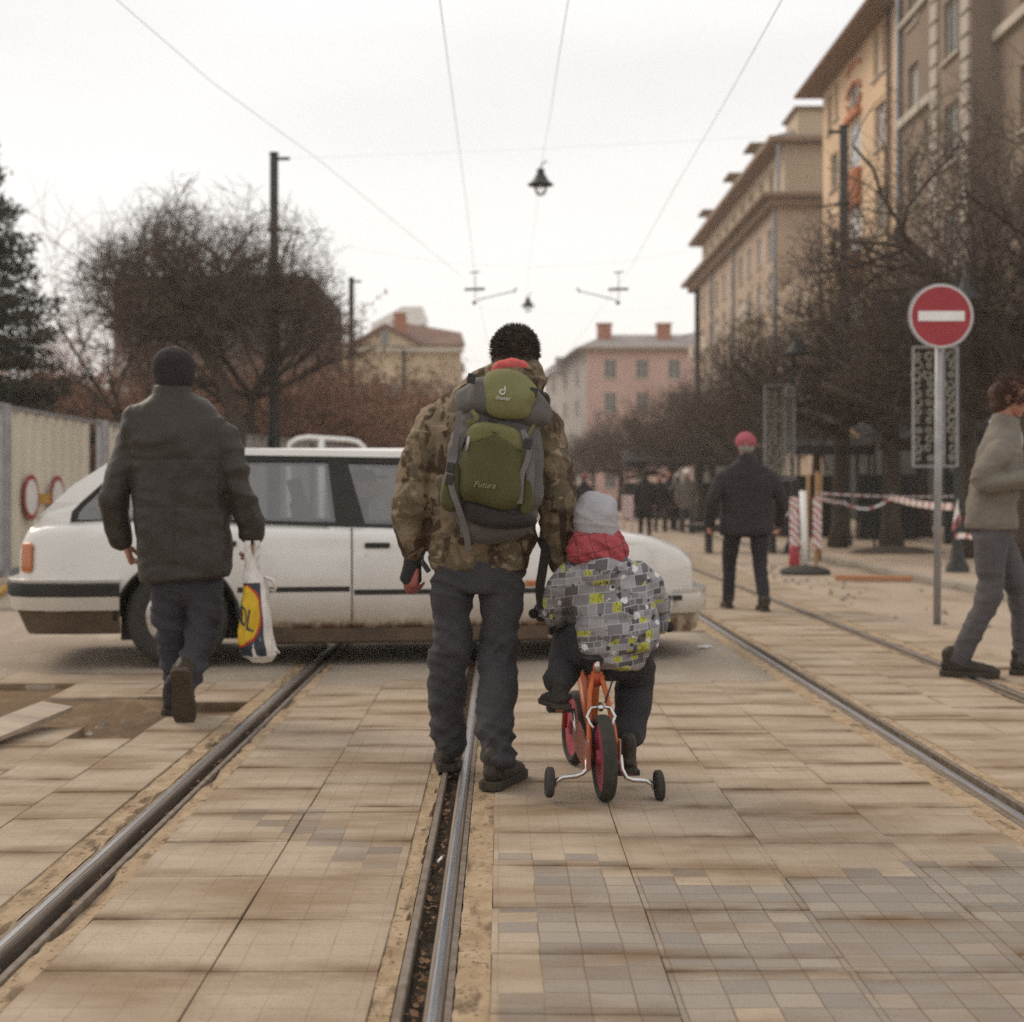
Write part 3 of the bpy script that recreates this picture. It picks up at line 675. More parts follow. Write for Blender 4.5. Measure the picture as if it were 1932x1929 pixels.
# projecting bay with its quoins
bx = FX-.75; by0, by1 = 40.3, 43.9
bw = [(1.8, z, 1.35, 1.75) for z in fl]
b = MB(); wall_panel(b, (bx, by1, 3.4), RZ, by1-by0, H-3.4, [(u, z-3.4, a, c) for u, z, a, c in bw], .2)
b.add([(bx,by0,3.4),(FX,by0,3.4),(FX,by0,H),(bx,by0,H)], [(0,1,2,3)]); b.add([(bx,by1,3.4),(FX,by1,3.4),(FX,by1,H),(bx,by1,H)], [(0,1,2,3)]); b.add([(bx,by0,3.4),(FX,by0,3.4),(FX,by1,3.4),(bx,by1,3.4)], [(0,1,2,3)])
raw(b, 'bay', 'brownwall', t)
for u, z, a, c in bw: add_window(t, (bx+.14, by1-u, z), RZ, a, c, 'trim', 'winglass', 'trim', 1)
for yy in (by0+.33, by1-.33):
    z = 3.5; q = MB()
    while z < H-.5: q.box((bx-.05, yy, z+.31), (.12, .66, .56)); z += .66
    raw(q, 'quoin', 'quoin', t, bevel=.02)
for c_, d_ in (((FX-.08, 46.95, 13.9), (.2, 6.1, .28)), ((FX-.08, 35.2, 13.9), (.2, 10.1, .28)), ((FX-.08, 46.95, 17.3), (.16, 6.1, .16))): b = MB(); b.box(c_, d_); raw(b, 'string_course', 'trim', t)
b = MB(); b.box((FX+5.5, 40.05, H+.2), (12.6, 20.4, .4)); raw(b, 'cornice', 'trim', t)
b = MB(); b.box((FX-.06, 40, 1.7), (.1, 19.5, 3.2)); raw(b, 'shopfront', 'shop', t)
b = MB(); b.tube([(FX-.12, 50.0, .2), (FX-.12, 50.0, H-.3)], .09, 8); raw(b, 'drainpipe', 'pipe', t, smooth=True)

# --- apricot building
t = thing('apartment_building', 'apricot apartment block with orange panels and wide brown eaves, beside the brown block', 'building', (18, 56, 0))
y0, y1, H = 50.35, 62.2, 18.7
wins = []
for z in (4.4, 7.55, 10.7, 13.85): wins.append((y1-52.9, z, 1.5, 1.65)); wins.append((y1-60.1, z, 1.3, 1.5))
wins += [(y1-52.2, 16.55, .8, 1.75), (y1-53.4, 16.55, .8, 1.75), (y1-60.9, 16.4, .75, 1.6), (y1-59.7, 16.7, .6, 1.45)]
stair = [(y1-56.6, 13.85, 1.9, 1.9), (y1-56.6, 10.5, 1.9, 1.9), (y1-56.6, 7.2, 1.9, 1.9), (y1-56.6, 16.3, 1.7, .95)]
b = MB(); wall_panel(b, right_org(y1), RZ, y1-y0, H, wins+stair, .22); raw(b, 'wall', 'tanwall', t)
side_block(t, FX+.3, FX+12, y0, y1, H, 'tanwall')
b = MB(); b.add([(FX,y1,0),(FX+.3,y1,0),(FX+.3,y1,H),(FX,y1,H)], [(0,1,2,3)]); raw(b, 'corner_return', 'tanwall', t)
for i, (u, z, w_, h) in enumerate(wins): add_window(t, (FX+.15, y1-u, z), RZ, w_, h, 'trim', 'winglass' if i % 3 else 'curtain', 'trim', i % 2)
for i, (u, z, w_, h) in enumerate(stair): add_window(t, (FX+.10, y1-u, z), RZ, w_, h, 'white', 'curtain' if i < 3 else 'winglass', None, 1)
for z in (12.6, 9.3, 6.0): b = MB(); b.box((FX-.12, 56.6, z+.6), (.26, 2.1, 1.15)); raw(b, 'balcony_panel', 'orangepanel', t, bevel=.02)
for z in (15.95, 12.45, 9.15): b = MB(); b.box((FX-.10, 56.6, z+.05), (.22, 2.1, .22)); raw(b, 'moulding', 'orangepanel', t)
# lens shaped mouldings near the top
for (zc, hh, both) in ((16.75, .9, 1), (17.7, .5, 0)):
    for sg in ((1, -1) if both else (1,)):
        pts = [(FX-.06, 56.6+1.05*cos(a), zc+sg*(.10+hh*.5*sin(a))) for a in [pi*i/14 for i in range(15)]]; b = MB(); b.tube(pts, .07, 6); raw(b, 'moulding', 'orangepanel', t)
b = MB(); b.add([(FX-1.1,y0,H-.15),(FX+1,y0,H+.6),(FX+6,y0,H+2.6),(FX+12,y0,H),(FX-1.1,y1+.9,H-.15),(FX+1,y1+.9,H+.6),(FX+6,y1+.9,H+2.6),(FX+12,y1+.9,H)], [(0,1,5,4),(1,2,6,5),(2,3,7,6),(4,5,6,7)])
raw(b, 'roof', 'rooftile', t, solid=.12)
b = MB(); b.box((FX-.55+.5, (y0+y1)/2+.45, H-.22), (2.05, y1-y0+.85, .08)); raw(b, 'eave_soffit', 'soffit', t)
b = MB(); b.tube([(FX-.12, 51.3, .2), (FX-.12, 51.3, H-.3)], .08, 8); raw(b, 'drainpipe', 'rustpipe', t, smooth=True)
b = MB(); b.box((FX-.06, 56.2, 1.7), (.1, 11, 3.1)); raw(b, 'shopfront', 'shop', t)

# --- long beige building further down
t = thing('apartment_building', 'long beige and ochre block with heavy cornice, dormers and grey roof, beyond the apricot one', 'building', (18, 88, 0))
y0, y1, H = 72.7, 103.5, 16.0
wins = []
for z in (4.5, 7.6, 10.7, 13.3):
    for i in range(10): wins.append((1.6+3.05*i, z, 1.2, 1.7 if z < 13 else 1.5))
b = MB(); wall_panel(b, right_org(y1), RZ, y1-y0, H, wins, .22); raw(b, 'wall', 'ochrewall', t)
side_block(t, FX, FX+14, y0, y1, H, 'ochrewall')
for i, (u, z, w_, h) in enumerate(wins): add_window(t, (FX+.15, y1-u, z), RZ, w_, h, 'white', 'curtain' if (i*5) % 3 else 'winglass', 'trim', 1)
add_window(t, (FX+2.9, y0-.03, 12.6), 0, .9, 2.6, 'trim', 'curtain', None, 2)
b = MB(); b.box((FX+6.6, (y0+y1)/2, H+.12), (15, y1-y0+1.6, .24)); b.box((FX+6.75, (y0+y1)/2, H-.2), (14.4, y1-y0+.9, .40)); raw(b, 'cornice', 'soffit', t, bevel=.03)
uw = [(2.0+3.05*i, .7, 1.1, 1.4) for i in range(9)]
b = MB(); wall_panel(b, (FX+.5, y1-.4, H+.24), RZ, y1-y0-.8, 2.7, uw, .2); raw(b, 'attic_wall', 'beigewall', t)
for i, (u, z, w_, h) in enumerate(uw): add_window(t, (FX+.65, y1-.4-u, z+H+.24), RZ, w_, h, 'trim', 'winglass', None, 1)
side_block(t, FX+.5, FX+13.5, y0+.4, y1-.4, H+2.9, 'beigewall', 'attic_wall', H+.24)
b = MB(); b.box((FX+6.9, (y0+y1)/2, H+3.05), (14.6, y1-y0+.6, .26)); raw(b, 'eaves', 'soffit', t)
b = MB(); z0 = H+3.2; b.add([(FX-.3,y0,z0),(FX+7,y0+5,z0+3),(FX+14,y0,z0),(FX-.3,y1,z0),(FX+7,y1-5,z0+3),(FX+14,y1,z0)], [(0,1,4,3),(1,2,5,4),(0,2,1),(3,4,5)]); raw(b, 'roof', 'greyroof', t)
for yy in (y0+8.0, y0+15.5, y1-4):
    b = MB(); b.box((FX+1.5, yy, H+3.7), (2.2, 1.9, 1.5)); o = raw(b, 'dormer', 'beigewall', t); b = MB(); b.box((FX+1.3, yy, H+4.52), (2.9, 2.3, .13)); r_ = raw(b, 'roof', 'soffit', None); r_.parent = o
b = MB(); b.box((FX+3.6, y0+1.6, H+3.9), (5, 3, 1.4)); raw(b, 'roof_house', 'beigewall', t); b = MB(); b.box((FX+3.6, y0+1.6, H+4.66), (5.4, 3.4, .14)); raw(b, 'roof_house_slab', 'soffit', t)
for yy in (y0+.1, y0+13, y1-9): b = MB(); b.tube([(FX-.1, yy, .3), (FX-.1, yy, H-.4)], .09, 8); raw(b, 'drainpipe', 'pipe', t)
b = MB(); b.tube([(FX+.1, y0+.0, H+.3), (FX+.1, y0+.0, H+2.8)], .09, 8); raw(b, 'drainpipe', 'pipe', t)
for i in (1, 3, 5, 8):
    for z in (7.3, 10.4): b = MB(); b.box((FX-.45, y1-(1.6+3.05*i), z-.05), (.9, 2.0, .14)); b.box((FX-.88, y1-(1.6+3.05*i), z+.42), (.05, 2.0, .82)); raw(b, 'balcony', 'trim', t)
b = MB(); b.box((FX-.06, 88, 1.7), (.1, 30, 3.1)); raw(b, 'shopfront', 'shop', t)
# low infill between (seen through the trees)
b = MB(); b.box((FX+4, 67.4, 5.6), (8, 9.9, 11.2)); o = raw(b, 'side_house', 'ochrewall', None); tag(o, 'plain ochre house mostly hidden between the apricot and the long beige block', 'building')

# --- pink house closing the street
Yp = 130.0; x0, x1 = P(1106, 655, Yp).x, P(1330, 655, Yp).x; H = P(0, 657, Yp).z
t = thing('town_house', 'pink house with grey roof and brick chimneys closing the street on the right', 'building', ((x0+x1)/2, Yp, 0))
wins = [(2.2+2.9*i, z, 1.1, 1.7) for i in range(3) for z in (1.5, 5, 8.5, 11.5) if z+1.9 < H]
b = MB(); wall_panel(b, (x0, Yp, 0), 0, x1-x0, H, wins); raw(b, 'wall', 'pinkwall', t); side_block(t, x0, x1, Yp+.3, Yp+14, H, 'pinkwall')
for u, z, w_, h in wins: add_window(t, (x0+u, Yp+.15, z), 0, w_, h, 'trim', 'winglass', 'trim', 1)
b = MB(); xl = P(1042, 0, Yp-6).x; b.add([(x0,Yp,0),(xl,Yp+16,0),(xl,Yp+16,H-1.2),(x0,Yp,H)], [(0,1,2,3)]); raw(b, 'side_wall', 'greywall', t)
for i in range(3):
    for z in (4.6, 8.2, 11): f = .2+.28*i; add_window(t, (x0+(xl-x0)*f-.02, Yp+16*f-.1, z), -atan2(16, xl-x0)*0-pi/2+.2, 1.0, 1.6, 'trim', 'winglass', None, 1)
b = MB(); b.add([(x0-1,Yp-.5,H),(x1,Yp-.5,H),(x1,Yp+6,H+1.9),(x0+2.2,Yp+6,H+1.9),(xl-.6,Yp+16,H-1.2)], [(0,1,2,3),(0,3,4)]); raw(b, 'roof', 'greyroof', t, solid=.2)
b = MB(); b.box(((x0+x1)/2, Yp-.5, H-.1), (x1-x0+1.2, .6, .3)); raw(b, 'eaves', 'soffit', t)
for px in (1140, 1252): c = P(px, 632, Yp+4); b = MB(); b.box((c.x, c.y, H+1.4), (1.3, 1.0, 2.4)); b.box((c.x, c.y, H+2.65), (1.5, 1.2, .16)); raw(b, 'chimney', 'brick', t)
b = MB(); c = P(1075, 668, Yp+8); b.box((c.x-.6, c.y, H-.9), (1.6, 1.6, 1.6)); raw(b, 'turret', 'greywall', t)

# --- yellow gabled house on the left
Yg = 104.0; x0, x1 = P(640, 655, Yg).x, P(864, 655, Yg).x; H = P(0, 662, Yg).z
t = thing('town_house', 'yellow house with a low pediment gable and white trim, left of the street end', 'building', ((x0+x1)/2, Yg, 0))
wins = [(1.6+2.25*i, z, 1.0, 1.6) for i in range(4) for z in (1.2, 4.3, 7.4)]
b = MB(); wall_panel(b, (x0, Yg, 0), 0, x1-x0, H, wins); raw(b, 'wall', 'yellowwall', t); side_block(t, x0, x1, Yg+.3, Yg+14, H, 'yellowwall')
for u, z, w_, h in wins: add_window(t, (x0+u, Yg+.15, z), 0, w_, h, 'trim', 'winglass', 'trim', 1)
b = MB(); gx = P(727, 0, Yg).x; za, zb = H+.35, P(0, 617, Yg).z; g0, g1 = P(672,0,Yg).x, P(792,0,Yg).x
b.rings([[V((g0,y,za)), V((g1,y,za)), V((gx,y,zb))] for y in (Yg-.1, Yg+9)]); raw(b, 'gable', 'yellowwall', t)
b = MB()
for a, c in (((g0-.5, za-.1), (gx, zb+.1)), ((g1+.5, za-.1), (gx, zb+.1))): b.tube([(a[0], Yg-.35, a[1]), (c[0], Yg-.35, c[1])], .18, 6)
raw(b, 'gable_coping', 'rooftile', t)
b = MB(); b.box(((x0+x1)/2, Yg-.2, H+.05), (x1-x0+.8, .7, .35)); raw(b, 'cornice', 'trim', t)
b = MB(); b.box((gx, Yg-.14, (za+zb)/2-.1), (.5, .1, .9)); raw(b, 'gable_window', 'winglass', t)
b = MB(); b.add([(g1,Yg+.2,H+.3),(x1+.5,Yg+.2,H+.3),(x1+.1,Yg+5,H+1.7),(gx,Yg+5,zb+.9)], [(0,1,2,3)]); b.add([(x0,Yg+.2,H+.3),(g0,Yg+.2,H+.3),(gx,Yg+5,zb+.4),(x0+2,Yg+5,H+1.4)], [(0,1,2,3)]); raw(b, 'roof', 'rooftile', t, solid=.2)
c = P(755, 612, Yg+2); b = MB(); b.box((c.x, c.y, H+1.6), (.9, .8, 2.8)); raw(b, 'chimney', 'brick', t)
# white gable wall behind
Yw = 125.0; x0, x1 = P(733, 0, Yw).x, P(797, 0, Yw).x; zt = P(0, 578, Yw).z
t = thing('tall_house', 'tall pale house with a bare white gable wall, behind the yellow house', 'building', ((x0+x1)/2, Yw, 0))
b = MB(); b.rings([[V((x0-1.5,y,0)), V((x1,y,0)), V((x1,y,zt)), V((x0+1.2,y,zt)), V((x0-1.5,y,zt-1.5))] for y in (Yw, Yw+10)]); raw(b, 'wall', 'white', t)
b = MB(); xr = P(866, 0, Yw).x; b.add([(x1+.02,Yw,0),(xr,Yw,0),(xr,Yw,zt-5.2),(x1+.02,Yw,zt-1.6)], [(0,1,2,3)]); raw(b, 'side_wing', 'greywall', t)
b = MB(); b.add([(x1+.05,Yw-.3,zt-1.5),(xr+.4,Yw-.3,zt-5.1),(xr+.4,Yw+8,zt-5),(x1+.05,Yw+8,zt-1.5)], [(0,1,2,3)]); raw(b, 'roof', 'greyroof', t, solid=.2)
# --- dark flat roofed block behind the left trees
Yd = 62.0; x0, x1 = P(214,0,Yd).x, P(588,0,Yd).x; H = P(0, 520, Yd).z
t = thing('apartment_building', 'dark brown flat roofed block behind the bare tree on the left', 'building', ((x0+x1)/2, Yd, 0))
wins = [(1.2+1.95*i, z, 1.0, 1.3) for i in range(4) for z in (1.2, 4.2, 7.2)]
b = MB(); wall_panel(b, (x0, Yd, 0), 0, x1-x0, H, wins); raw(b, 'wall', 'darkblock', t); side_block(t, x0, x1, Yd+.3, Yd+12, H, 'darkblock')
for u, z, w_, h in wins: add_window(t, (x0+u, Yd+.15, z), 0, w_, h, 'darkmetal', 'winglass', None, 1)
b = MB(); b.box((x0+.35, Yd-.12, H*.55), (.7, .2, 3.2)); raw(b, 'pale_panel', 'greywall', t)
# brown low house far left
b = MB(); x0, x1 = P(-60,0,45).x, P(215,0,45).x; b.box(((x0+x1)/2, 50, 1.9), (x1-x0, 9, 3.8)); b.rings([[V((x0-.3,y,3.8)), V((x1+.3,y,3.8)), V(((x0+x1)/2,y,4.9))] for y in (45.2, 54.8)])
tag(raw(b, 'low_house', 'darkblock', None), 'low dark brown house behind the fence at far left', 'building')

hz, ht_ = newmat('haze_air'); ho = ht_.nodes.new('ShaderNodeOutputMaterial'); hv = ht_.nodes.new('ShaderNodeVolumePrincipled')
hv.inputs['Color'].default_value = (1.0,.93,.86,1); hv.inputs['Density'].default_value = .0012; hv.inputs['Anisotropy'].default_value = .2; ht_.links.new(hv.outputs[0], ho.inputs['Volume'])
hb_ = MB(); hb_.box((0, 290, 17), (620, 640, 36.2)); M['haze'] = hz; o = struct(hb_.build('haze', hz), 'stuff')
SC.cycles.volume_bounces = 0
# ------------------------------------------------------------------ tram poles, spans, lamps, wires
POLES = [(517, 29.0, 288, -1), (663, 46.0, 524, -1), (762, 69.0, 660, -1), (1592, 28.5, 237, 1), (1316, 50, 545, 1)]
PL = ['thick dark tram pole rising left of the bare tree crown, tallest on the left side', 'dark tram pole in the middle of the left row, before the red leaved shrubs', 'thinnest and farthest tram pole of the left row',
      'tall dark tram pole between the street trees, on the right', 'far dark tram pole before the long beige block']
tops = []
for (px, Y, py, s), lb in zip(POLES, PL):
    c = P(px, py, Y); t = thing('tram_pole', lb, 'pole', (c.x, Y, 0), 'tram poles along both sides of the street')
    b = MB(); b.lathe([(.17,0),(.17,.25),(.135,.3),(.13,2.4),(.115,2.45),(.11,4.6),(.095,4.65),(.085,c.z-.05),(.10,c.z-.03),(.10,c.z),(.02,c.z+.02)], (c.x, Y, 0), 14); b.build('shaft', M['darkmetal'], t, True, auto=35)
    b = MB(); b.tube([(c.x-s*.05, Y, c.z-.12), (c.x-s*.32, Y, c.z-.12)], .035, 8); b.build('bracket', M['darkmetal'], t); b = MB(); b.torus((c.x, Y, c.z-1.55), .13, .03, (0,0,1), 14, 6); b.tube([(c.x-s*.1, Y, c.z-1.55), (c.x-s*.55, Y, c.z-1.63)], .02, 6); b.build('bracket', M['darkmetal'], t)
    tops.append(V((c.x, Y, c.z)))
def wire(a, b, sag, r=.006, n=14):
    a, b = V(a), V(b); return [a.lerp(b, i/n) - V((0,0,sag*4*(i/n)*(1-i/n))) for i in range(n+1)]
M['wire'] = mat('wire', (.42,.40,.385), (.36,.345,.335), 5, .6, 0)
def wobj(pts, r, label, name='overhead_wire', cat='wire'):
    b = MB(); b.tube(pts, r, 5); return tag(b.build(name, M['wire'], None, True), label, cat, 'overhead wires above the tracks')
ZC = 5.45
sp = 29.0
xl = P(896,0,sp).x; xr = P(1167,0,sp).x
wobj([P(822,-60,9.0), P(856,200,16), P(880,385,25.0), P(896,520,sp)]+[V((-.3,46,5.2)),V((-.3,69,5.2)),V((-.2,110,5.2))], .0032, 'contact wire running above the left track')
wobj([P(1500,-45,9.0), P(1372,185,14), P(1270,360,20), P(1190,505,sp), V((1.9,46,5.2)), V((2.0,69,5.2)), V((2.1,110,5.2))], .0032, 'contact wire curving in from the upper right over the right track')
wobj([P(175,-40,11), P(400,155,14), P(600,300,18), P(870,520,sp)], .003, 'long feeder wire slanting from the upper left corner')
wobj([P(1082,-60,9.0), P(1054,110,13), P(1036,230,20), P(1022,305,29)]+[V((.85,48,7.75))], .0028, 'thin lamp cable running above the middle of the street')
wobj(wire(tops[0]-V((0,0,1.5)), tops[3]-V((0,0,1.6)), 1.0), .0016, 'lower span wire stretched between the two nearest tram poles')
wobj(wire(tops[0]-V((0,0,.12)), tops[3]-V((0,0,.12)), .05), .0018, 'upper span wire carrying the nearest hanging lamp')
wobj(wire(tops[1]-V((0,0,.3)), V((6.3,50,7.6)), .5), .0016, 'span wire between the second pair of poles')
wobj([tops[3]-V((0,0,2.3)), P(1545,530,62)+V((.2,0,0))], .012, 'bracket wire from the right tram pole to the apricot facade')
for i, (xx, sgn, lb) in enumerate(((xl, 1, 'wire hanger with dark bar and slanting arm above the left track'), (xr, -1, 'wire hanger with dark bar and slanting arm above the right track'))):
    z = P(0, 546, sp).z; t = thing('wire_hanger', lb, 'wire hanger', (xx, sp, z), 'wire hangers above the two tracks')
    b = MB(); b.tube([(xx-.21, sp, z), (xx+.2, sp, z+.01)], .028, 8); b.build('insulator_bar', mat('insulator', (.16,.13,.07), (.1,.08,.05), 9, .5), t, True)
    b = MB(); b.tube([(xx+sgn*.02, sp, z-.22), (xx+sgn*.80, sp, z-.03)], .013, 6); b.tube([(xx+sgn*.78, sp, z-.06), (xx+sgn*.84, sp, z+.03)], .022, 6); b.build('arm', M['wire'], t)
    b = MB(); b.tube([(xx, sp, z+.35), (xx, sp, z-.2)], .008, 5); b.tube([(xx-.1, sp, z+.34), (xx+.1, sp, z+.36)], .014, 5); b.ball((xx-.01, sp, z-.27), (.045,.03,.04)); b.build('clamp', M['darkmetal'], t)
for i, (px, py, Y, sc, lb) in enumerate(((1020, 346, 29.0, 1.0, 'dark bell shaped street lamp hanging over the tracks, nearer and larger one'), (996, 576, 48.0, .9, 'small far bell shaped street lamp hanging over the tracks'))):
    c = P(px, py, Y); t = thing('hanging_lamp', lb, 'street lamp', c, 'bell lamps hanging over the street')
    b = MB(); k = sc; b.lathe([(.03*k,.30*k),(.075*k,.29*k),(.08*k,.22*k),(.085*k,.19*k),(.13*k,.12*k),(.17*k,.05*k),(.23*k,.0),(.262*k,-.02*k),(.262*k,-.035*k),(.20*k,-.045*k),(.02,-.045*k)], c, 28); b.build('lamp_shade', M['darkmetal'], t, True, auto=40)
    b = MB(); b.lathe([(.13*k,-.05*k),(.13*k,-.12*k),(.10*k,-.2*k),(.05*k,-.245*k),(.01,-.25*k)], c, 20); b.build('lamp_bowl', M['lampglass'], t, True)
    b = MB(); b.tube([c+V((0,0,.29*k)), c+V((.01,0,.36*k)), c+V((.06,0,.42*k)), c+V((.13,0,.46*k))], .014, 6); b.build('hook', M['darkmetal'], t)

# ------------------------------------------------------------------ street lamps with winter ornament panels
def ornament(px0, px1, py0, py1, post_px, Y, lb, seed, ring=False):
    a = P(px0, py1, Y); c = P(px1, py0, Y); t = thing('ornament_panel', lb+' white metal ornament frame with curls', 'ornament', (a.x, Y, a.z), 'white winter ornament panels hung on lamp posts')
    b = MB(); r = .016
    for x in (a.x, c.x): b.tube([(x, Y, a.z), (x, Y, c.z)], r, 6)
    for z in (a.z, c.z): b.tube([(a.x, Y, z), (c.x, Y, z)], r*.9, 6)
    b.tube([(a.x+(c.x-a.x)*.70, Y, a.z), (a.x+(c.x-a.x)*.70, Y, c.z)], r*.8, 6); b.build('frame', M['greypole'], t)
    rnd = random.Random(seed); b = MB(); w_ = (c.x-a.x)*.98
    z = a.z+.12
    while z < c.z-.08:
        for j in range(4):
            cx_ = a.x+.06+(w_-.12)*(j/3)+rnd.uniform(-.02,.02); rr = rnd.uniform(.04,.075); a0 = rnd.uniform(0,6)
            b.tube([(cx_+rr*(1-.06*q)*cos(a0+q*.75), Y, z+rr*(1-.06*q)*sin(a0+q*.75)) for q in range(9)], .012, 4)
        z += .12
    b.build('curls', mat('pale_curls', (.30,.29,.25), (.22,.22,.18), 9, .6), t)
    if ring: b = MB(); b.torus((a.x+(c.x-a.x)*.85, Y, c.z-.12), .085, .02, (0,1,0)); b.build('ring', M['greypole'], t)
    p = P(post_px, 0, Y); t = thing('street_lamp', lb.replace('panel', '')+' slim dark lamp post', 'street lamp', (p.x, Y, 0), 'lamp posts on the right pavement')
    ht = 3.95; b = MB(); b.lathe([(.16,0),(.15,.1),(.10,.2),(.075,.35),(.06,.5),(.05,1.2),(.04,ht),(.01,ht+.02)], (p.x, Y+.07, 0), 14); b.build('post', M['darkmetal'], t, True, auto=40)
    b = MB(); q = V((p.x-.03, Y+.07, ht-.42)); b.tube([(p.x, Y+.07, ht), (p.x-.0, Y-.2, ht+.12), (p.x-.03, Y-.35, ht-.1)], .02, 6); b.lathe([(.05,.28),(.07,.18),(.13,.1),(.23,0),(.23,-.02),(.05,-.02)], q+V((0,-.42,.05)), 20); b.build('lamp_head', M['darkmetal'], t, True, auto=40)
ornament(1443, 1499, 727, 905, 1497, 26.0, 'farther narrow panel beside the pedestrian in the pink hat,', 3, True)
ornament(1723, 1806, 655, 880, 1810, 18.8, 'larger panel behind the no entry sign,', 9)

# ------------------------------------------------------------------ no entry sign
Ys = 11.9; c = P(1774, 597, Ys); bs = P(1770, 1180, Ys)
t = thing('no_entry_sign', 'round red no entry sign with a white bar on a grey pole', 'sign', (bs.x, Ys, 0))
b = MB(); b.tube([(bs.x, Ys+.03, -.03), (c.x, Ys+.03, c.z+.2)], .031, 14); b.build('pole', M['greypole'], t, True)
Rx = Matrix.Rotation(pi/2, 3, 'X')
b = MB(); b.lathe([(.01,.0),(.268,.0),(.272,.004),(.272,.018),(.25,.02),(.01,.02)], (c.x, Ys-.005, c.z), 56, Rx); b.build('sign_plate', M['greypole'], t)
b = MB(); b.lathe([(.01,.0),(.256,.0),(.256,.002),(.01,.002)], (c.x, Ys-.0255, c.z), 56, Rx); b.build('white_ring', M['white'], t)
b = MB(); b.lathe([(.01,.0),(.247,.0),(.247,.002),(.01,.002)], (c.x, Ys-.028, c.z), 56, Rx); b.build('red_face', M['red'], t)
b = MB(); b.box((c.x, Ys-.0325, c.z-.0), (.385, .003, .082)); b.build('white_bar', M['white'], t)
b = MB(); b.box((c.x, Ys+.03, c.z+.12), (.09,.05,.03)); b.box((c.x, Ys+.03, c.z-.12), (.09,.05,.03)); b.build('clamp', M['greypole'], t)

# ------------------------------------------------------------------ corrugated fence
FLAB = ['cream corrugated site fence panel at the left edge carrying two round signs', 'cream corrugated fence panel just left of the dark coat shoulder', 'grey corrugated fence panel seen through the car rear windows', 'grey corrugated fence panel behind the car roof, below the second tram pole', 'farthest grey corrugated fence panel seen through the front car window']
def fence(a, b_, m, lb, z0=.05, z1=2.2, pitch=.42):
    a = V((a[0], a[1], 0)); b_ = V((b_[0], b_[1], 0)); d = (b_-a); Lh = d.length; d.normalize(); n_ = V((-d.y, d.x, 0))
    t = thing('site_fence', lb, 'fence', (a+b_)/2, 'corrugated site fence panels')
    nn = int(Lh/pitch); pts = []
    for i in range(nn):
        u = i*pitch
        for du, dv in ((0,0),(.16,0),(.21,.07),(.37,.07)): pts.append((u+du, dv))
    pts = [(u, v_) for u, v_ in pts if u < Lh-.05]
    mb = MB(); vs = [a+d*u+n_*v_+V((0,0,z)) for z in (z0, z1-.03) for u, v_ in pts]; k_ = len(pts)
    mb.add(vs, [(i, i+1, k_+i+1, k_+i) for i in range(k_-1)]); mb.build('corrugated_sheet', M[m], t, solid=.004)
    mb = MB(); mid = (a+b_)/2; ang = atan2(d.y, d.x); mb.box(mid+n_*.02+V((0,0,z1)), (Lh, .07, .06), ang); mb.build('rail', M['greypole'], t); mb = MB(); mb.box(mid+n_*.02+V((0,0,z0)), (Lh, .09, .08), ang); mb.build('rail', M['greypole'], t)
    for p in (a, b_): mb = MB(); mb.tube([p+n_*.02-d*.0+V((0,0,-.02)), p+n_*.02+V((0,0,z1+.05))], .055, 8); mb.build('post', M['greypole'], t)
    for f in (.25, .75): mb = MB(); mb.box(a.lerp(b_, f)+V((0,0,.07)), (.7, .24, .15), ang); mb.build('foot_block', M['kerb'], t, bevel=.02)
fence((-6.45, 18.75), (-6.40, 22.9), 'cream', FLAB[0])
fence((-6.38, 23.15), (-5.05, 27.3), 'cream', FLAB[1])
fence((-5.0, 27.5), (-4.1, 31.8), 'greysheet', FLAB[2]); fence((-4.05, 32), (-3.3, 36), 'greysheet', FLAB[3]); fence((-3.25, 36.2), (-2.5, 40), 'greysheet', FLAB[4])
fence((-6.5, 14.4), (-6.46, 18.55), 'cream', 'cream corrugated fence panel just outside the left edge')
for i, (px, lb) in enumerate(((56, 'left of the two round white signs with red rims on the cream fence'), (106, 'right of the two round white signs with red rims on the cream fence'))):
    Y = 6.40*2700/(945-px); c = V((-6.385, Y, P(0, 938, Y).z)); t = thing('round_sign', lb, 'sign', c, 'round signs on the site fence')
    Ry = Matrix.Rotation(pi/2, 3, 'Y')
    b = MB(); b.lathe([(.01,0),(.31,0),(.31,.012),(.01,.012)], c, 40, Ry); b.build('rim', M['red'], t)
    b = MB(); b.lathe([(.01,0),(.24,0),(.24,.004),(.01,.004)], c+V((.013,0,0)), 40, Ry); b.build('face', M['white'], t)
    b = MB(); b.box(c+V((-.006,.62,-.02)), (.012,.5,.14)); b.build('yellow_strip', M['yellow'], t)
# white tubular frame before the fence
Yt = 20.5; pts = [P(545,846,Yt), P(548,836,Yt), P(562,828,Yt), P(582,825,Yt), P(658,830,Yt), P(676,834,Yt), P(687,844,Yt), P(692,880,Yt)+V((0,0,-.0)), V((P(692,0,Yt).x, Yt, 0))]
t = thing('tubular_frame', 'white rounded tubular frame showing above the car roof', 'barrier', (pts[4].x, Yt, 0))
b = MB(); b.tube([V((pts[0].x, Yt, 0))]+pts, .036, 10); b.build('top_tube', M['white'], t, True)
b = MB(); b.tube([P(607,828,Yt), V((P(607,0,Yt).x, Yt, 0))], .05, 8); b.build('middle_post', M['white'], t, True)

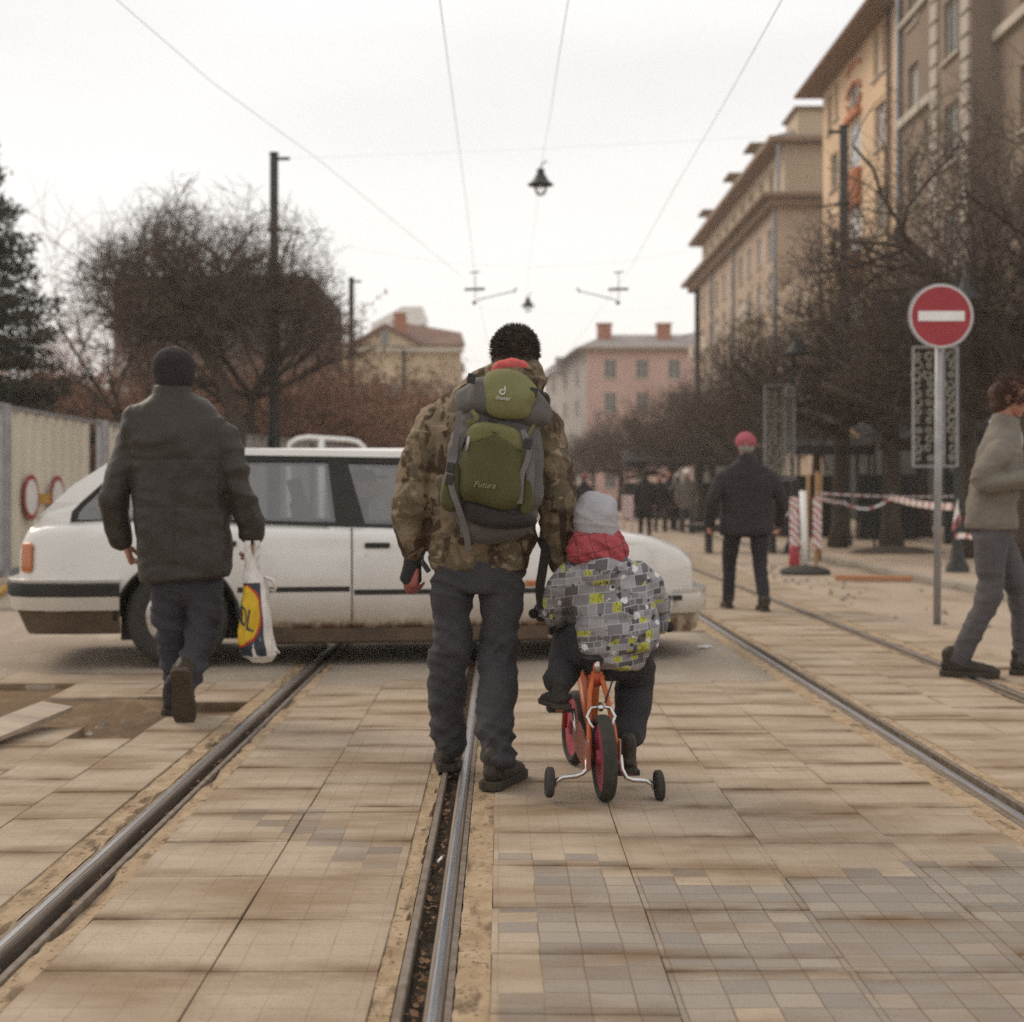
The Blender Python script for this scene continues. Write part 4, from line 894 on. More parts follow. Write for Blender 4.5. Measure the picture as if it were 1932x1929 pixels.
# ------------------------------------------------------------------ bench, barriers, tape, shop things on the right
Yb = 26.0; x0, x1 = P(1293,0,Yb).x, P(1482,0,Yb).x
t = thing('bench', 'black backless bench beyond the pedestrian in the pink hat', 'bench', ((x0+x1)/2, Yb, 0))
b = MB()
for k in range(4): b.box(((x0+x1)/2, Yb-.2+.13*k, .48), (x1-x0, .11, .06))
b.box(((x0+x1)/2, Yb-.24, .42), (x1-x0-.06, .03, .10)); b.build('seat', M['blackpl'], t, bevel=.008)
for x in (P(1337,0,Yb).x, x1-.25): b = MB(); b.box((x, Yb, .22), (.09, .42, .44)); b.build('leg', M['blackpl'], t, bevel=.01)
def tape_mat():
    t = NT('barrier_tape'); w_ = t.n('ShaderNodeTexWave', bands_direction='DIAGONAL'); w_.inputs['Scale'].default_value = 1.1; w_.inputs['Distortion'].default_value = .6
    t.l(t.co(), w_.inputs[0]); c = t.ramp(w_.outputs['Fac'], [(.0,(.46,.16,.16)),(.20,(.46,.16,.16)),(.30,(.70,.68,.67))], 'LINEAR'); return t.fin(c, .45, 0, .4)
M['tape'] = tape_mat()
def tape(pts, wd, lb, tw=0):
    b = MB(); n = len(pts); vs = []
    for i, p in enumerate(pts):
        a = tw*i/(n-1); up = V((0, sin(a), cos(a)))*wd/2; vs += [V(p)-up, V(p)+up]
    b.add(vs, [(2*i, 2*i+1, 2*i+3, 2*i+2) for i in range(n-1)]); return tag(b.build('barrier_tape', M['tape'], None, solid=.002), lb, 'barrier tape', 'red and white tape round the works')
Ya = 21.0
def sag(a, b_, s_, n=12): return [V(a).lerp(V(b_), i/n)-V((0,0,s_*4*(i/n)*(1-i/n))) for i in range(n+1)]
tape(sag(P(1545,938,Ya), P(1592,948,24), .02)+sag(P(1592,948,24), P(1680,940,24.5), .14), .07, 'tape sagging between the post and the thick tree trunk', 1.2)
tape(sag(P(1680,938,24.2), P(1806,956,19.0), .04), .10, 'straight white stretch of tape from the tree trunk to the lamp post', .3)
tape(sag(P(1540,930,Ya), P(1800,936,26), .03), .03, 'thin far tape behind the tree trunks')
tape(sag(P(1808,944,18.6), P(1798,1000,18.6), .0)+[P(1812,985,18.5), P(1806,960,18.5)], .08, 'loose end of tape hanging on the lamp post', 2.5)
tape(sag(P(1803,1012,18.7), P(1850,1020,17.5), -.03), .07, 'tape end blowing low beside the lamp post', 1.0)
tape(sag(P(1462,992,19.5), P(1495,960,Ya), .0), .05, 'short slanting tape beside the pedestrian in the pink hat')
# works barrier: post on a black foot, striped boards, stakes around a young tree
c = G(1519, 1083); t = thing('barrier_post', 'white post standing on a round black foot in the works area', 'post', c)
b = MB(); b.lathe([(.32,0),(.34,.03),(.30,.07),(.16,.11),(.05,.12),(.01,.12)], c, 28); b.build('foot', M['rubber'], t, True, auto=40)
b = MB(); b.tube([c+V((0,0,.1)), c+V((-.03,0,1.11))], .045, 12); b.build('post', M['white'], t, True)
def stripe_mat():
    t = NT('striped_board'); w_ = t.n('ShaderNodeTexWave', bands_direction='DIAGONAL'); w_.inputs['Scale'].default_value = 5.5; w_.inputs['Distortion'].default_value = 3.5
    t.l(t.co(), w_.inputs[0]); c = t.ramp(w_.outputs['Fac'], [(.0,(.42,.10,.10)),(.30,(.42,.10,.10)),(.36,(.66,.64,.62))], 'CONSTANT'); return t.fin(c, .5, 0, .4)
M['stripe'] = stripe_mat()
Yk = 21.5
for (pxa, pxb, pya, pyb, lb) in ((1490, 1507, 938, 1036, 'left red and white striped board tied before the young tree'), (1534, 1550, 938, 1036, 'right red and white striped board tied before the young tree')):
    a = P(pxa, pyb, Yk); d = P(pxb, pya, Yk); b = MB(); t = thing('striped_barrier', lb, 'barrier', (a.x, Yk, 0), 'striped boards round the young tree')
    b.box(((a.x+d.x)/2, Yk, (a.z+d.z)/2), (d.x-a.x, .04, d.z-a.z)); b.build('board', M['stripe'], t, bevel=.01); b = MB(); b.box(((a.x+d.x)/2, Yk+.05, (a.z)/2+.1), (.05, .05, a.z+.3)); b.build('stake', M['wood'], t)
b = MB(); a = G(1499, 1068); b.lathe([(.07,0),(.085,.03),(.07,.28),(.05,.30),(.01,.3)], a, 16); tag(b.build('red_marker', M['red'], None, True), 'small red plastic marker standing left of the black post foot', 'marker')
for i, (px, lb) in enumerate(((1523, 'left wooden stake round the young tree'), (1545, 'middle wooden stake round the young tree'), (1557, 'right wooden stake round the young tree'))):
    b = MB(); p = P(px, 0, 22.5); b.tube([(p.x, 22.5+.2*i, 0), (p.x+.02, 22.5+.2*i, P(0, 895-(6 if i == 1 else 0), 22.5).z)], .032, 8); tag(b.build('stake', M['wood'], None, True), lb, 'stake', 'stakes round the young tree')
# dark shop awnings and parasols on the pavement
def awning(px0, px1, py0, py1, Y, lb):
    a = P(px0, py1, Y); d = P(px1, py0, Y); t = thing('awning', lb, 'awning', (a.x, Y, 0), 'dark awnings before the shops')
    b = MB(); b.rings([[V((x, Y, a.z)), V((x, Y, a.z+.22)), V((x, Y+2.4, d.z)), V((x, Y+2.4, d.z-.08))] for x in (a.x, d.x)]); b.build('canopy', M['awning'], t)
    for x in (a.x+.1, d.x-.1):
        for dy in (.1, 2.3): b = MB(); b.tube([(x, Y+dy, 0), (x, Y+dy, a.z)], .035, 6); b.build('post', M['darkmetal'], t)
    b = MB(); b.box(((a.x+d.x)/2, Y+2.3, .75), (d.x-a.x-.3, .06, 1.5)); b.build('screen', M['shop'], t)
awning(1500, 1650, 815, 858, 32, 'left dark shop awning behind the tree trunks'); awning(1660, 1800, 790, 850, 30, 'middle dark shop awning behind the ornament frame'); awning(1845, 2050, 760, 840, 27, 'right dark awning behind the walker at the right edge')
awning(1180, 1480, 845, 880, 56, 'far long awning behind the street trees')
c = P(1650, 828, 27); t = thing('parasol', 'closed grey parasol standing before the dark awning', 'parasol', (c.x, 27, 0)); b = MB(); b.lathe([(.02,.32),(.12,.2),(.34,.02),(.36,-.05),(.02,0)], c, 16); b.build('canopy', mat('grey_canvas', (.20,.19,.20), (.15,.14,.15), 4, .8), t, True); b = MB(); b.tube([(c.x,27,0),(c.x,27,c.z+.3)], .025, 6); b.build('pole', M['darkmetal'], t)

# ------------------------------------------------------------------ trees
def grow(seed, H, spread, levels, trunk_h, r0, lean=(0,0), droop=0.0, n1=6, twig=.006, kink=.35, up=.35, trunk_pts=None, first=None, elmax=1.15, clip=None):
    rnd = random.Random(seed); tr = MB(); tw = MB()
    def seg(mb, pts, r1, r2, n): mb.tube(pts, [r1+(r2-r1)*i/(len(pts)-1) for i in range(len(pts))], n)
    pts = trunk_pts or [V((lean[0]*(i/5)**1.5+rnd.uniform(-.04,.04), lean[1]*(i/5), trunk_h*i/5)) for i in range(6)]
    rr = [r0*1.55, r0*1.12]+[r0*(1-.3*i/(len(pts)-1)) for i in range(2, len(pts))]
    tr.tube(pts, rr, 12)
    def rec(p, d, L_, r, lv):
        k = 4 if lv < 3 else 3; q = [p]; dd = d.copy()
        for i in range(k):
            dd = (dd + V((rnd.uniform(-1,1), rnd.uniform(-1,1), rnd.uniform(-.6,1)*up - droop*lv*.5))*kink).normalized(); q.append(q[-1]+dd*L_/k)
        last = lv >= len(levels)
        if clip and lv > 1:
            e = q[-1]-clip[0]
            if (e.x/clip[1])**2+(e.y/clip[1])**2+(e.z/clip[2])**2 > rnd.uniform(.85,1.2): return
        r2 = r*.55 if not last else r*.5
        seg(tr if lv < 3 else tw, q, r, r2, 7 if lv < 2 else (5 if lv < 3 else 3))
        if last: return
        cnt = levels[lv-1+1-1] if False else levels[lv]if lv < len(levels) else 0
        for j in range(cnt):
            f = .25+.75*(j+rnd.random())/cnt; i = min(k-1, int(f*k)); base = q[i].lerp(q[i+1], f*k-i)
            ax = (q[i+1]-q[i]).normalized(); side = V((rnd.gauss(0,1), rnd.gauss(0,1), rnd.gauss(0,1)+.2)); side = (side-ax*side.dot(ax)).normalized()
            nd = (ax*rnd.uniform(.45,.9)+side*rnd.uniform(.6,1.0)).normalized()
            rec(base, nd, L_*rnd.uniform(.48,.78), max(twig*.8, r*.5*(1-.3*f)), lv+1)
    top = pts[-1]
    for j in range(levels[0]):
        a = 2*pi*(j+rnd.random()*.6)/levels[0]; el = rnd.uniform(.2,elmax) if j else min(1.45, elmax+.2)
        d = V((cos(a)*cos(el)*spread, sin(a)*cos(el)*spread, sin(el))).normalized()
        rec(pts[-1] if rnd.random() < .5 else pts[-2].lerp(pts[-1], rnd.random()), d, (H-trunk_h)*rnd.uniform(.55,.72), r0*.5, 1)
    return tr, tw
def tree(name, lb, seed, loc, H, spread, levels, trunk_h, r0, tmat='twig', group=None, leaves=None, cat='tree', **k):
    tr, tw = grow(seed, H, spread, levels, trunk_h, r0, **k)
    t = thing(name, lb, cat, loc, group)
    for mb, nm, m in ((tr, 'trunk', 'bark'), (tw, 'crown', tmat)):
        me = bpy.data.meshes.new(nm); me.from_pydata(mb.v, [], mb.f); me.update(); me.materials.append(M[m]); me.polygons.foreach_set('use_smooth', [True]*len(me.polygons))
        o = bpy.data.objects.new(nm, me); COL.objects.link(o); o.parent = t
    if leaves:
        rnd = random.Random(seed+1); lf_ = MB(); n = leaves[0]; tv = tw.v
        for i in range(n):
            c = V(tv[rnd.randrange(len(tv))])+V((rnd.gauss(0,.05), rnd.gauss(0,.05), rnd.gauss(0,.05))); s_ = leaves[1]*rnd.uniform(.6,1.3)
            a = V((rnd.gauss(0,1), rnd.gauss(0,1), rnd.gauss(0,1))).normalized(); b_ = a.orthogonal().normalized()
            lf_.add([c-a*s_, c+b_*s_*.5, c+a*s_, c-b_*s_*.5], [(0,1,2,3)])
        me = bpy.data.meshes.new('leaves'); me.from_pydata(lf_.v, [], lf_.f); me.update(); me.materials.append(M[leaves[2]])
        o = bpy.data.objects.new('leaves', me); COL.objects.link(o); o.parent = t
    return t
# pollarded bare tree with a curved trunk, left
Yt = 27.0; b0 = P(440, 930, Yt); b0.z = 0
bend = [V((0,0,-.05)), P(446,800,Yt)-b0, P(430,745,Yt)-b0, P(412,705,Yt)-b0, P(388,665,Yt)-b0, P(372,640,Yt)-b0]
tree('bare_tree', 'big bare tree with a curved trunk and dense twig crown, behind the dark coated man', 21, b0, 6.9, 1.7, [10,7,6,5,4], 3.8, .16, 'twig', trunk_pts=bend, twig=.0075, kink=.38, up=.12, elmax=1.0, clip=(V((-.45,0,4.55)), 2.95, 2.65))
b1 = P(470, 930, Yt+1.5); b1.z = 0
tree('bare_tree', 'bare tree with a leaning trunk merging with the curved one, left of the thick pole', 5, b1, 6.2, 1.5, [7,6,6,5,3], 3.0, .13, 'twig', twig=.0075, kink=.36, up=.15, elmax=1.0, clip=(V((0,0,4.0)), 2.6, 2.3))
b2 = P(265, 930, 33); b2.z = 0
tree('bare_tree', 'thin pale bare tree with open branches, right of the conifer', 8, b2, 7.8, .9, [7,5,4,4], 2.2, .10, 'redleaf', twig=.008, kink=.25, up=.6)
b2 = P(150, 930, 36); b2.z = 0
tree('bare_tree', 'low reddish bare tree between conifer and dark coated man', 9, b2, 5.6, 1.1, [7,5,5,4], 1.4, .10, 'redleaf', twig=.008, kink=.3)
# conifer at the far left
def conifer(loc, H, R0, lb, seed):
    rnd = random.Random(seed); t = thing('conifer', lb, 'tree', loc); b = MB(); b.tube([(0,0,0),(0,0,H*.5),(0,0,H)], [.22,.14,.02], 10)
    me = bpy.data.meshes.new('trunk'); me.from_pydata(b.v, [], b.f); me.update(); me.materials.append(M['bark']); o = bpy.data.objects.new('trunk', me); COL.objects.link(o); o.parent = t
    b = MB(); vs = []; fs = []
    z = 1.2
    while z < H-.1:
        f = 1-z/H; n = int(7+10*f); R_ = R0*(f**.75)*rnd.uniform(.8,1.12)
        for j in range(n):
            a = rnd.uniform(0, 2*pi); L_ = R_*rnd.uniform(.7,1.08); d = V((cos(a), sin(a), 0)); m_ = int(L_/.045)
            for i in range(m_):
                u = i/m_; c = V((0,0,z))+d*L_*u+V((0,0,-.28*L_*u+.22*L_*u*u)); wd = (.42*(1-u)+.12)*min(1,u*4+.2)*.8
                for q in range(4):
                    e = V((rnd.gauss(0,1)*wd*.5, rnd.gauss(0,1)*wd*.5, rnd.gauss(-.2,.5)*.13)); s_ = rnd.uniform(.05,.11); nn = V((rnd.gauss(0,1), rnd.gauss(0,1), rnd.gauss(0,.6))).normalized(); o_ = nn.orthogonal().normalized()
                    k_ = len(vs); p = c+e; vs += [p-nn*s_, p+o_*s_*.28, p+nn*s_, p-o_*s_*.28]; fs.append((k_,k_+1,k_+2,k_+3))
        z += .16+.10*f
    me = bpy.data.meshes.new('crown'); me.from_pydata([tuple(v) for v in vs], [], fs); me.update(); me.materials.append(M['needle']); o = bpy.data.objects.new('crown', me); COL.objects.link(o); o.parent = t
cb = P(-62, 930, 28); conifer((cb.x, 28, 0), 8.8, 3.3, 'dark conifer at the left edge of the picture behind the fence', 4)
# reddish shrubs and far bare trees on the left
GL = 'reddish bare trees and shrubs behind the left fence'
base = tree('leafy_shrub', 'reddish brown shrub with dry leaves between the thick and the second pole', 31, (P(585,0,38).x, 38, 0), 5.5, 1.1, [8,6,5,4], .9, .07, 'twig', GL, (9000, .055, 'redleaf'), 'shrub', twig=.007)
for (px, Y, s_, rz, lb) in ((690, 45, 1.0, 2.0, 'reddish shrub right of the second pole, before the yellow house'), (495, 36, .82, 4.0, 'reddish shrub just left of the thick pole foot'), (800, 60, 1.15, .8, 'reddish tree before the right half of the yellow house'),
                            (740, 52, 1.05, 3.3, 'reddish tree by the farthest left pole'), (640, 40, .92, 5.1, 'reddish shrub behind the white tubular frame'), (330, 42, .95, 1.3, 'reddish shrub seen right of the dark coated man head'), (205, 40, .95, 2.6, 'reddish shrub seen left of the dark coated man head'), (110, 43, 1.0, 5.6, 'reddish shrub behind the cream fence panel with the round signs')):
    dup(base, (P(px,0,Y).x, Y, 0), rz, s_, lb)
# street trees on the right
GR = 'pruned bare street trees on the right pavement'
ta = tree('street_tree', 'dark bare street tree with a thick flared trunk beside the works tape', 41, (P(1683,0,26.5).x, 26.5, .03), 6.3, 1.5, [8,7,6,5,3], 2.3, .17, 'twig2', GR, twig=.0075, kink=.46, up=.15, elmax=1.1, clip=(V((0,0,3.9)), 3.0, 2.7))
tb = tree('street_tree', 'dark bare street tree right behind the tall tram pole', 43, (P(1583,0,27.4).x, 27.4, .03), 5.4, 1.5, [8,6,6,4,3], 2.3, .14, 'twig2', GR, twig=.0075, kink=.46, up=.15, elmax=1.1, clip=(V((0,0,3.5)), 2.8, 2.1))
for (src, px, Y, s_, rz, lb) in ((ta, 1940, 20.5, 1.12, 2.2, 'dark bare street tree above the walker at the right edge'), (ta, 1828, 23.0, 1.02, 4.2, 'dark bare street tree behind the larger ornament panel'),
                            (tb, 1460, 36.0, 1.0, 2.5, 'bare street tree behind the farther ornament panel'), (tb, 1395, 43.0, .95, 5.0, 'bare street tree above the pedestrian in the pink hat'),
                            (tb, 1322, 50.0, .95, 1.0, 'bare street tree beside the far right tram pole'), (ta, 1265, 58.0, .88, 3.5, 'bare street tree above the strolling group'),
                            (tb, 1215, 68.0, 1.05, 2.0, 'bare street tree left of the strolling group, sixth along the row'), (ta, 1170, 80.0, .92, .4, 'far bare street tree just right of the backpack man arm'),
                            (tb, 1120, 90.0, 1.0, 4.4, 'farthest bare street tree under the pink house'), (tb, 1540, 40.0, 1.1, .6, 'bare tree before the corner of the apricot block'),
                            (tb, 1085, 104.0, 1.05, 5.4, 'bare tree at the very end of the street'), (ta, 1740, 34.0, 1.02, 1.4, 'bare tree before the drainpipes of the brown block'), (tb, 1345, 60.0, 1.15, 2.9, 'bare tree before the long beige block')):
    dup(src, (P(px,0,Y).x, Y, .03), rz, s_, lb)
b = MB(); c = G(1690, 1046); b.grid(lambda u, v_: (c.x+1.7*(u-.5), c.y+1.6*(v_-.5), .02+.13*max(0, 1-((u-.5)*2)**2-((v_-.5)*2)**2)+.02*noise.noise(V((u*9,v_*9,1)))), 24, 24); struct(b.build('earth_mound', M['bark'], smooth=True))
# ------------------------------------------------------------------ white estate car
TH = radians(8); CD = V((cos(TH), sin(TH), 0)); CN = V((-sin(TH), cos(TH), 0)); CR = V((-1.99, 8.80, 0)); CW = 1.68
def spx(px, off=0):
    """length along the car side for a photo column"""
    k = (px-945)/FPX; return (k*CR.y - CR.x)/(CD.x - k*CD.y)
def zpx(px, py): Y = CR.y+spx(px)*CD.y; return EYE-(py-930)/FPX*Y
def sz(px, py): return (spx(px), zpx(px, py))
def C(s, w_, z): return CR + CD*s + CN*w_ + V((0,0,z))
S0, S1 = spx(30), spx(1330)
def inset(s, z):
    """how far the body side lies inside the widest plane"""
    i = 0.0
    if z > .86: i += (z-.86)*.36 + .012
    i += .035*max(0, (z-.52))**2/.1 if z < .86 else .035*.1156/.1
    if z < .40: i += (.40-z)*.20
    e = s-S0
    if e < .30: i += .16*(1-max(e,0)/.30)**2.2
    e = S1-s
    if e < .75: i += .30*(1-max(e,0)/.75)**2.4
    return i
WR = .315; WB = spx(1145)
def arch(s, low):
    for c in (0, WB):
        if abs(s-c) < .375: return max(low, .30+sqrt(max(0, .375**2-(s-c)**2))*.98)
    return low
def body_paint():
    t = NT('white_car_paint'); s = t.n('ShaderNodeSeparateXYZ'); t.l(t.tc.outputs['Object'], s.inputs[0])
    z = s.outputs[2]; n = t.noise(t.co((1,1,1)), 2.2, 6, .6); n2 = t.noise(t.co((1,1,.5)), 9, 6, .65)
    c = t.mix(t.ramp(n, [(.35,0),(.7,.5)]), (.70,.68,.64), (.60,.575,.53))
    zz = t.math('ADD', z, t.math('MULTIPLY', t.math('SUBTRACT', n2, .5), .16))
    c = t.mix(t.ramp(zz, [(.20,.9),(.36,.42),(.60,.08),(.75,0)]), c, (.30,.21,.13))
    r = t.math('MULTIPLY', t.ramp(zz, [(.255,1),(.30,0)]), t.ramp(n2, [(.42,0),(.52,1)]))
    c = t.mix(r, c, (.13,.065,.03))
    t.b.inputs['Coat Weight'].default_value = .6; t.b.inputs['Coat Roughness'].default_value = .06
    return t.fin(c, .30, 0, .5)
M['carwhite'] = body_paint()
M['valance'] = mat('muddy_valance', (.135,.09,.058), (.075,.052,.036), 6, .7, .3, 40)
M['frameblack'] = mat('window_frame_black', (.034,.031,.028), (.025,.023,.021), 9, .6, .05, 60, 0, .2)
M['lampamber'] = mat('amber_lens', (.46,.14,.035), (.36,.10,.025), 12, .2, .05, 60, 0, .6)
M['upholst'] = fabric('car_upholstery', (.12,.11,.11), (.08,.075,.075), 8, 100)
car = thing('parked_car', 'white old estate car with rust and dirt on its sills, standing across the tram tracks', 'car', C(1.3, .85, 0))
def zbot(s):
    return arch(s, .235 if 0 < s < WB else (.36 if s < 0 else .40))
beltA, beltB = zpx(200, 986), zpx(760, 1000)
HP = [(spx(985), zpx(985, 998)), (spx(1060), zpx(1060, 999)), (spx(1180), zpx(1180, 1009)), (spx(1250), zpx(1250, 1020)), (spx(1300), zpx(1300, 1038)), (spx(1325), zpx(1325, 1058)), (S1, zpx(1330, 1075))]
RP = [(S0, zpx(38, 1035)), (spx(40), zpx(40, 1015)), (spx(48), zpx(48, 1000)), (spx(80), zpx(80, 991)), (spx(200), beltA), (spx(760), beltB)]
PR = RP+HP
def ztop(s):
    if s <= PR[0][0]: return PR[0][1]
    for (a, za), (b_, zb) in zip(PR, PR[1:]):
        if s <= b_: f = (s-a)/(b_-a+1e-9); return za+(zb-za)*f
    return PR[-1][1]
def side_piece(name, s0, s1, far=False, m='carwhite'):
    b = MB(); n = max(2, int((s1-s0)/.02)); nv = 16
    def f(u, v_):
        s = s0+(s1-s0)*u; zb, zt = zbot(s), ztop(s); z = zb+(zt-zb)*v_; i = inset(s, z)
        # crease at handle height and rounded shoulder
        i += .007*exp(-((z-.745)/.009)**2)-.004*(z > .745)*exp(-((z-.745)/.05)**2)
        dt = zt-z
        if dt < .05: i += .03*(1-dt/.05)**2
        return C(s, (CW-i) if far else i, z)
    b.grid(f, n, nv)
    # rolled inner lip so the panel has thickness
    o = b.build(name, M[m], car, True, solid=.022, offset=0, auto=50); return o
cuts = [S0, spx(420), spx(664), spx(968), S1]
for nm, a, b_ in zip(('rear_quarter', 'door', 'door', 'front_wing'), cuts, cuts[1:]): side_piece(nm, a+.0045, b_-.0045)
side_piece('far_side', S0, S1, True)
b = MB()   # dark inner shell behind the gaps
b.grid(lambda u, v_: C(.42+(WB-.84)*u, .10+inset(1, .5)*0, .22+.60*v_), 2, 2); b.box(C((WB)/2, CW/2, .27), (WB-.8, CW-.15, .08), TH); b.box(C(WB+.2, CW/2, .56), (.62, CW-.55, .3), TH); b.box(C(-.05, CW/2, .62), (1.1, CW-.5, .1), TH)
b.build('underbody', M['blackpl'], car)
# bonnet
b = MB(); h0 = HP[0][0]
def bon(u, v_):
    s = h0+(S1-h0)*u; zt = ztop(s); i = inset(s, zt)+.03; w_ = i+(CW-2*i)*v_; k = sin(pi*v_)**.6 if 0 < v_ < 1 else 0
    bow = .06*k*(u**2) ; return C(s+bow, w_, zt+.035*k*(1-.4*u))
b.grid(bon, 40, 20); b.build('bonnet', M['carwhite'], car, True)
b = MB()   # nose panel
b.grid(lambda u, v_: C(S1+.06*sin(pi*v_)**.6*(1 if 0 < v_ < 1 else 0), inset(S1, .6)+.03+(CW-2*inset(S1, .6)-.06)*v_, zbot(S1)+(ztop(S1)-zbot(S1))*u), 8, 20); b.build('nose', M['carwhite'], car, True)
b = MB(); b.grid(lambda u, v_: C(S0-.03*sin(pi*v_), inset(S0, .7)+(CW-2*inset(S0, .7))*v_, .36+(zpx(38,1035)-.36)*u), 8, 14); b.grid(lambda u, v_: C(S0+.02+(spx(48)-S0)*u*1.4, .16+(CW-.32)*v_, zpx(38,1035)+.12*u), 3, 10); b.build('tailgate', M['carwhite'], car, True, solid=.02)
# greenhouse
zr = EYE+82*9.15/2700
def GS(s, z): return C(s, inset(s, z) + .03, z)
def GF(s, z): return C(s, CW-inset(s, z) - .03, z)
ol = [(52,996),(70,972),(95,948),(130,916),(195,873),(222,860),(255,853),(460,846),(770,851),(868,856),(905,880),(1000,1001),(760,1001),(420,989)]
hole = [(128,987),(131,967),(146,950),(196,903),(235,875),(262,866),(460,858),(770,863),(852,866),(882,884),(962,999),(760,1000.5),(420,988.5)]
glass3 = [[(140,982),(143,966),(155,951),(200,910),(240,884),(262,875),(408,870),(408,980)], [(434,869),(620,870),(634,987),(436,982)], [(658,872),(846,876),(868,888),(930,992),(690,990)]]
ins = lambda L_: [sz(a, b_) for a, b_ in L_]
for fn, fl in ((GS, 0), (GF, 1)):
    b = MB(); b.poly(ins(ol), [ins(hole)], fn); b.build('window_surround', M['carwhite'], car, solid=.03, offset=0)
    b = MB(); b.poly(ins(hole), [ins(q) for q in glass3], lambda s, z, fn=fn, fl=fl: fn(s, z)+CN*(.004 if not fl else -.004)); b.build('window_frame', M['frameblack'], car, solid=.02, offset=0)
    for q in glass3: b = MB(); b.poly(ins(q), [], lambda s, z, fn=fn, fl=fl: fn(s, z)+CN*(.008 if not fl else -.008)); b.build('side_window', M['carglass'], car)
# roof
rs0, rs1 = spx(215), spx(872)
b = MB()
def roof(u, v_):
    s = rs0+(rs1-rs0)*u; ze = zpx(945, 0)*0 + (EYE-( (852 if True else 0) -930)/FPX*(CR.y+s*CD.y))
    ed = min(v_, 1-v_); k = min(1, ed/.16); k = sin(k*pi/2)
    i = inset(s, ze)+.02; endk = min(1, min(u, 1-u)/.08); endk = sin(endk*pi/2)
    return C(s, i+(CW-2*i)*v_, ze-.012+.048*k*(.35+.65*endk))
b.grid(roof, 40, 30); b.build('roof', M['carwhite'], car, True, solid=.02, offset=-1)
for (a, z0, c, z1, nm, ml) in ((rs1-.01, zr-.03, spx(1000), .86, 'windscreen', 'carglass'), (rs0+.01, zr-.04, spx(55), .90, 'tailgate_window', 'carglass')):
    b = MB(); b.add([C(a, .27, z0), C(a, CW-.27, z0), C(c, CW-.12, z1), C(c, .12, z1)], [(0,1,2,3)]); b.build(nm, M[ml], car)
# mouldings, bumpers
def strip(px0, px1, zf, h, dep, m, nm, far=False):
    b = MB(); n = 60; s0, s1 = spx(px0), spx(px1)
    rings = []
    for i in range(n+1):
        s = s0+(s1-s0)*i/n; z = zf(s); a = inset(s, z); rings.append([C(s, a+.012, z-h/2), C(s, a-dep, z-h/2+.006), C(s, a-dep, z+h/2-.006), C(s, a+.012, z+h/2)])
    b.rings(rings); return b.build(nm, M[m], car)
strip(448, 660, lambda s: zpx(560, 1112), .045, .012, 'frameblack', 'side_moulding'); strip(668, 966, lambda s: zpx(800, 1116), .045, .012, 'frameblack', 'side_moulding'); strip(970, 1040, lambda s: zpx(1000, 1114), .045, .012, 'frameblack', 'side_moulding')
def bumper(sign, prof_m, nm):
    """wraps round the end: path in plan"""
    b = MB(); path = []
    if sign < 0:
        path = [(-.345, -.005), (-.6, -.02), (S0+.08, .035), (S0-.01, .12), (S0-.06, .30), (S0-.08, CW/2), (S0-.06, CW-.30), (S0-.01, CW-.12), (S0+.08, CW-.035), (-.345, CW)]
    else:
        path = [(WB+.40, .035), (S1-.25, .10), (S1-.03, .20), (S1+.07, .36), (S1+.12, CW/2), (S1+.07, CW-.36), (S1-.03, CW-.2), (S1-.25, CW-.1), (WB+.40, CW-.035)]
    cen = V((sum(p[0] for p in path)/len(path), CW/2, 0))
    for prof, m, n_ in prof_m:
        b = MB(); rings = []
        for i, (s, w_) in enumerate(path):
            a = V(path[max(0, i-1)]); c = V(path[min(len(path)-1, i+1)]); d = (c-a).normalized(); out = V((d.y, -d.x)); 
            if sign > 0: out = -out if out.dot(V((s-cen.x, w_-cen.y))) < 0 else out
            if out.dot(V((s-WB/2, w_-CW/2))) < 0: out = -out
            rings.append([C(s+out.x*o_, w_+out.y*o_, z) for o_, z in prof])
        b.rings(rings); b.build(n_, M[m], car, True, auto=40)
z1, z2, z3, z4, z5 = zpx(100,1092), zpx(100,1101), zpx(100,1125), zpx(100,1152), zpx(100,1199)
bumper(-1, [([(-.03,z2+.002),(.035,z2+.002),(.045,z1-.006),(.03,z1),(-.03,z1)], 'carwhite', 'bumper_top'), ([(-.03,z3),(.045,z3),(.052,z2-.01),(.045,z2),(-.03,z2)], 'frameblack', 'bumper_strip'), ([(-.03,z4),(.02,z4),(.04,z3-.004),(-.03,z3-.002)], 'carwhite', 'bumper_lower'), ([(-.12,z5),(-.07,z5),(-.005,z4-.004),(-.03,z4-.002)], 'valance', 'rear_valance')], 'b')
y1, y2, y3, y4, y5 = zpx(1290,1112), zpx(1290,1120), zpx(1290,1138), zpx(1290,1160), zpx(1290,1197)
bumper(1, [([(-.03,y2),(.04,y2),(.045,y1-.004),(-.03,y1)], 'carwhite', 'bumper_top'), ([(-.03,y4),(.03,y4),(.045,y3),(.035,y2-.002),(-.03,y2-.002)], 'carwhite', 'bumper_body'), ([(-.10,y5),(-.03,y5),(.0,y4-.012),(-.02,y4-.006)], 'carwhite', 'front_apron')], 'b')
b = MB(); a = C(S1-.20, .085, (y2+y3)/2+.0); b.box(a+CN*-.035, (.13, .02, .035), TH+.26); b.build('bumper_marker', M['frameblack'], car)
b = MB(); b.box(C(spx(1005), inset(spx(1005), .55)-.012, zpx(1005, 1100)), (.10, .02, .035), TH); b.build('side_indicator', M['lampamber'], car, bevel=.004)
b = MB()   # sill
rings = []
for i in range(41):
    s = .375+(WB-.75)*i/40; rings.append([C(s, .06, .135), C(s, .025, .15), C(s, .012, .232), C(s, .05, .236), C(s, .16, .236), C(s, .16, .135)])
b.rings(rings); b.build('sill', M['valance'], car)
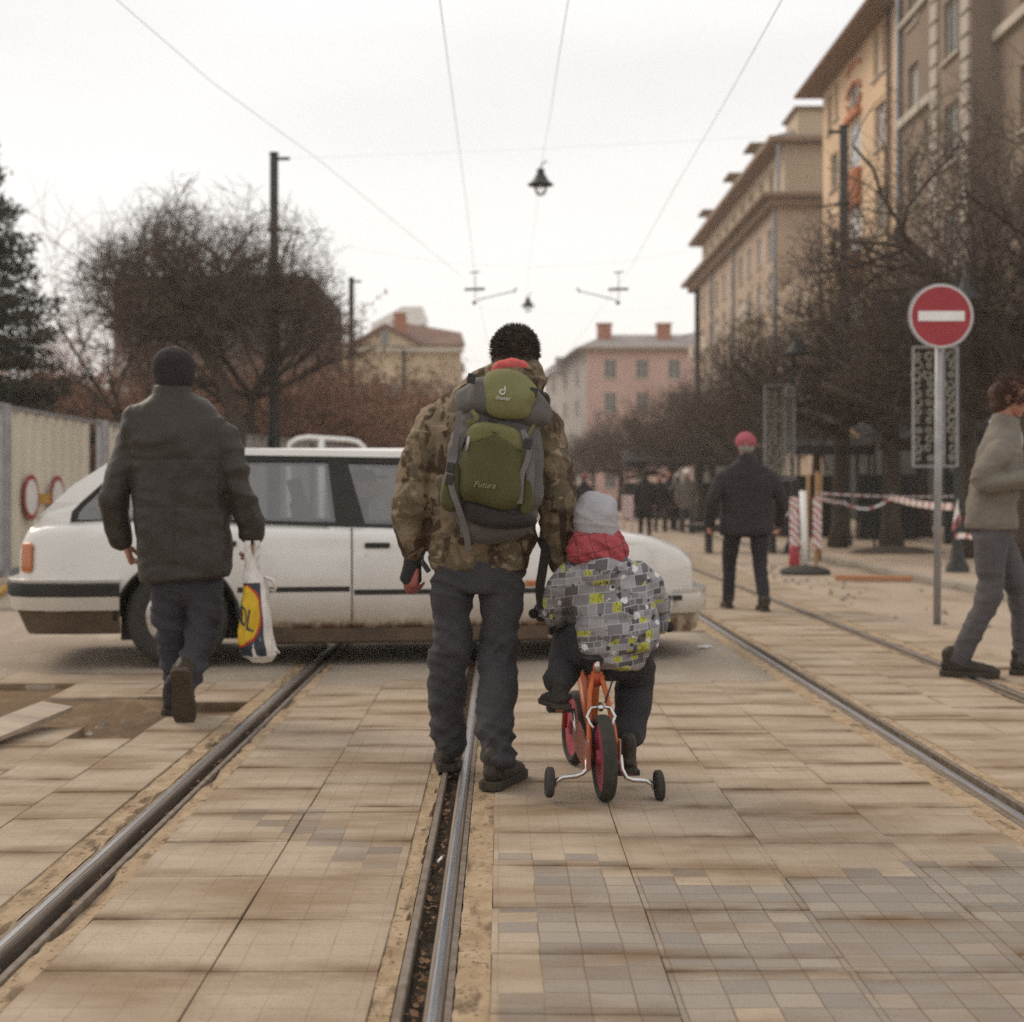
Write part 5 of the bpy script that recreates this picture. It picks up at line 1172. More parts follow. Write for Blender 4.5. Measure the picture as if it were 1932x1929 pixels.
b = MB()   # tail lamp
def lamp(u, v_):
    px = 38+21*v_; py = 1027+53*u; e = .5-abs(u-.5); r_ = min(1, e/.12); px = 48+(px-48)*(.55+.45*sqrt(max(0, 1-(1-r_)**2)))
    s, z = sz(px, py); s = max(s, S0-.03); return C(s, inset(s, z)-.014+.010*(1-r_), z)
b.grid(lamp, 16, 10); b.build('tail_lamp', M['lampamber'], car, True, solid=.02, offset=-1)
# fuel flap outline, handles, lock
def ring2d(pts, r_, nm, m):
    b = MB(); P_ = [C(s, inset(s, z)-.001, z) for s, z in pts]; b.tube(P_+[P_[0]], r_, 4); b.build(nm, M[m], car)
cx_, cz_ = sz(211, 1054); w_, h_ = .095, .072
pts = []
for (qx, qz, a0) in ((w_-.03, h_-.03, 0), (-w_+.03, h_-.03, pi/2), (-w_+.03, -h_+.03, pi), (w_-.03, -h_+.03, 3*pi/2)):
    for i in range(5): a = a0+pi/2*i/4; pts.append((cx_+qx+.03*cos(a), cz_+qz+.03*sin(a)))
M['seam'] = mat('panel_seam', (.17,.15,.13), (.11,.09,.07), 20, .8, 0)
ring2d(pts, .0035, 'fuel_flap_seam', 'seam')
for px0, px1, py in ((688, 736, 1029), (404, 446, 1026)):
    a, b_ = spx(px0), spx(px1); z = zpx(px0, py); b = MB(); b.box(C((a+b_)/2, inset(a, z)-.008, z), (b_-a, .034, .034), TH); h = b.build('door_handle', M['frameblack'], car, bevel=.008)
b = MB(); b.lathe([(.013,0),(.015,.012),(.004,.013)], C(spx(690), inset(1, .7), zpx(690, 1050)), 14, Matrix.Rotation(TH, 3, 'Z') @ Matrix.Rotation(pi/2, 3, 'X')); b.build('lock', M['chrome'], car)
b = MB()
for sc_, cnt in ((spx(664), 0),):
    b.tube([C(sc_+.004*sin(z*30), inset(sc_, .3+z)-.0015, .26+z) for z in [i*.02 for i in range(13)]], .006, 5, flat=.35)
b.build('rust_streak', mat('rust_stain', (.25,.12,.04), (.14,.065,.025), 30, .9), car)
# wheels
for ws in (0, WB):
    for far in (0, 1):
        c = C(ws, .03+.09 if not far else CW-.12, WR); ax = CN if not far else -CN
        wh = bpy.data.objects.new('wheel', None); COL.objects.link(wh); par(wh, car); wh.location = c; 
        Rw = Matrix.Rotation(TH+(0 if not far else pi), 3, 'Z') @ Matrix.Rotation(pi/2, 3, 'X')
        def lw(prof, nm, m):
            b = MB(); b.lathe(prof, (0,0,0), 44, Rw); o = b.build(nm, M[m], None, True, auto=45); o.parent = wh; return o
        lw([(.19,.085),(.205,.097),(.27,.10),(.298,.092),(WR-.004,.07),(WR,.03),(WR,-.03),(WR-.004,-.07),(.298,-.092),(.19,-.09)], 'tyre', 'rubber')
        lw([(.192,.088),(.186,.09),(.178,.06),(.172,-.08),(.19,-.085)], 'rim', 'chrome')
        b = MB()
        for i in range(18):
            a = 2*pi*i/18
            for da in (-.06, .10): b.tube([Rw @ V((.04*cos(a), .04*sin(a), .062)), Rw @ V((.176*cos(a+da), .176*sin(a+da), .066))], .006, 4)
        b.lathe([(.01,.07),(.035,.07),(.05,.06),(.055,.04),(.01,.03)], (0,0,0), 20, Rw); b.lathe([(.17,.02),(.10,.015),(.01,.015),(.01,.005),(.17,.0)], (0,0,0), 24, Rw)
        o = b.build('spokes', mat('alloy', (.46,.43,.40), (.30,.27,.24), 20, .4, .1, 60, .6), None); o.parent = wh
# black wheel housings
for ws in (0, WB):
    b = MB(); b.grid(lambda u, v_: C(ws+.372*cos(pi*u), .03+.26*v_, .30+.366*sin(pi*u)), 20, 2); b.grid(lambda u, v_: C(ws+.372*(2*u-1), .29, .15+.5*v_), 2, 2); b.build('wheel_housing', M['blackpl'], car)
    b = MB(); b.tube([C(ws+.374*cos(pi*i/24), inset(ws, .5)-.004, .30+.368*sin(pi*i/24)) for i in range(25)], .012, 6); b.build('arch_lip', M['frameblack'], car, True)
# seats, steering wheel
def seat(s, w_, nm='seat', back=False):
    b = MB(); b.box(C(s, w_, .48), (.46, .46 if not back else 1.2, .16), TH); R = Matrix.Rotation(TH, 3, 'Z') @ Matrix.Rotation(-.28, 3, 'Y'); b.box(C(s-.27, w_, .76), (.12, .44 if not back else 1.2, .56), R=R)
    if not back: b.box(C(s-.36, w_, 1.10), (.09, .24, .15), R=R); b.tube([C(s-.32, w_-.06, 1.0), C(s-.36, w_-.06, 1.1)], .008, 5)
    return b.build(nm, M['upholst'], car, bevel=.04)
seat(spx(668), .50); seat(spx(668), 1.22); seat(spx(440), .84, 'rear_bench', True)
b = MB(); b.torus(C(spx(835), .50, .82), .185, .013, (CD*.85+V((0,0,.5))), 30, 8); b.tube([C(spx(835), .50, .82), C(spx(880), .50, .72)], .02, 6); b.build('steering_wheel', M['blackpl'], car, True)
b = MB(); b.box(C(spx(925), CW/2, .74), (.42, CW-.28, .2), TH); b.build('dashboard', M['blackpl'], car, bevel=.04)

# ------------------------------------------------------------------ child's bicycle with stabilisers
RW = V((.362, 5.03, .15)); FWc = V((.298, 5.70, .148)); BD = (FWc-RW); BD.z = 0; BD.normalize(); BS = V((BD.y, -BD.x, 0))   # BS = rider's right
bike = thing('childs_bicycle', "small orange child's bicycle with pink rims and stabiliser wheels under the child", 'bicycle', (RW.x, RW.y, 0))
def K(f, s, z): return V((RW.x, RW.y, 0))+BD*f+BS*s+V((0,0,z))
def bwheel(c, ax, R0, nm):
    wh = bpy.data.objects.new(nm, None); COL.objects.link(wh); par(wh, bike); wh.location = c
    u = ax.orthogonal().normalized(); v2 = ax.cross(u); R = Matrix((u, v2, ax)).transposed()
    def lt(p, n_, m, k=40): b = MB(); b.lathe(p, (0,0,0), k, R); o = b.build(n_, M[m], None, True, auto=50); o.parent = wh
    lt([(R0-.032,.012),(R0-.028,.020),(R0-.014,.0255),(R0-.004,.020),(R0,.008),(R0,-.008),(R0-.004,-.020),(R0-.014,-.0255),(R0-.028,-.020),(R0-.032,-.012)], 'tyre', 'rubber')
    lt([(R0-.031,.014),(R0-.040,.016),(R0-.052,.012),(R0-.052,-.012),(R0-.040,-.016),(R0-.031,-.014)], 'rim', 'pink')
    b = MB()
    for i in range(5):
        a = 2*pi*i/5
        b.tube([R @ V((.02*cos(a), .02*sin(a), 0)), R @ V(((R0-.045)*cos(a), (R0-.045)*sin(a), 0))], .014, 6, flat=.7)
    b.lathe([(.01,.03),(.028,.028),(.03,.0),(.028,-.028),(.01,-.03)], (0,0,0), 16, R); o = b.build('spokes', M['pink'], None); o.parent = wh
lean = V((BS.x, BS.y, -.05)).normalized()
bwheel(K(0,0,.15), V((BS.x, BS.y, .02)).normalized(), .15, 'rear_wheel')
bwheel(V((FWc.x, FWc.y, .148)), Matrix.Rotation(.10, 3, 'Z') @ lean, .145, 'front_wheel')
b = MB()
for sg in (-1, 1):
    b.tube([K(.0, sg*.048, .155), K(.05, sg*.045, .24), K(.13, sg*.030, .36), K(.155, sg*.012, .43)], .0095, 8); b.tube([K(0, sg*.048, .15), K(.17, sg*.042, .155), K(.245, sg*.03, .17)], .0095, 8)
b.tube([K(.245, 0, .17), K(.17, 0, .40), K(.145, 0, .47)], .014, 10); b.tube([K(.25, 0, .18), K(.42, 0, .28), K(.58, 0, .41)], .017, 10); b.tube([K(.17, 0, .38), K(.38, 0, .40), K(.575, 0, .45)], .014, 10)
b.tube([K(.585, 0, .38), K(.565, 0, .50)], .02, 10); b.build('frame', M['orange'], bike, True)
b = MB(); b.tube([K(.17,.0,.385), K(.158,0,.43)], .021, 10); b.tube([K(.165,-.03,.41), K(.165,.03,.41)], .011, 8); b.build('seat_clamp', M['redorange'], bike, True)
b = MB(); b.tube([K(.155,0,.42), K(.14,0,.475)], .0115, 10); b.build('seat_post', M['chrome'], bike, True)
b = MB(); b.ball(K(.19, 0, .482), (.06,.07,.022)); b.ball(K(.26, 0, .487), (.032,.07,.02)); organic(b, 'saddle', M['blackpl'], bike, .008, 2)
b = MB()
for sg in (-1, 1): b.tube([FWc+BS*sg*.045+V((0,0,0)), K(.64, sg*.045, .30), K(.60, sg*.02, .37)], .011, 8)
b.tube([K(.60,0,.37), K(.56,0,.56)], .012, 8); b.build('fork', M['redorange'], bike, True)
b = MB(); b.tube([K(.50, -.165, .62), K(.55, -.13, .63), K(.56, -.05, .57), K(.56, .06, .57), K(.47, .21, .60), K(.38, .275, .575)], .011, 10); b.build('handlebar', M['blackpl'], bike, True)
for sg in (-1, 1):
    p = K(.38, .275, .575) if sg > 0 else K(.50, -.165, .62); q = p+BS*sg*.03-BD*.05; b = MB(); b.tube([p.lerp(K(.56,0,.58), .25), p, q], .017, 12); b.ball(q, .02); b.build('grip', M['glove'], bike, True)
    # stabiliser bracket and wheel
    lift = .0 if sg > 0 else .018
    b = MB(); x = .215 if sg > 0 else -.195
    b.tube([K(-.005, sg*.058, .16), K(-.01, sg*.062, .11), K(-.012, sg*.078, .080+lift), K(-.012, sg*.10, .072+lift), K(-.012, sg*.148, .068+lift), K(-.014, sg*.168, .058+lift), K(-.014, sg*.178, .040+lift)], .0085, 10); b.build('stabiliser_arm', M['chrome'], bike, True)
    b = MB(); b.box(K(0, sg*.056, .17), (.006, .03, .09), atan2(BD.y, BD.x)-pi/2); b.build('bracket_plate', M['chrome'], bike, bevel=.002)
    c = K(-.014, sg*.194, .052+lift); wh = bpy.data.objects.new('stabiliser_wheel', None); COL.objects.link(wh); par(wh, bike); wh.location = c
    ax = V((BS.x, BS.y, .05*sg)).normalized(); u = ax.orthogonal().normalized(); R = Matrix((u, ax.cross(u), ax)).transposed()
    b = MB(); b.lathe([(.030,.011),(.048,.013),(.0535,.008),(.0535,-.008),(.048,-.013),(.030,-.011)], (0,0,0), 28, R); o = b.build('tyre', M['rubber'], None, True, auto=45); o.parent = wh
    b = MB(); b.lathe([(.004,.022),(.012,.021),(.016,.014),(.032,.009),(.033,-.009),(.016,-.014),(.004,-.016)], (0,0,0), 20, R); o = b.build('hub', M['blackpl'], None, True, auto=45); o.parent = wh
b = MB(); b.rings([[K(f, s, z) for f, z in ((-.04,.115),(.05,.10),(.26,.13),(.32,.18),(.30,.235),(.22,.245),(.05,.205),(-.03,.20))] for s in (-.066, -.050)]); b.build('chain_guard', mat('guard', (.30,.11,.07), (.24,.08,.055), 9, .5), bike, bevel=.004)
b = MB(); pu = K(.245, -.09, .30); pd = K(.245, .09, .045)
b.tube([K(.245,-.035,.17), K(.245,-.062,.17), K(.262,-.070,.285)], .008, 8); b.tube([K(.245,.035,.17), K(.245,.062,.17), K(.228,.070,.055)], .008, 8); b.tube([K(.245,-.06,.17), K(.245,.06,.17)], .012, 8); b.build('crank', M['chrome'], bike, True)
PU, PD = K(.262,-.125,.285), K(.228,.125,.055)
for p in (PU, PD): 
    b = MB(); b.box(p, (.085,.07,.022), atan2(BS.y, BS.x)); o = b.build('pedal', M['blackpl'], bike, bevel=.004)
    b = MB(); b.box(p-BD*.037, (.03,.004,.012), atan2(BS.y, BS.x)); r_ = b.build('reflector', M['lampamber'], None); r_.parent = o
b = MB()  # rear caliper brake
for sg in (-1, 1): b.tube([K(.075, sg*.004, .318), K(.07, sg*.035, .315), K(.06, sg*.050, .285), K(.055, sg*.040, .262), K(.03, sg*.03, .25)], .0065, 8)
b.tube([K(.085,0,.325), K(.06,0,.31)], .010, 8); b.build('brake_caliper', M['chrome'], bike, True)
b = MB(); b.tube([K(.09,.02,.33), K(.12,.05,.40), K(.25,.03,.47), K(.45,.03,.52)], .0035, 6); b.build('brake_cable', M['blackpl'], bike, True)
# ------------------------------------------------------------------ people
def hand(b, wrist, d, n_, thumb, L_=.185, curl=.5, spread=.012, curls=None):
    """d: direction wrist->fingers, n_: palm normal (fingers curl towards it), thumb: side direction of the thumb"""
    d = V(d).normalized(); n_ = (V(n_)-d*V(n_).dot(d)).normalized(); t_ = d.cross(n_); t_ = t_ if t_.dot(V(thumb)) > 0 else -t_
    k = L_/.185; w0 = V(wrist); pl = w0+d*.095*k
    b.tube([w0-d*.03*k, w0+d*.01*k, w0+d*.05*k, pl], [(.026*k,.020*k),(.028*k,.019*k),(.039*k,.016*k),(.041*k,.0145*k)], 12, side=t_, dome=True)
    for i, (o_, ln, r_) in enumerate(((.030,.072,.0088),(.010,.080,.0092),(-.010,.075,.0088),(-.029,.060,.0078))):
        c = (curls[i] if curls else curl); p = w0+d*.088*k+t_*o_*k; dd = (d+t_*o_*spread*40*.3).normalized(); pts = [w0+d*.05*k+t_*o_*.8*k, p]; a = 0
        for q, f in enumerate((.45,.32,.23)):
            a += c*(.9, 1.15, .8)[q]; v = dd*cos(a)+n_*sin(a); pts.append(pts[-1]+v*ln*f*k)
        b.tube(pts, [r_*1.05*k, r_*k, r_*k, r_*.95*k, r_*.8*k], 8, side=t_, dome=True)
    p = w0+d*.025*k+t_*.024*k; v1 = (d*.62+t_*.62+n_*.38).normalized(); v2 = (d*.9+t_*.15+n_*.4).normalized()
    b.tube([p, p+v1*.038*k, p+v1*.038*k+v2*.030*k, p+v1*.038*k+v2*.052*k], [.013*k,.0115*k,.0105*k,.0085*k], 8, dome=True)
def head(b, c, F, U, k=1.0, face=True):
    """c centre of the skull, F facing, U up"""
    F = V(F).normalized(); U = V(U); U = (U-F*U.dot(F)).normalized(); S = F.cross(U); R = Matrix((S, F, U)).transposed(); c = V(c)
    q = lambda x, y, z: c+R@V((x*k, y*k, z*k))
    b.ball(q(0,-.008,.022), (.076*k,.096*k,.088*k), 20, 14, R); b.ball(q(0,.030,-.035), (.058*k,.062*k,.070*k), 16, 12, R); b.ball(q(0,.052,-.082), (.030*k,.030*k,.024*k), 12, 8, R)
    b.tube([q(0,.088,.018), q(0,.098,-.005), q(0,.110,-.028)], [.009*k,.011*k,.015*k], 8, dome=True)
    b.ball(q(0,.083,-.060), (.024*k,.014*k,.010*k), 12, 8, R); b.ball(q(0,.084,.030), (.050*k,.012*k,.010*k), 12, 8, R)
    for s in (-1, 1): b.ball(q(s*.078,-.006,-.008), (.010*k,.020*k,.032*k), 10, 8, R); b.ball(q(s*.034,.072,-.028), (.020*k,.016*k,.016*k), 10, 8, R)
    return q
def shoe(name, p, F, L_, parent, m='leatherboot', ms='sole', h=.11, w_=.048, pitch=0.0, heel=None):
    """p: sole centre under the ankle (ground contact at heel), F toe direction, pitch>0 raises the heel"""
    F = V(F).normalized(); F.z = 0; F.normalize(); S = V((F.y, -F.x, 0)); R0 = Matrix((S, F, V((0,0,1)))).transposed(); R = R0 @ Matrix.Rotation(-pitch, 3, 'X')
    toe = V((0, L_*.70, 0)); org = V(p)+R0@toe - R@toe if pitch else V(p)
    q = lambda x, y, z: org+R@V((x, y, z))
    b = MB(); k = L_/.28
    b.tube([q(0,-.055*k,.055*k), q(0,-.03*k,.05*k), q(0,.05*k,.046*k), q(0,.12*k,.040*k), q(0,.175*k,.032*k), q(0,.20*k,.028*k)], [(w_*.62,.035*k),(w_*.78,.045*k),(w_*.86,.042*k),(w_*.98,.034*k),(w_*.85,.027*k),(w_*.5,.018*k)], 16, side=R@V((1,0,0)), dome=True)
    b.tube([q(0,-.018*k,.045*k), q(0,-.022*k,h)], [(w_*.78,.052*k),(w_*.80,.055*k)], 14, side=R@V((1,0,0)), dome=True)
    o = organic(b, name, M[m], parent, .006, 2, lambda c, n: .0025*fr(c, (30,30,40)))
    b = MB(); pr = []
    for a, ww in ((-.085,.55),(-.07,.80),(-.03,.86),(.03,.80),(.09,.98),(.15,1.04),(.19,.90),(.212,.55)): pr.append((a*k, ww*w_))
    ring = [(x, y) for y, x in [(a, ww) for a, ww in pr]] + [(-x, y) for y, x in reversed(pr)]
    b.rings([[q(x*f, y, z) for x, y in ring] for z, f in ((0,.97),(.004,1.0),(.026*k,1.02),(.028*k,.96))]); s_ = b.build('sole', M[ms], None, bevel=.002); s_.parent = o; s_.matrix_parent_inverse = Matrix.Identity(4)
    if o.parent is not None: s_.matrix_parent_inverse = Matrix.Identity(4)
    return o
def hairstrands(name, c, R, r, n, ln, m, parent, seed=1, zmin=-.4, dirbias=(0,0,.3)):
    rnd = random.Random(seed); b = MB()
    for i in range(n):
        a = rnd.uniform(0, 2*pi); z = rnd.uniform(zmin, 1); s_ = sqrt(max(0, 1-z*z)); nv = V((s_*cos(a), s_*sin(a), z)); p = V(c)+R@V((nv.x*r[0], nv.y*r[1], nv.z*r[2]))
        w0 = R@nv; d = (w0*.6+V((rnd.gauss(0,.45), rnd.gauss(0,.45), rnd.gauss(0,.45)))+V(dirbias)).normalized(); d2 = (d+V((rnd.gauss(0,.4), rnd.gauss(0,.4), rnd.gauss(0,.4)))).normalized(); l = ln*rnd.uniform(.5,1.2)
        b.tube([p-w0*.004, p+d*l*.5, p+d*l*.5+d2*l*.5], [.0016,.0012,.0004], 3)
    return b.build(name, M[m], parent)
def folds(amp, sc, off, zones=(), base=.25):
    def f(c, n):
        k = base
        for z0, w_, a in zones: k += a*exp(-((c.z-z0)/w_)**2)
        return amp*k*(ridge(c, sc, off)*.6+.5*ridge(c, tuple(x*2.1 for x in sc), off+5)*.5+fr(c, (9,9,9), off)*.8)
    return f
Y0 = V((0,1,0))
# ============ man with the backpack
YM = 5.45
def Q(px, py, dy=0.0, Y=YM): return P(px, py, Y)+V((0,dy,0))
KM = FPX/YM
man = thing('person', 'man in a camouflage jacket and dark jeans wearing the green backpack, at the centre', 'person', (G(900,1470).x, YM, 0))
hc = Q(972, 672, .06)
b = MB(); head(b, hc, (.05,1,-.25), (0,.2,1), 1.03); b.tube([Q(968,735,.02), Q(970,690,.05)], [.058,.055], 14, dome=True)
b.tube([Q(905,1070,.0), Q(905,1000), Q(908,880), Q(915,790), Q(958,745)], [(.13,.075),(.125,.08),(.15,.09),(.14,.07),(.06,.05)], 20, side=(1,0,0), dome=True)
lw_ = Q(779, 1046, .02); rw_ = Q(1063, 1064, .02)
b.tube([Q(818,810), Q(796,900,-.01), Q(784,970,-.01), lw_], [.042,.038,.034,.027], 12, dome=True); b.tube([Q(1024,800), Q(1044,900), Q(1052,980,-.01), rw_], [.042,.038,.034,.027], 12, dome=True)
b.tube([Q(858,1085), Q(851,1190), Q(845,1245,.04), P(843,1310,5.52), P(846,1412,5.60)], [.055,.05,.045,.045,.036], 14, dome=True); b.tube([Q(945,1085), Q(944,1190), Q(942,1245,-.02), P(938,1310,5.36), P(935,1440,5.27)], [.055,.05,.045,.045,.036], 14, dome=True)
b.tube([P(846,1405,5.60), P(843,1436,5.62)+V((0,.06,0))], [.034,.026], 10, dome=True); b.tube([P(935,1430,5.27), P(938,1465,5.27)+V((0,.06,0))], [.034,.026], 10, dome=True)
hand(b, lw_+V((-.002,0,-.012)), (-.10,.05,-1), (.6,.8,0), (.3,.9,0), .185, .55, curls=(.35,.5,.7,.85)); hand(b, rw_+V((-.005,.0,-.01)), (.05,.35,-.8), (-.8,.3,0), (-.2,1,0), .185, .5)
organic(b, 'body', M['coldskin'], man, .0048, 2)
Rh = Matrix.Rotation(.05, 3, 'Z')
b = MB(); b.ball(hc+V((0,-.012,.030)), (.088,.106,.092), 20, 14); b.ball(hc+V((0,-.045,-.03)), (.085,.075,.080), 16, 12); organic(b, 'hair', M['hair'], man, .006, 1, lambda c, n: .003*fr(c, (40,40,40), 3, 4))
hs = hairstrands('loose_hair', hc+V((0,-.014,.028)), Matrix.Identity(3), (.090,.106,.094), 3400, .016, 'hair', man, 4, -.75)
# jacket
b = MB()
tor = [(1052,812,1002,.125),(1030,806,1008,.14),(960,806,1006,.145),(890,808,1010,.145),(830,812,1018,.140),(790,826,1024,.13),(760,846,1020,.115),(738,872,1008,.10),(718,900,1000,.085)]
b.tube([Q((l+r_)/2, y, .0) for y, l, r_, d in tor], [((r_-l)/2/KM, d) for y, l, r_, d in tor], 28, side=(1,0,0), sq=2.5)
b.tube([Q(868,762,.01), Q(822,812,.0), Q(798,880,-.01), Q(781,950,-.02), Q(776,1000,-.01), Q(780,1034,.02)], [(.075,.075),(.088,.085),(.078,.08),(.074,.074),(.068,.068),(.050,.056)], 20, dome=True)
b.tube([Q(992,770,.01), Q(1026,815,.0), Q(1040,890,-.01), Q(1052,960,-.02), Q(1056,1020,-.01), Q(1061,1062,.02)], [(.072,.075),(.082,.085),(.074,.08),(.070,.074),(.062,.066),(.048,.052)], 20, dome=True)
# hood lying round the neck
b.torus(Q(967,722,.03), .092, .040, (0,.45,1), 30, 12, .045); b.ball(Q(966,722,-.03), (.115,.075,.055)); b.ball(Q(1003,716,.0), (.058,.07,.082)); b.ball(Q(920,722,.0), (.060,.07,.062)); b.ball(Q(965,702,.0), (.085,.07,.05))
def jf(c, n):
    k = .35+.8*exp(-((c.z-.90)/.06)**2)+.5*exp(-((c.z-1.0)/.05)**2)
    arm = 1 if (c.x < -.20 or c.x > .16) else 0
    d = .013*k*(ridge(c, (5,5,16), 2)*.7)+.014*fr(c, (8,8,8), 4)
    if arm: d += .016*(ridge(c+V((0,0,c.x*.5)), (4,4,15), 8)*.6-.2)
    return d
organic(b, 'camouflage_jacket', M['camo'], man, .0075, 3, jf)
b = MB(); b.tube([Q(930,703,-.075), Q(945,695,-.085), Q(965,692,-.09), Q(985,695,-.085), Q(1000,704,-.06)], [(.016,.012),(.024,.016),(.028,.018),(.024,.016),(.014,.012)], 12, dome=True); b.ball(Q(968,697,-.05), (.062,.05,.026)); organic(b, 'hood_lining', M['redcloth'], man, .005, 2, lambda c, n: .004*fr(c, (30,30,30)))
b = MB(); b.tube([Q(905,1048,.0), Q(905,1072,.0)], [(.193,.128),(.178,.118)], 26, side=(1,0,0), sq=2.6); organic(b, 'jacket_hem', M['camo'], man, .007, 2, lambda c, n: .008*ridge(c, (9,9,4), 1))
# cuffs of black gloves without fingertips
b = MB(); b.tube([lw_+V((0,0,.02)), lw_+V((-.004,.0,-.05)), lw_+V((-.01,.01,-.095))], [(.033,.030),(.036,.028),(.044,.026)], 14, dome=True); organic(b, 'glove', M['glove'], man, .005, 1)
# jeans
def leg(b, pts): b.tube([p for p, r in pts], [r for p, r in pts], 22, side=(1,0,0), dome=False, sq=2.2)
b = MB(); b.tube([Q(905,1030), Q(905,1085), Q(903,1112)], [(.172,.115),(.178,.120),(.172,.115)], 26, side=(1,0,0), sq=2.7)
leg(b, [(Q(856,1085),(.082,.105)),(Q(854,1130),(.080,.10)),(Q(851,1190),(.071,.088)),(Q(845,1245,.04),(.068,.078)),(P(843,1310,5.52),(.074,.08)),(P(847,1360,5.57),(.068,.076)),(P(847,1385,5.59),(.060,.072)),(P(846,1412,5.60),(.052,.066))])
leg(b, [(Q(947,1085),(.084,.105)),(Q(945,1130),(.083,.10)),(Q(944,1190),(.071,.088)),(Q(942,1245,-.02),(.067,.078)),(P(938,1310,5.36),(.070,.08)),(P(934,1365,5.31),(.070,.078)),(P(934,1395,5.29),(.066,.074)),(P(935,1440,5.27),(.056,.068))])
def jn(c, n):
    cuff = exp(-((c.z-.10)/.05)**2)+.6*exp(-((c.z-.17)/.05)**2); knee = exp(-((c.z-.47)/.09)**2); cr = exp(-((c.z-.76)/.06)**2)
    return .022*(.45+1.0*cuff+.7*knee+.6*cr)*(ridge(c+V((0,0,.45*c.x+.3*c.y)), (4,4,15), 3)*.7-.25)+.010*(ridge(c+V((0,0,-.9*c.x)), (6,6,14), 8)*.6)*(.4+knee+cuff)+.010*fr(c, (7,7,5), 2)+.004*(c.z < .12)
organic(b, 'jeans', M['jeans'], man, .0065, 2, jn)
sL = P(843,1452,5.62); sL.z = 0; sR = P(938,1484,5.27); sR.z = 0
shoe('shoe', sL+V((0,0,.002)), (-.05,1,0), .29, man, h=.12, w_=.050); shoe('shoe', sR+V((0,0,.001)), (.38,1,0), .30, man, h=.12, w_=.053)
b = MB(); b.tube([Q(868,1090,-.113), Q(868,1090,-.118)], .001, 4)
# ============ backpack
YB = 5.17; KB = FPX/YB
pk = thing('backpack', 'green and grey hiking backpack with straps on the back of the camouflage jacket', 'backpack', P(925,980,YB+.05))
def B(px, py, dy=0.0): return P(px, py, YB)+V((0,dy,0))
b = MB(); bt = [(978,862,1018,.085),(960,848,1024,.10),(900,838,1026,.115),(850,846,1024,.115),(800,864,1022,.11),(770,882,1020,.10),(745,895,1016,.085)]
b.tube([B((l+r_)/2+(0), y, .09) for y, l, r_, d in bt], [((r_-l)/2/KB, d) for y, l, r_, d in bt], 26, side=(1,0,0), sq=3.0, dome=True)
organic(b, 'pack_body', M['pkgrey'], pk, .0065, 3, lambda c, n: .007*fr(c, (10,10,7), 6)+.005*ridge(c, (5,5,12), 2))
b = MB()   # lid, tilted
b.tube([B(883,760,.06), B(905,748,.035), B(952,755,.02), B(1000,772,.03), B(1022,782,.06)], [(.055,.055),(.070,.070),(.078,.078),(.068,.070),(.045,.05)], 20, side=(0,.35,1), dome=True, sq=2.8)
b.tube([B(905,730,.06), B(952,728,.05), B(1000,748,.06)], [(.035,.06),(.05,.07),(.035,.06)], 16, side=(0,.3,1), dome=True)
lid = organic(b, 'pack_lid', M['pkgrey'], pk, .006, 3, lambda c, n: .005*fr(c, (12,12,9), 1))
def front_panel(outl, name, m, off, parent, yfun, seed=1, nudge=.006):
    """padded cloth panel with the given photo outline, bulging to the camera"""
    cxp = sum(p[0] for p in outl)/len(outl); cyp = sum(p[1] for p in outl)/len(outl); b = MB(); n = len(outl); vs = []; rr = [1, .97, .90, .75, .5, .25, .0]
    for f in rr[:-1]:
        for (x, y) in outl:
            px = cxp+(x-cxp)*f; py = cyp+(y-cyp)*f; e = 1-f; bul = off*(1-(1-min(1, e*3))**2); c = B(px, py, yfun(px, py)-bul); c.y -= nudge*fr(c, (12,1,9), seed); vs.append(c)
    k0 = len(rr)-1; vs.append(B(cxp, cyp, yfun(cxp, cyp)-off)); fs = []
    for i in range(k0-1):
        for j in range(n): fs.append((i*n+j, i*n+(j+1)%n, (i+1)*n+(j+1)%n, (i+1)*n+j))
    for j in range(n): fs.append(((k0-1)*n+j, (k0-1)*n+(j+1)%n, k0*n))
    b.add(vs, fs); o = b.build(name, M[m], parent, True, solid=.012, offset=0); sb = o.modifiers.new('sub', 'SUBSURF'); sb.levels = 1; sb.render_levels = 1; return o
def dense(outl, k=3):
    r_ = []; n = len(outl)
    for i in range(n):
        p0, p1, p2, p3 = [V((*outl[(i+j-1) % n],)) for j in range(4)]
        for q in range(k):
            t_ = q/k; c = .5*((2*p1)+(p2-p0)*t_+(2*p0-5*p1+4*p2-p3)*t_**2+(3*p1-p0-3*p2+p3)*t_**3); r_.append((c.x, c.y))
    return r_
front_panel(dense([(913,722),(922,703),(950,697),(985,706),(1008,728),(1015,744),(1002,768),(992,788),(955,790),(924,782),(918,760),(916,740)]), 'lid_panel', 'pkgreen2', .024, lid, lambda x, y: -.040+.0009*max(0, 752-y)*1.0, 2)
front_panel(dense([(880,825),(900,806),(935,806),(975,822),(987,850),(988,900),(984,945),(955,962),(905,950),(872,938),(868,900),(872,855)]), 'front_pocket', 'pkgreen', .050, pk, lambda x, y: -.015, 3, .012)
front_panel(dense([(884,816),(896,802),(930,800),(972,812),(984,832),(986,852),(974,834),(945,820),(915,818),(892,826),(880,838)]), 'pocket_flap', 'pkgreen2', .022, pk, lambda x, y: -.040, 4)
front_panel(dense([(838,905),(850,880),(864,872),(868,905),(868,940),(862,962),(842,962),(832,945)]), 'side_pocket', 'pkgreen', .035, pk, lambda x, y: .005, 5)
front_panel(dense([(990,890),(1004,880),(1006,930),(1000,968),(984,975),(982,945)]), 'side_pocket', 'pkgreen', .020, pk, lambda x, y: -.005, 6)
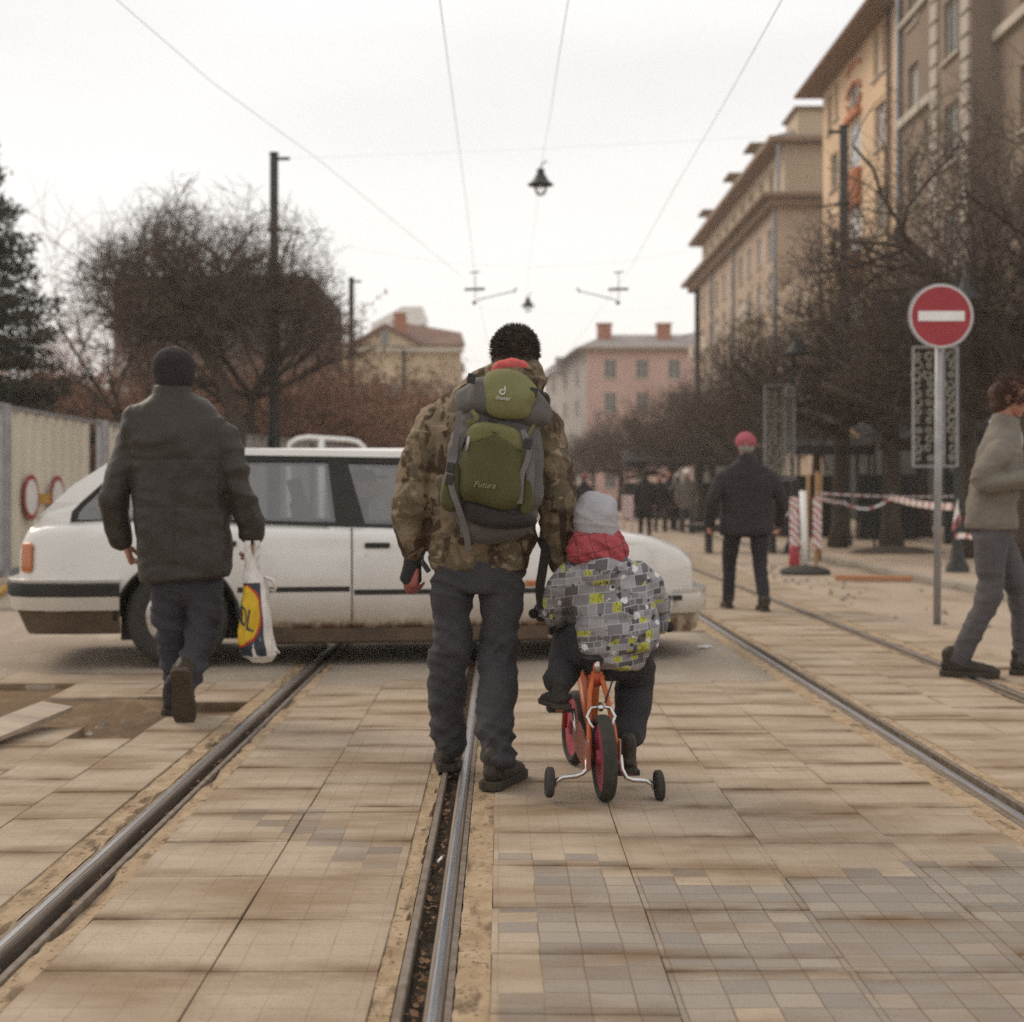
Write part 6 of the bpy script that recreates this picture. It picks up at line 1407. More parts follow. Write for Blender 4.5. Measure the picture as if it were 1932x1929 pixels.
front_panel(dense([(872,948),(905,955),(950,966),(985,976),(1005,972),(1010,990),(950,996),(888,984)]), 'pack_base', 'pkblack', .03, pk, lambda x, y: -.002, 7)
def ribbon(pts, wd, name, m, parent, th=.003, wdir=(1,0,0)):
    b = MB(); rings = []; pts = [V(p) for p in pts]
    for i, p in enumerate(pts):
        t_ = (pts[min(len(pts)-1, i+1)]-pts[max(0, i-1)]).normalized(); s_ = V(wdir); s_ = (s_-t_*s_.dot(t_)).normalized(); n_ = t_.cross(s_)
        rings.append([p-s_*wd/2-n_*th/2, p+s_*wd/2-n_*th/2, p+s_*wd/2+n_*th/2, p-s_*wd/2+n_*th/2])
    b.rings(rings); return b.build(name, M[m], parent, bevel=.0008)
def curve(pts, k=6):
    r_ = []; pts = [V(p) for p in pts]; n = len(pts)
    for i in range(n-1):
        p0, p1, p2, p3 = pts[max(0,i-1)], pts[i], pts[i+1], pts[min(n-1,i+2)]
        for q in range(k): t_ = q/k; r_.append(.5*((2*p1)+(p2-p0)*t_+(2*p0-5*p1+4*p2-p3)*t_**2+(3*p1-p0-3*p2+p3)*t_**3))
    r_.append(pts[-1]); return r_
ribbon(curve([B(868,776,-.03), B(862,810,-.02), B(858,860,-.015), B(852,880,-.03), B(850,895,-.045), B(854,925,-.045), B(866,960,-.03), B(878,1000,.01), B(884,1040,.05)]), .022, 'strap', 'webbing', pk)
ribbon(curve([B(986,812,-.05), B(992,830,-.06), B(998,848,-.06), B(994,870,-.055), B(985,895,-.05), B(982,925,-.045), B(980,950,-.04)]), .020, 'strap', 'webbing', pk)
ribbon(curve([B(1000,850,-.05), B(1000,900,-.035), B(996,950,-.02), B(990,975,-.01)]), .030, 'strap', 'webbing', pk)
ribbon(curve([B(922,790,-.045), B(935,803,-.05), B(948,812,-.06)]), .018, 'strap', 'dkweb', pk); ribbon(curve([B(890,775,-.03), B(900,790,-.035), B(880,800,-.03)]), .016, 'strap', 'pkgreen2', pk); ribbon(curve([B(1012,790,.0), B(1000,815,-.01), B(992,830,-.02)]), .012, 'strap', 'pkgreen2', pk)
ribbon(curve([Q(892,728,-.10), Q(876,734,-.085), Q(862,752,-.04), Q(858,780,.04)]), .034, 'shoulder_strap', 'dkweb', pk, .010, (.3,1,0)); ribbon(curve([Q(1008,738,-.10), Q(1020,744,-.085), Q(1032,756,-.04), Q(1030,785,.04)]), .034, 'shoulder_strap', 'dkweb', pk, .010, (.3,1,0))
for px, py, nm in ((995,838,'buckle'), (851,882,'buckle'), (849,905,'buckle'), (890,716,'buckle'), (1006,742,'buckle')): b = MB(); b.box(B(px, py, -.062 if nm and px > 980 and py > 800 else -.045), (.030,.012,.036), R=Matrix.Rotation(.2, 3, 'Y')); b.build(nm, M['blackpl'], pk, bevel=.003)
for px, py, a in ((886,836,-.25),): b = MB(); b.tube([B(px, py-12, -.058), B(px-5, py+16, -.062)], .0055, 8); b.build('zip_pull', M['greypole'], pk, True)
b = MB(); b.tube(curve([B(872,850,-.03), B(880,828,-.045), B(900,814,-.058), B(935,818,-.064), B(968,834,-.055), B(980,858,-.045), B(982,900,-.04)]), .004, 6); b.build('zip', M['dkweb'], pk, True)
# hanging waist belt and loose strap beside the leg
ribbon(curve([Q(1032,1000,-.03), Q(1028,1040,-.05), Q(1022,1080,-.05), Q(1018,1110,-.05), Q(1022,1146,-.05)]), .036, 'waist_belt', 'dkweb', pk, .005)
ribbon(curve([Q(1012,1012,-.02), Q(1020,1030,-.045), Q(1030,1048,-.05)]), .012, 'strap', 'dkweb', pk)
ribbon(curve([Q(800,1012,.02), Q(798,1035,-.01), Q(798,1056,-.02)]), .010, 'strap', 'dkweb', pk); b = MB(); b.box(Q(803,1068,-.02), (.020,.012,.052), R=Matrix.Rotation(-.6, 3, 'Y')); b.build('buckle', M['blackpl'], pk, bevel=.003)
M['print_white'] = mat('white_print', (.62,.62,.56), (.52,.52,.46), 60, .8)
cxt = P(947,738,YB-.050)
def lm(px, py, yy, sc, tilt):
    c = P(px, py, yy); return lambda x, y, z: c+V((x*cos(tilt)*sc+y*sin(tilt)*sc, -z, -x*sin(tilt)*sc+y*cos(tilt)*sc))
# emblem: an open ring with a stem, and the word under it
b = MB(); c = P(948,738,YB-.074); b.tube([c+V((.0085*cos(a), 0, .0085*sin(a)-.003)) for a in [pi*.30+i*.42 for i in range(14)]], [.0022+.0008*sin(i*.25) for i in range(14)], 6); b.tube([c+V((.0085,0,.018)), c+V((.0095,0,.006)), c+V((.0085,0,-.006))], [.0016,.0024,.0016], 6); b.build('emblem', M['print_white'], lid, True)
text_mesh('deuter', .020, .0012, lm(949,751,YB-.0765,1,.12), 'lettering', M['print_white'], lid)
text_mesh('Futura', .030, .0010, lm(914,915,YB-.0790,1,.10), 'lettering', mat('faded_print', (.26,.25,.15), (.22,.21,.12), 60, .8), pk, .35)

# ============ child
YC = 5.25; KC = FPX/YC
def D(px, py, dy=0.0): return P(px, py, YC)+V((0,dy,0))
ch = thing('person', 'small child in a grey knit hat and patterned jacket riding a bicycle with stabilisers', 'person', (D(1145,0).x, YC, 0))
hc = D(1128, 985, .05); b = MB(); head(b, hc+V((0,0,-.01)), (-.1,1,-.1), (0,.1,1), .84); b.tube([D(1130,1050,.02), D(1128,1010,.03)], [.045,.045], 12, dome=True)
b.tube([D(1165,1215,.04), D(1150,1150,.04), D(1140,1080,.04), D(1132,1050,.03)], [(.08,.055),(.08,.06),(.08,.05),(.045,.045)], 16, side=(1,0,0), dome=True)
gl, gr = K(.50,-.155,.625), K(.375,.275,.580)
b.tube([D(1080,1085,.03), D(1058,1140,.12), gl], [.035,.03,.02], 10, dome=True); b.tube([D(1200,1085,.03), D(1242,1140,.12), gr], [.035,.03,.02], 10, dome=True)
kl = D(1080,1222,.24); kr = D(1206,1300,.16); al = PU+V((0,-.02,.085)); ar = PD+V((0,-.03,.085))
b.tube([D(1128,1228,.06), kl, kl.lerp(al,.5), al], [.05,.042,.036,.028], 12, dome=True); b.tube([D(1190,1228,.06), kr, kr.lerp(ar,.5), ar], [.05,.042,.036,.028], 12, dome=True)
hand(b, gl+V((0,-.03,.01)), BD*.9+V((0,0,-.3)), V((0,0,-1)), BS, .115, .9); hand(b, gr+V((0,-.03,.01)), BD*.9+V((0,0,-.3)), V((0,0,-1)), -BS, .115, .9)
organic(b, 'body', M['skin'], ch, .005, 2)
b = MB(); hb = [(1026,1090,1168,.083),(1008,1087,1170,.092),(988,1086,1169,.097),(970,1085,1167,.097)]; b.ball(D(1126,966,.05), (.0795,.094,.070)); b.ball(D(1119,955,.05), (.058,.075,.056)); b.ball(D(1140,958,.05), (.050,.07,.050))
b.tube([D((l+r_)/2, y, .05) for y, l, r_, d in hb], [((r_-l)/2/KC, d) for y, l, r_, d in hb], 24, side=(1,0,0), dome=True)
def hf(c, n): return .004*ridge(c+V((0,0,c.x*.5)), (5,5,16), 1)*(.3+1.2*exp(-((c.z-1.0)/.03)**2))+.0045*exp(-((c.z-(.967-.12*(c.x-.355)))/.004)**2)+(.003 if c.z < .965-.12*(c.x-.355) else 0)+.005*fr(c, (14,14,10))
organic(b, 'knit_hat', M['greyknit'], ch, .005, 2, hf)
b = MB(); b.torus(D(1130,1032,.035), .080, .030, (.18,.15,1), 30, 12, .036); b.torus(D(1128,1046,.03), .086, .024, (.25,.12,1), 30, 12, .025); b.ball(D(1115,1050,.02), (.08,.075,.03)); b.ball(D(1160,1018,.03),(.035,.05,.035))
organic(b, 'scarf', M['scarf'], ch, .005, 1, lambda c, n: .008*ridge(c+V((0,0,c.x*.7)), (9,9,22), 3)+.005*fr(c, (40,40,40), 2))
b = MB(); jt = [(1232,1108,1226,.085),(1222,1092,1240,.112),(1200,1084,1246,.128),(1165,1086,1240,.128),(1130,1080,1232,.12),(1100,1068,1220,.11),(1075,1072,1205,.10),(1055,1088,1185,.085)]
b.tube([D((l+r_)/2, y, .03-.035*max(0, min(1, (y-1120)/80))) for y, l, r_, d in jt], [((r_-l)/2/KC, d) for y, l, r_, d in jt], 28, side=(1,0,0), sq=2.4, dome=True)
b.tube([D(1085,1080,.03), D(1064,1108,.05), D(1056,1145,.09), D(1052,1165,.16), D(1048,1172,.32), gl+V((0,-.06,.005))], [(.055,.06),(.062,.066),(.052,.060),(.048,.055),(.04,.042),(.03,.03)], 18, dome=True)
b.tube([D(1200,1082,.03), D(1226,1108,.05), D(1240,1140,.10), D(1250,1160,.20), D(1258,1168,.34), gr+V((-.0,-.06,.005))], [(.055,.06),(.058,.064),(.050,.058),(.045,.052),(.04,.042),(.03,.03)], 18, dome=True)
b.ball(D(1140,1078,-.06), (.085,.05,.055)); b.ball(D(1150,1100,-.065), (.06,.03,.04))
organic(b, 'patterned_jacket', M['print'], ch, .0065, 2, lambda c, n: .012*(ridge(c+V((0,0,c.x*.4)), (4,4,11), 5)*.7-.2)+.008*fr(c, (9,9,9), 1)-.010*exp(-((c.z-.625)/.012)**2)*(n.y < 0))
b = MB(); b.tube([D(1158,1205,.04), D(1162,1240,.04)], [(.130,.105),(.122,.105)], 22, side=(1,0,0), dome=True)
b.tube([D(1122,1230,.05), kl.lerp(D(1122,1230,.05),.4), kl+V((0,0,-.012))], [(.085,.075),(.082,.075),(.068,.068)], 18, dome=True); b.tube([kl+V((0,0,.02)), kl.lerp(al,.25), kl.lerp(al,.5), kl.lerp(al,.75), al+V((0,-.005,.03))], [(.064,.066),(.066,.068),(.064,.066),(.062,.064),(.058,.060)], 18, side=(1,0,0), dome=True)
b.tube([D(1190,1230,.05), D(1202,1262,.10), kr, kr.lerp(ar,.35), kr.lerp(ar,.65), ar+V((0,.005,.045))], [(.085,.085),(.078,.082),(.074,.076),(.068,.070),(.064,.066),(.054,.056)], 18, side=(1,0,0), dome=True)
organic(b, 'snow_trousers', M['snow'], ch, .0065, 2, lambda c, n: .010*(ridge(c, (4,4,13), 9)*.8-.2)*(.5+exp(-((c.z-.15)/.06)**2)+exp(-((c.z-.36)/.05)**2))+.006*fr(c, (8,8,8), 3))
shoe('boot', PU+V((0,-.055,.012)), BD-BS*.25, .185, ch, 'pkblack', 'sole', .10, .038); shoe('boot', PD+V((0,-.055,.012)), BD+BS*.12, .185, ch, 'leatherboot', 'sole', .12, .036)
for g_ in (gl, gr): b = MB(); b.ball(g_+V((0,-.01,.0)), (.036,.045,.036)); organic(b, 'mitten', M['glove'], ch, .005, 1, lambda c, n: .003*fr(c, (30,30,30)))

# ============ man in the dark coat, left
YL = 6.95; KL = FPX/YL
def E(px, py, dy=0.0): return P(px, py, YL)+V((0,dy,0))
lm_ = thing('person', 'man in a black knit hat and long dark leather coat carrying a plastic bag, left', 'person', (E(345,0).x, YL, 0))
hc = E(326, 697, .03); b = MB(); head(b, hc, (0,1,-.05), (0,0,1), 1.05); b.tube([E(326,760,.0), E(326,715,.02)], [.06,.058], 12, dome=True)
b.tube([E(348,1085), E(340,950), E(332,810), E(326,760)], [(.13,.08),(.14,.09),(.13,.07),(.06,.05)], 16, side=(1,0,0), dome=True)
hl, hr = E(228,1020,.04), E(472,1006,.04)
b.tube([E(280,812,.01), E(248,834,.0), E(226,895,-.01), E(217,950,-.01), E(218,995,.02), hl], [.045,.045,.042,.04,.034,.027], 12, dome=True); b.tube([E(388,808,.01), E(418,830,.0), E(442,890,-.01), E(462,950,-.01), hr], [.045,.045,.042,.038,.027], 12, dome=True)
fL, fR = P(322,1338,7.05), P(352,1350,6.72)
LL = [E(318,1095), E(318,1160,.03), E(320,1220,.08), E(324,1280,.10), E(324,1318,.10)]; LR = [E(385,1095), E(385,1150,.02), E(378,1210,.0), E(368,1255,-.10), E(362,1292,-.26)]; b.tube(LL, [.055,.052,.045,.04,.034], 12, dome=True); b.tube(LR, [.055,.052,.045,.04,.034], 12, dome=True)
hand(b, hl+V((.01,0,-.01)), (.25,.2,-.9), (1,.1,.2), (0,1,0), .185, .9); hand(b, hr, (0,.05,-1), (-1,.2,0), (0,1,0), .185, .55, curls=(.35,.6,.8,.9))
organic(b, 'body', M['skin'], lm_, .0055, 2)
b = MB(); hb = [(733,296,356,.100),(720,289,364,.108),(700,285,367,.112),(680,287,365,.108),]
b.ball(E(326,688,.02), (.104,.112,.093)); b.tube([E((l+r_)/2, y, .02) for y, l, r_, d in hb], [((r_-l)/2/KL, d) for y, l, r_, d in hb], 22, side=(1,0,0)); organic(b, 'knit_hat', M['beanie'], lm_, .007, 2, lambda c, n: .004*fr(c, (12,12,12))-.003*exp(-((c.z-1.585)/.006)**2))
b = MB(); ct = [(1092,268,430,.155),(1086,266,431,.16),(1030,262,432,.16),(950,254,434,.155),(880,248,432,.15),(820,234,426,.145),(800,226,424,.135),(784,232,420,.125),(770,246,408,.11),(757,268,386,.095),(746,290,362,.085),(728,296,356,.080)]
b.tube([E((l+r_)/2, y, .0) for y, l, r_, d in ct], [((r_-l)/2/KL, d) for y, l, r_, d in ct], 30, side=(1,0,0), sq=2.5)
b.tube([E(278,806,.01), E(248,832,.0), E(226,895,-.01), E(216,950,-.01), E(217,995,.02), E(225,1022,.04)], [(.070,.07),(.078,.082),(.070,.078),(.066,.072),(.060,.064),(.052,.055)], 20, dome=True)
b.tube([E(388,800,.01), E(418,828,.0), E(442,890,-.01), E(462,950,-.01), E(471,985,.02), E(473,1008,.03)], [(.070,.07),(.080,.082),(.074,.078),(.068,.072),(.062,.064),(.054,.055)], 20, dome=True)
def cf(c, n):
    d = .014*fr(c, (5,5,4), 3)+.004*fr(c, (16,16,12), 6)+.003*ridge(c, (6,6,16), 4)*.6+.017*(ridge(c, (3,3,7), 6)*.6-.2)*(.3+.9*(abs(c.x-E(340,0).x) > .22))
    for z0 in (E(0,868).z, E(0,958).z): d -= .0028*exp(-((c.z-z0)/.006)**2)*(abs(c.x-E(342,0).x) < .235)
    if c.z > E(0,750).z: d += .003*sin((c.z)*420)
    d -= .006*exp(-((c.x-E(345,0).x)/.006)**2)*(c.z < E(0,965).z)*(n.y < 0)
    return d
organic(b, 'leather_coat', M['leather'], lm_, .008, 2, cf)
b = MB(); b.tube([E(350,1075), E(350,1100)], [(.17,.11),(.17,.11)], 22, side=(1,0,0), dome=True)
b.tube(LL, [(.085,.10),(.080,.09),(.070,.080),(.060,.070),(.055,.066)], 18, side=(1,0,0), sq=2.3)
b.tube(LR, [(.088,.10),(.082,.09),(.072,.082),(.067,.076),(.066,.072)], 18, side=(1,0,0), sq=2.3)
organic(b, 'trousers', M['jeans2'], lm_, .0075, 2, lambda c, n: .021*(ridge(c+V((0,0,.5*c.x)), (4,4,15), 3)*.7-.2)*(.6+exp(-((c.z-.2)/.1)**2)+exp(-((c.z-.45)/.1)**2)))
s1 = P(323,1350,7.02); s1.z = 0; shoe('shoe', s1, (-.12,1,0), .29, lm_, 'pkblack', 'sole', .12, .05)
s2 = V((fR.x, 6.52, .002)); shoe('shoe', s2, (-.05,1,0), .30, lm_, 'leatherboot', 'solelt', .12, .054, pitch=1.05)
# plastic carrier bag
YG = 6.9
def H_(px, py, dy=0.0): return P(px, py, YG)+V((0,dy,0))
bag = thing('carrier_bag', 'white plastic carrier bag with a yellow disc, held by the dark coated man', 'bag', H_(488,1250))
rows = [(1036,466,474,.012),(1058,464,480,.018),(1078,462,486,.028),(1095,462,500,.045),(1115,460,504,.060),(1150,455,508,.075),(1190,451,513,.085),(1218,453,518,.088),(1236,460,520,.08),(1248,474,512,.055)]
def bagS(u, v_, off=0.0):
    """u around 0..1 (0.25 = towards the camera), v down 0..1"""
    k = v_*(len(rows)-1); i = min(len(rows)-2, int(k)); f = k-i; y, l, r_, d = [rows[i][j]*(1-f)+rows[i+1][j]*f for j in range(4)]
    a = 2*pi*u; hw = (r_-l)/2; cx_ = math.copysign(abs(cos(a))**.75, cos(a)); sy = math.copysign(abs(sin(a))**.75, sin(a))
    p = H_((l+r_)/2, y); p += V((-(hw/FPX*YG+off)*cx_, -(d+off)*sy, 0)); w_ = .010*noise.noise(V((p.x*14, p.y*14, p.z*9)))+.006*ridge(p, (22,22,5), 3); return p+V((w_, -abs(w_), w_*.3))
b = MB(); n = 48; m_ = 60; b.rings([[bagS(j/n, i/m_) for j in range(n)] for i in range(m_+1)])
def m_plastic():
    t = NT('white_plastic_film'); c = t.mix(t.ramp(t.noise(t.co((1,1,.4)), 22, 4), [(.35,0),(.65,1)]), (.68,.64,.59), (.52,.48,.44)); t.bump(t.noise(t.co((1,1,.25)), 45, 4), .5, .01); return t.fin(c, .35, 0, .5)
M['plastic'] = m_plastic(); b.build('bag_body', M['plastic'], bag, True)
for (ax_, tz) in ((0, 1), (1, 0)):
    b = MB(); b.grid(lambda u, v_: H_(462+ax_*14+v_*12+(2 if ax_ else 0), 1020+62*u)+V((0,-.01+.02*ax_+.004*sin(u*20+v_*3),0)), 20, 3); b.build('handle', M['plastic'], bag, True, solid=.0012)
b = MB(); b.tube([H_(500,1090,.02), H_(513,1094,.02), H_(520,1106,.02), H_(516,1116,.02), H_(506,1112,.02)], [(.02,.008),(.028,.01),(.026,.01),(.016,.008),(.006,.004)], 10, dome=True); b.tube([H_(508,1228,0), H_(522,1226,0), H_(527,1232,0)], [(.02,.012),(.014,.008),(.004,.004)], 8, dome=True); b.build('loose_fold', M['plastic'], bag, True)
M['bagblue'] = mat('blue_print', (.035,.042,.060), (.028,.034,.048), 20, .4, .1, 60); M['bagyellow'] = mat('yellow_print', (.62,.40,.012), (.52,.33,.01), 14, .4, .1, 60); M['bagred'] = mat('red_print', (.50,.045,.02), (.42,.035,.015), 14, .4)
def patch(name, off, inside, m, n_u=70, n_v=90, u0=-.06, u1=.42, v0=.33, v1=.95):
    b = MB(); vs = {}; fs = []
    def vid(i, j):
        if (i, j) not in vs: vs[(i, j)] = len(b.v); b.v.append(tuple(bagS(u0+(u1-u0)*i/n_u, v0+(v1-v0)*j/n_v, off)))
        return vs[(i, j)]
    for i in range(n_u):
        for j in range(n_v):
            if inside(u0+(u1-u0)*(i+.5)/n_u, v0+(v1-v0)*(j+.5)/n_v): b.f.append((vid(i,j), vid(i+1,j), vid(i+1,j+1), vid(i,j+1)))
    return b.build(name, M[m], bag, True)
cu, cv = .140, .575
patch('blue_panel', .0015, lambda u, v_: -.055 < u < .322 and .36 < v_ < .88, 'bagblue')
patch('red_ring', .0030, lambda u, v_: ((u-cu)/.172)**2+((v_-cv)/.200)**2 < 1, 'bagred', 140, 160)
patch('yellow_disc', .0045, lambda u, v_: ((u-cu)/.156)**2+((v_-cv)/.184)**2 < 1, 'bagyellow', 140, 160)
def bagmap(x, y, z):    # text coordinates in metres on the bag
    ang = -.42; X = x*cos(ang)-y*sin(ang)*.4; Yv = x*sin(ang)*.55+y; return bagS(cu+.02+X*1.25, cv+.01-Yv*1.75, .0072+z)
text_mesh('LIDL', .088, .0008, bagmap, 'lettering', M['bagblue'], bag)

# ============ parametric walkers for the other people
def walker(lb, loc, ht, face, coat, trou, hatm, hairm='hair', lean=0, stride=.25, coat_len=.48, arm=(0,0), vox=.012, wide=1.0, bend=False, group=None, hand_pose=None, fine=False, shoes='leatherboot', swap=1, bootk=1.0):
    F = V((sin(face), cos(face), 0)); S = V((F.y, -F.x, 0)); k = ht/1.75; L0 = V(loc)
    p = lambda s, f, z: L0+S*(s*k*wide)+F*(f*k)+V((0,0,z*k)); t = thing('person', lb, 'person', loc, group)
    b = MB(); hc = p(0,.03+lean,1.61); q = head(b, hc, F+V((0,0,-.15)), (0,0,1), k); b.tube([p(0,lean*.8,1.40), p(0,.01+lean,1.54)], [.055*k]*2, 10, dome=True)
    b.tube([p(0,0,.9), p(0,0,1.1), p(0,lean*.7,1.34)], [(.11*k,.07*k),(.12*k,.08*k),(.13*k,.07*k)], 14, side=S, dome=True)
    st = stride*swap; fa, fb = p(-.10,st,0), p(.10,-st,0); ka, kb = p(-.10,st*.55+.05,.48), p(.10,-st*.30+.05,.47)
    for a_, kk, ff in ((p(-.09,0,.88), ka, fa), (p(.09,0,.88), kb, fb)): b.tube([a_, kk, kk.lerp(ff, .6), ff+V((0,0,.09*k))], [.055*k,.042*k,.036*k,.030*k], 10, dome=True)
    if hand_pose: els, wrs = hand_pose(p)
    else: els, wrs = (p(-.27,-.05-arm[0]*.5,1.08), p(.27,-.05+arm[0]*.5,1.08)), (p(-.27,.06-arm[0],.84), p(.27,.06+arm[0],.84))
    for sg, e_, w_ in ((-1, els[0], wrs[0]), (1, els[1], wrs[1])):
        b.tube([p(sg*.14,lean*.7,1.31), p(sg*.185,lean*.5,1.26), e_.lerp((p(sg*.185,lean*.5,1.26)+w_)/2,.38), e_.lerp(w_,.5), w_], [.042*k,.042*k,.038*k,.034*k,.026*k], 10, dome=True)
        hand(b, w_, (w_-e_), -S*sg+F*.2, F, .18*k, .7)
    organic(b, 'body', M['skin'], t, min(vox, .010) if not fine else .006, 1)
    b = MB(); z0 = .92-coat_len*.3 if coat_len < .3 else .90-(coat_len-.25)
    b.tube([p(0,0,z0), p(0,0,z0+.04), p(0,0,1.0), p(0,lean*.5,1.2), p(0,lean*.7,1.30), p(0,lean*.8,1.38), p(0,lean,1.44), p(0,lean+.01,1.51)], [(.19*k*wide,.14*k),(.20*k*wide,.145*k),(.185*k*wide,.135*k),(.20*k*wide,.135*k),(.205*k*wide,.125*k),(.17*k*wide,.10*k),(.10*k,.085*k),(.072*k,.072*k)], 24, side=S, sq=2.4)
    for sg, e_, w_ in ((-1, els[0], wrs[0]), (1, els[1], wrs[1])):
        m1 = p(sg*.13,lean*.8,1.33); s_ = p(sg*.185,lean*.5,1.27); b.tube(curve([m1, s_, s_.lerp(e_,.6), e_.lerp((s_+w_)/2,.22), e_.lerp(w_,.4), w_], 2), [(.062+.012*min(1,i/2)-.0030*max(0,i-2))*k for i in range(11)], 16, side=S, dome=True)
    organic(b, 'coat', M[coat], t, vox, 2, folds(.014, (4,4,9), loc[0], base=.6))
    b = MB(); b.tube([p(0,0,.82), p(0,0,.95)], [(.15*k*wide,.11*k)]*2, 18, side=S, dome=True)
    for a_, kk, ff in ((p(-.09,0,.86), ka, fa), (p(.09,0,.86), kb, fb)): g_ = ff+V((0,0,.07*k)); b.tube([a_, a_.lerp(kk, .5), kk, kk.lerp(g_, .5), g_], [.092*k,.086*k,.070*k,.062*k,.058*k], 16, side=S)
    organic(b, 'trousers', M[trou], t, vox, 2, folds(.012, (4,4,13), loc[0]+3, base=.7))
    for ff in (fa, fb): shoe('shoe', ff, F, .28*k*bootk, t, shoes, 'sole', .12*k*bootk, .05*k*bootk, pitch=0 if ff is fa or not fine else 0)
    b = MB()
    if hatm: b.ball(hc+V((0,-.01,.030*k)), (.100*k,.116*k,.098*k), 18, 12, Matrix((S, F, V((0,0,1)))).transposed()); organic(b, 'hat', M[hatm], t, min(vox, .010), 1, lambda c, n: .004*fr(c, (30,30,30)))
    b = MB(); R = Matrix((S, F, V((0,0,1)))).transposed(); b.ball(hc+R@V((0,-.022*k,.022*k)), (.086*k,.100*k,.090*k), 18, 12, R); b.ball(hc+R@V((0,-.05*k,-.03*k)), (.078*k,.062*k,.06*k), 14, 10, R); organic(b, 'hair', M[hairm], t, min(vox, .010), 1, lambda c, n: .005*fr(c, (40,40,40)))
    return t, q, p, hc
# pedestrian in the pink hat
gp = G(1408, 1150); walker('man in a pink knit hat and wide black coat walking away, right of the car', (gp.x, gp.y, .0), 1.66, -.06, 'blackcoat', 'snow', 'pinkhat', 'hairg', stride=.20, coat_len=.42, arm=(.04,0), vox=.010, wide=1.32, swap=1)
# strolling group far down the street
GG = 'people strolling far down the street'
far = [(1217, 36.0, 1.70, 0, 'blackcoat', 'snow', None, 'person in a long black coat nearest the camera in the far group'), (1245, 40, 1.62, 3.0, 'blackcoat', 'jeans3', None, 'person in a dark coat just right of the long black coat in the far group'),
       (1262, 41.5, 1.72, 3.3, 'jeans2', 'snow', None, 'tall dark dressed person in the middle of the far group'), (1279, 41, 1.66, .3, 'leather', 'snow', 'greyknit', 'dark coated person with a grey hat in the far group'),
       (1296, 39, 1.75, 3.1, 'hoodie', 'jeans3', 'white', 'person in a pale hat and light trousers, rightmost of the far group'), (1102, 47, 1.72, .1, 'blackcoat', 'snow', 'pinkhat', 'person with a red hat seen above the car between man and child')]
for i, (px, Y, ht, fc, ct_, tr_, hm, lb) in enumerate(far): walker(lb, ((px-945)/FPX*Y, Y, .03 if px > 1300 else 0), ht, fc, ct_, tr_, hm, stride=.14+.02*(i % 3), coat_len=.5, vox=.022, group=GG, arm=(.05*(i % 2), 0))
c = P(1184, 0, 34); b = MB(); b.box((c.x, 34, .75), (.28,.04,.55)); b.box((c.x+.1, 34, .3), (.05,.05,.6)); b.box((c.x-.1, 34.0, .3), (.05,.05,.6)); tag(b.build('striped_barrier', M['stripe'], bevel=.01), 'red and white striped works board left of the far black coat', 'barrier')
# walker at the right edge
YR = 8.45
gw = G(1898, 1278); F_ = radians(72)
def hp(p): return (p(-.24,.02,1.10), p(.25,-.09,1.10)), (p(-.02,.28,1.13), p(.15,.26,1.15))
wk, q, p, hc = walker('person in a grey fleece jacket holding a device in both hands at the right edge', (gw.x-.05, gw.y+.1, 0), 1.78, radians(110), 'hoodie', 'jeans3', None, 'hair2', stride=.19, coat_len=.22, vox=.008, hand_pose=hp, fine=True, lean=.07, bootk=1.12, swap=1)
b = MB(); 
for s in (-1, 1): b.ball(q(s*.031,.078,.008), .0125)
b.build('eye', M['white'], wk, True)
hairstrands('loose_hair', hc+V((0,0,.02)), Matrix.Identity(3), (.098,.10,.10), 1800, .035, 'hair2', wk, 9, -.6)
b = MB(); b.torus(p(0,.06,1.475), .062, .018, (0,.1,1), 24, 10); b.ball(p(-.04,.11,1.36), (.07,.045,.12)); organic(b, 'shirt', M['shirtgrey'], wk, .008, 2)
b = MB(); b.tube([p(-.02,.115,.93), p(-.02,.125,1.15), p(-.02,.12,1.38)], [(.075,.03),(.085,.03),(.06,.03)], 16, side=p(1,0,0)-p(0,0,0), dome=True); organic(b, 'dark_top', M['bagcloth'], wk, .008, 1)
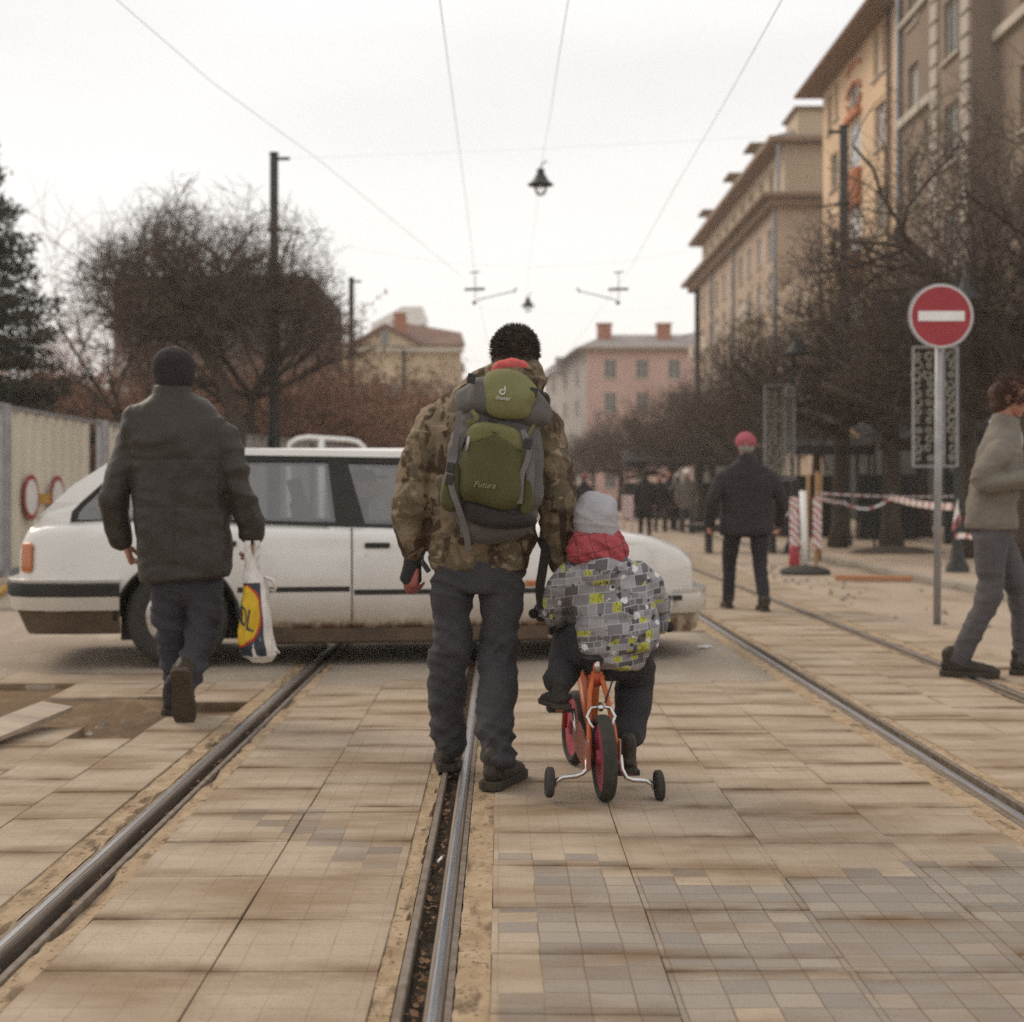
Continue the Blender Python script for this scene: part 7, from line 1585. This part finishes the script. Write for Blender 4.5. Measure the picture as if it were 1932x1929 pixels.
c = (p(-.02,.28,1.13)+p(.15,.26,1.15))/2+V((.08,0,.03)); b = MB(); b.box(c+V((.06,-.02,.02)), (.15,.07,.02), R=Matrix.Rotation(.3, 3, 'Z') @ Matrix.Rotation(.5, 3, 'X')); tag(b.build('phone', mat('phone_orange', (.45,.24,.06), (.3,.3,.32), 40, .4), bevel=.005), 'small orange device held in both hands by the walker at the right edge', 'phone')
# driver in the car
dr = C(spx(700), .52, 0); dF = CD
t = thing('person', 'driver in dark clothes and a cap sitting inside the white car', 'person', (dr.x, dr.y, .4))
b = MB(); dq = lambda f, s, z: dr+CD*f-CN*s+V((0,0,z)); hcd = dq(-.02,0,1.13); head(b, hcd, CD, (0,0,1), .95); b.tube([dq(-.12,0,.55), dq(-.14,0,.75), dq(-.08,0,.98), dq(-.04,0,1.06)], [(.13,.10),(.15,.11),(.08,.07),(.05,.05)], 14, side=CN, dome=True)
for sg in (-1, 1): b.tube([dq(-.10,sg*.17,.92), dq(.08,sg*.22,.72), dq(.30,sg*.14,.80)], [.05,.042,.03], 10, dome=True); hand(b, dq(.30,sg*.14,.80), CD+V((0,0,.3)), V((0,0,-1)), CN*sg, .17, .8); b.tube([dq(-.1,sg*.1,.56), dq(.30,sg*.12,.62), dq(.5,sg*.12,.35)], [.08,.065,.045], 10, dome=True)
organic(b, 'body', M['skin'], t, .008, 1)
b = MB(); b.tube([dq(-.12,0,.55), dq(-.14,0,.75), dq(-.10,0,.93), dq(-.05,0,1.02)], [(.17,.13),(.19,.14),(.17,.12),(.07,.07)], 18, side=CN, dome=True)
for sg in (-1, 1): b.tube([dq(-.10,sg*.16,.92), dq(.07,sg*.22,.72), dq(.26,sg*.15,.79)], [.07,.06,.045], 12, dome=True); b.tube([dq(-.1,sg*.1,.56), dq(.30,sg*.12,.62), dq(.5,sg*.12,.36)], [.095,.078,.055], 10, dome=True)
organic(b, 'jacket', M['blackcoat'], t, .012, 2); b = MB(); b.ball(hcd+V((-.01,0,.055)), (.09,.088,.062)); b.box(hcd+CD*.11+V((0,0,.055)), (.10,.14,.014), TH); organic(b, 'cap', M['beanie'], t, .006, 1)
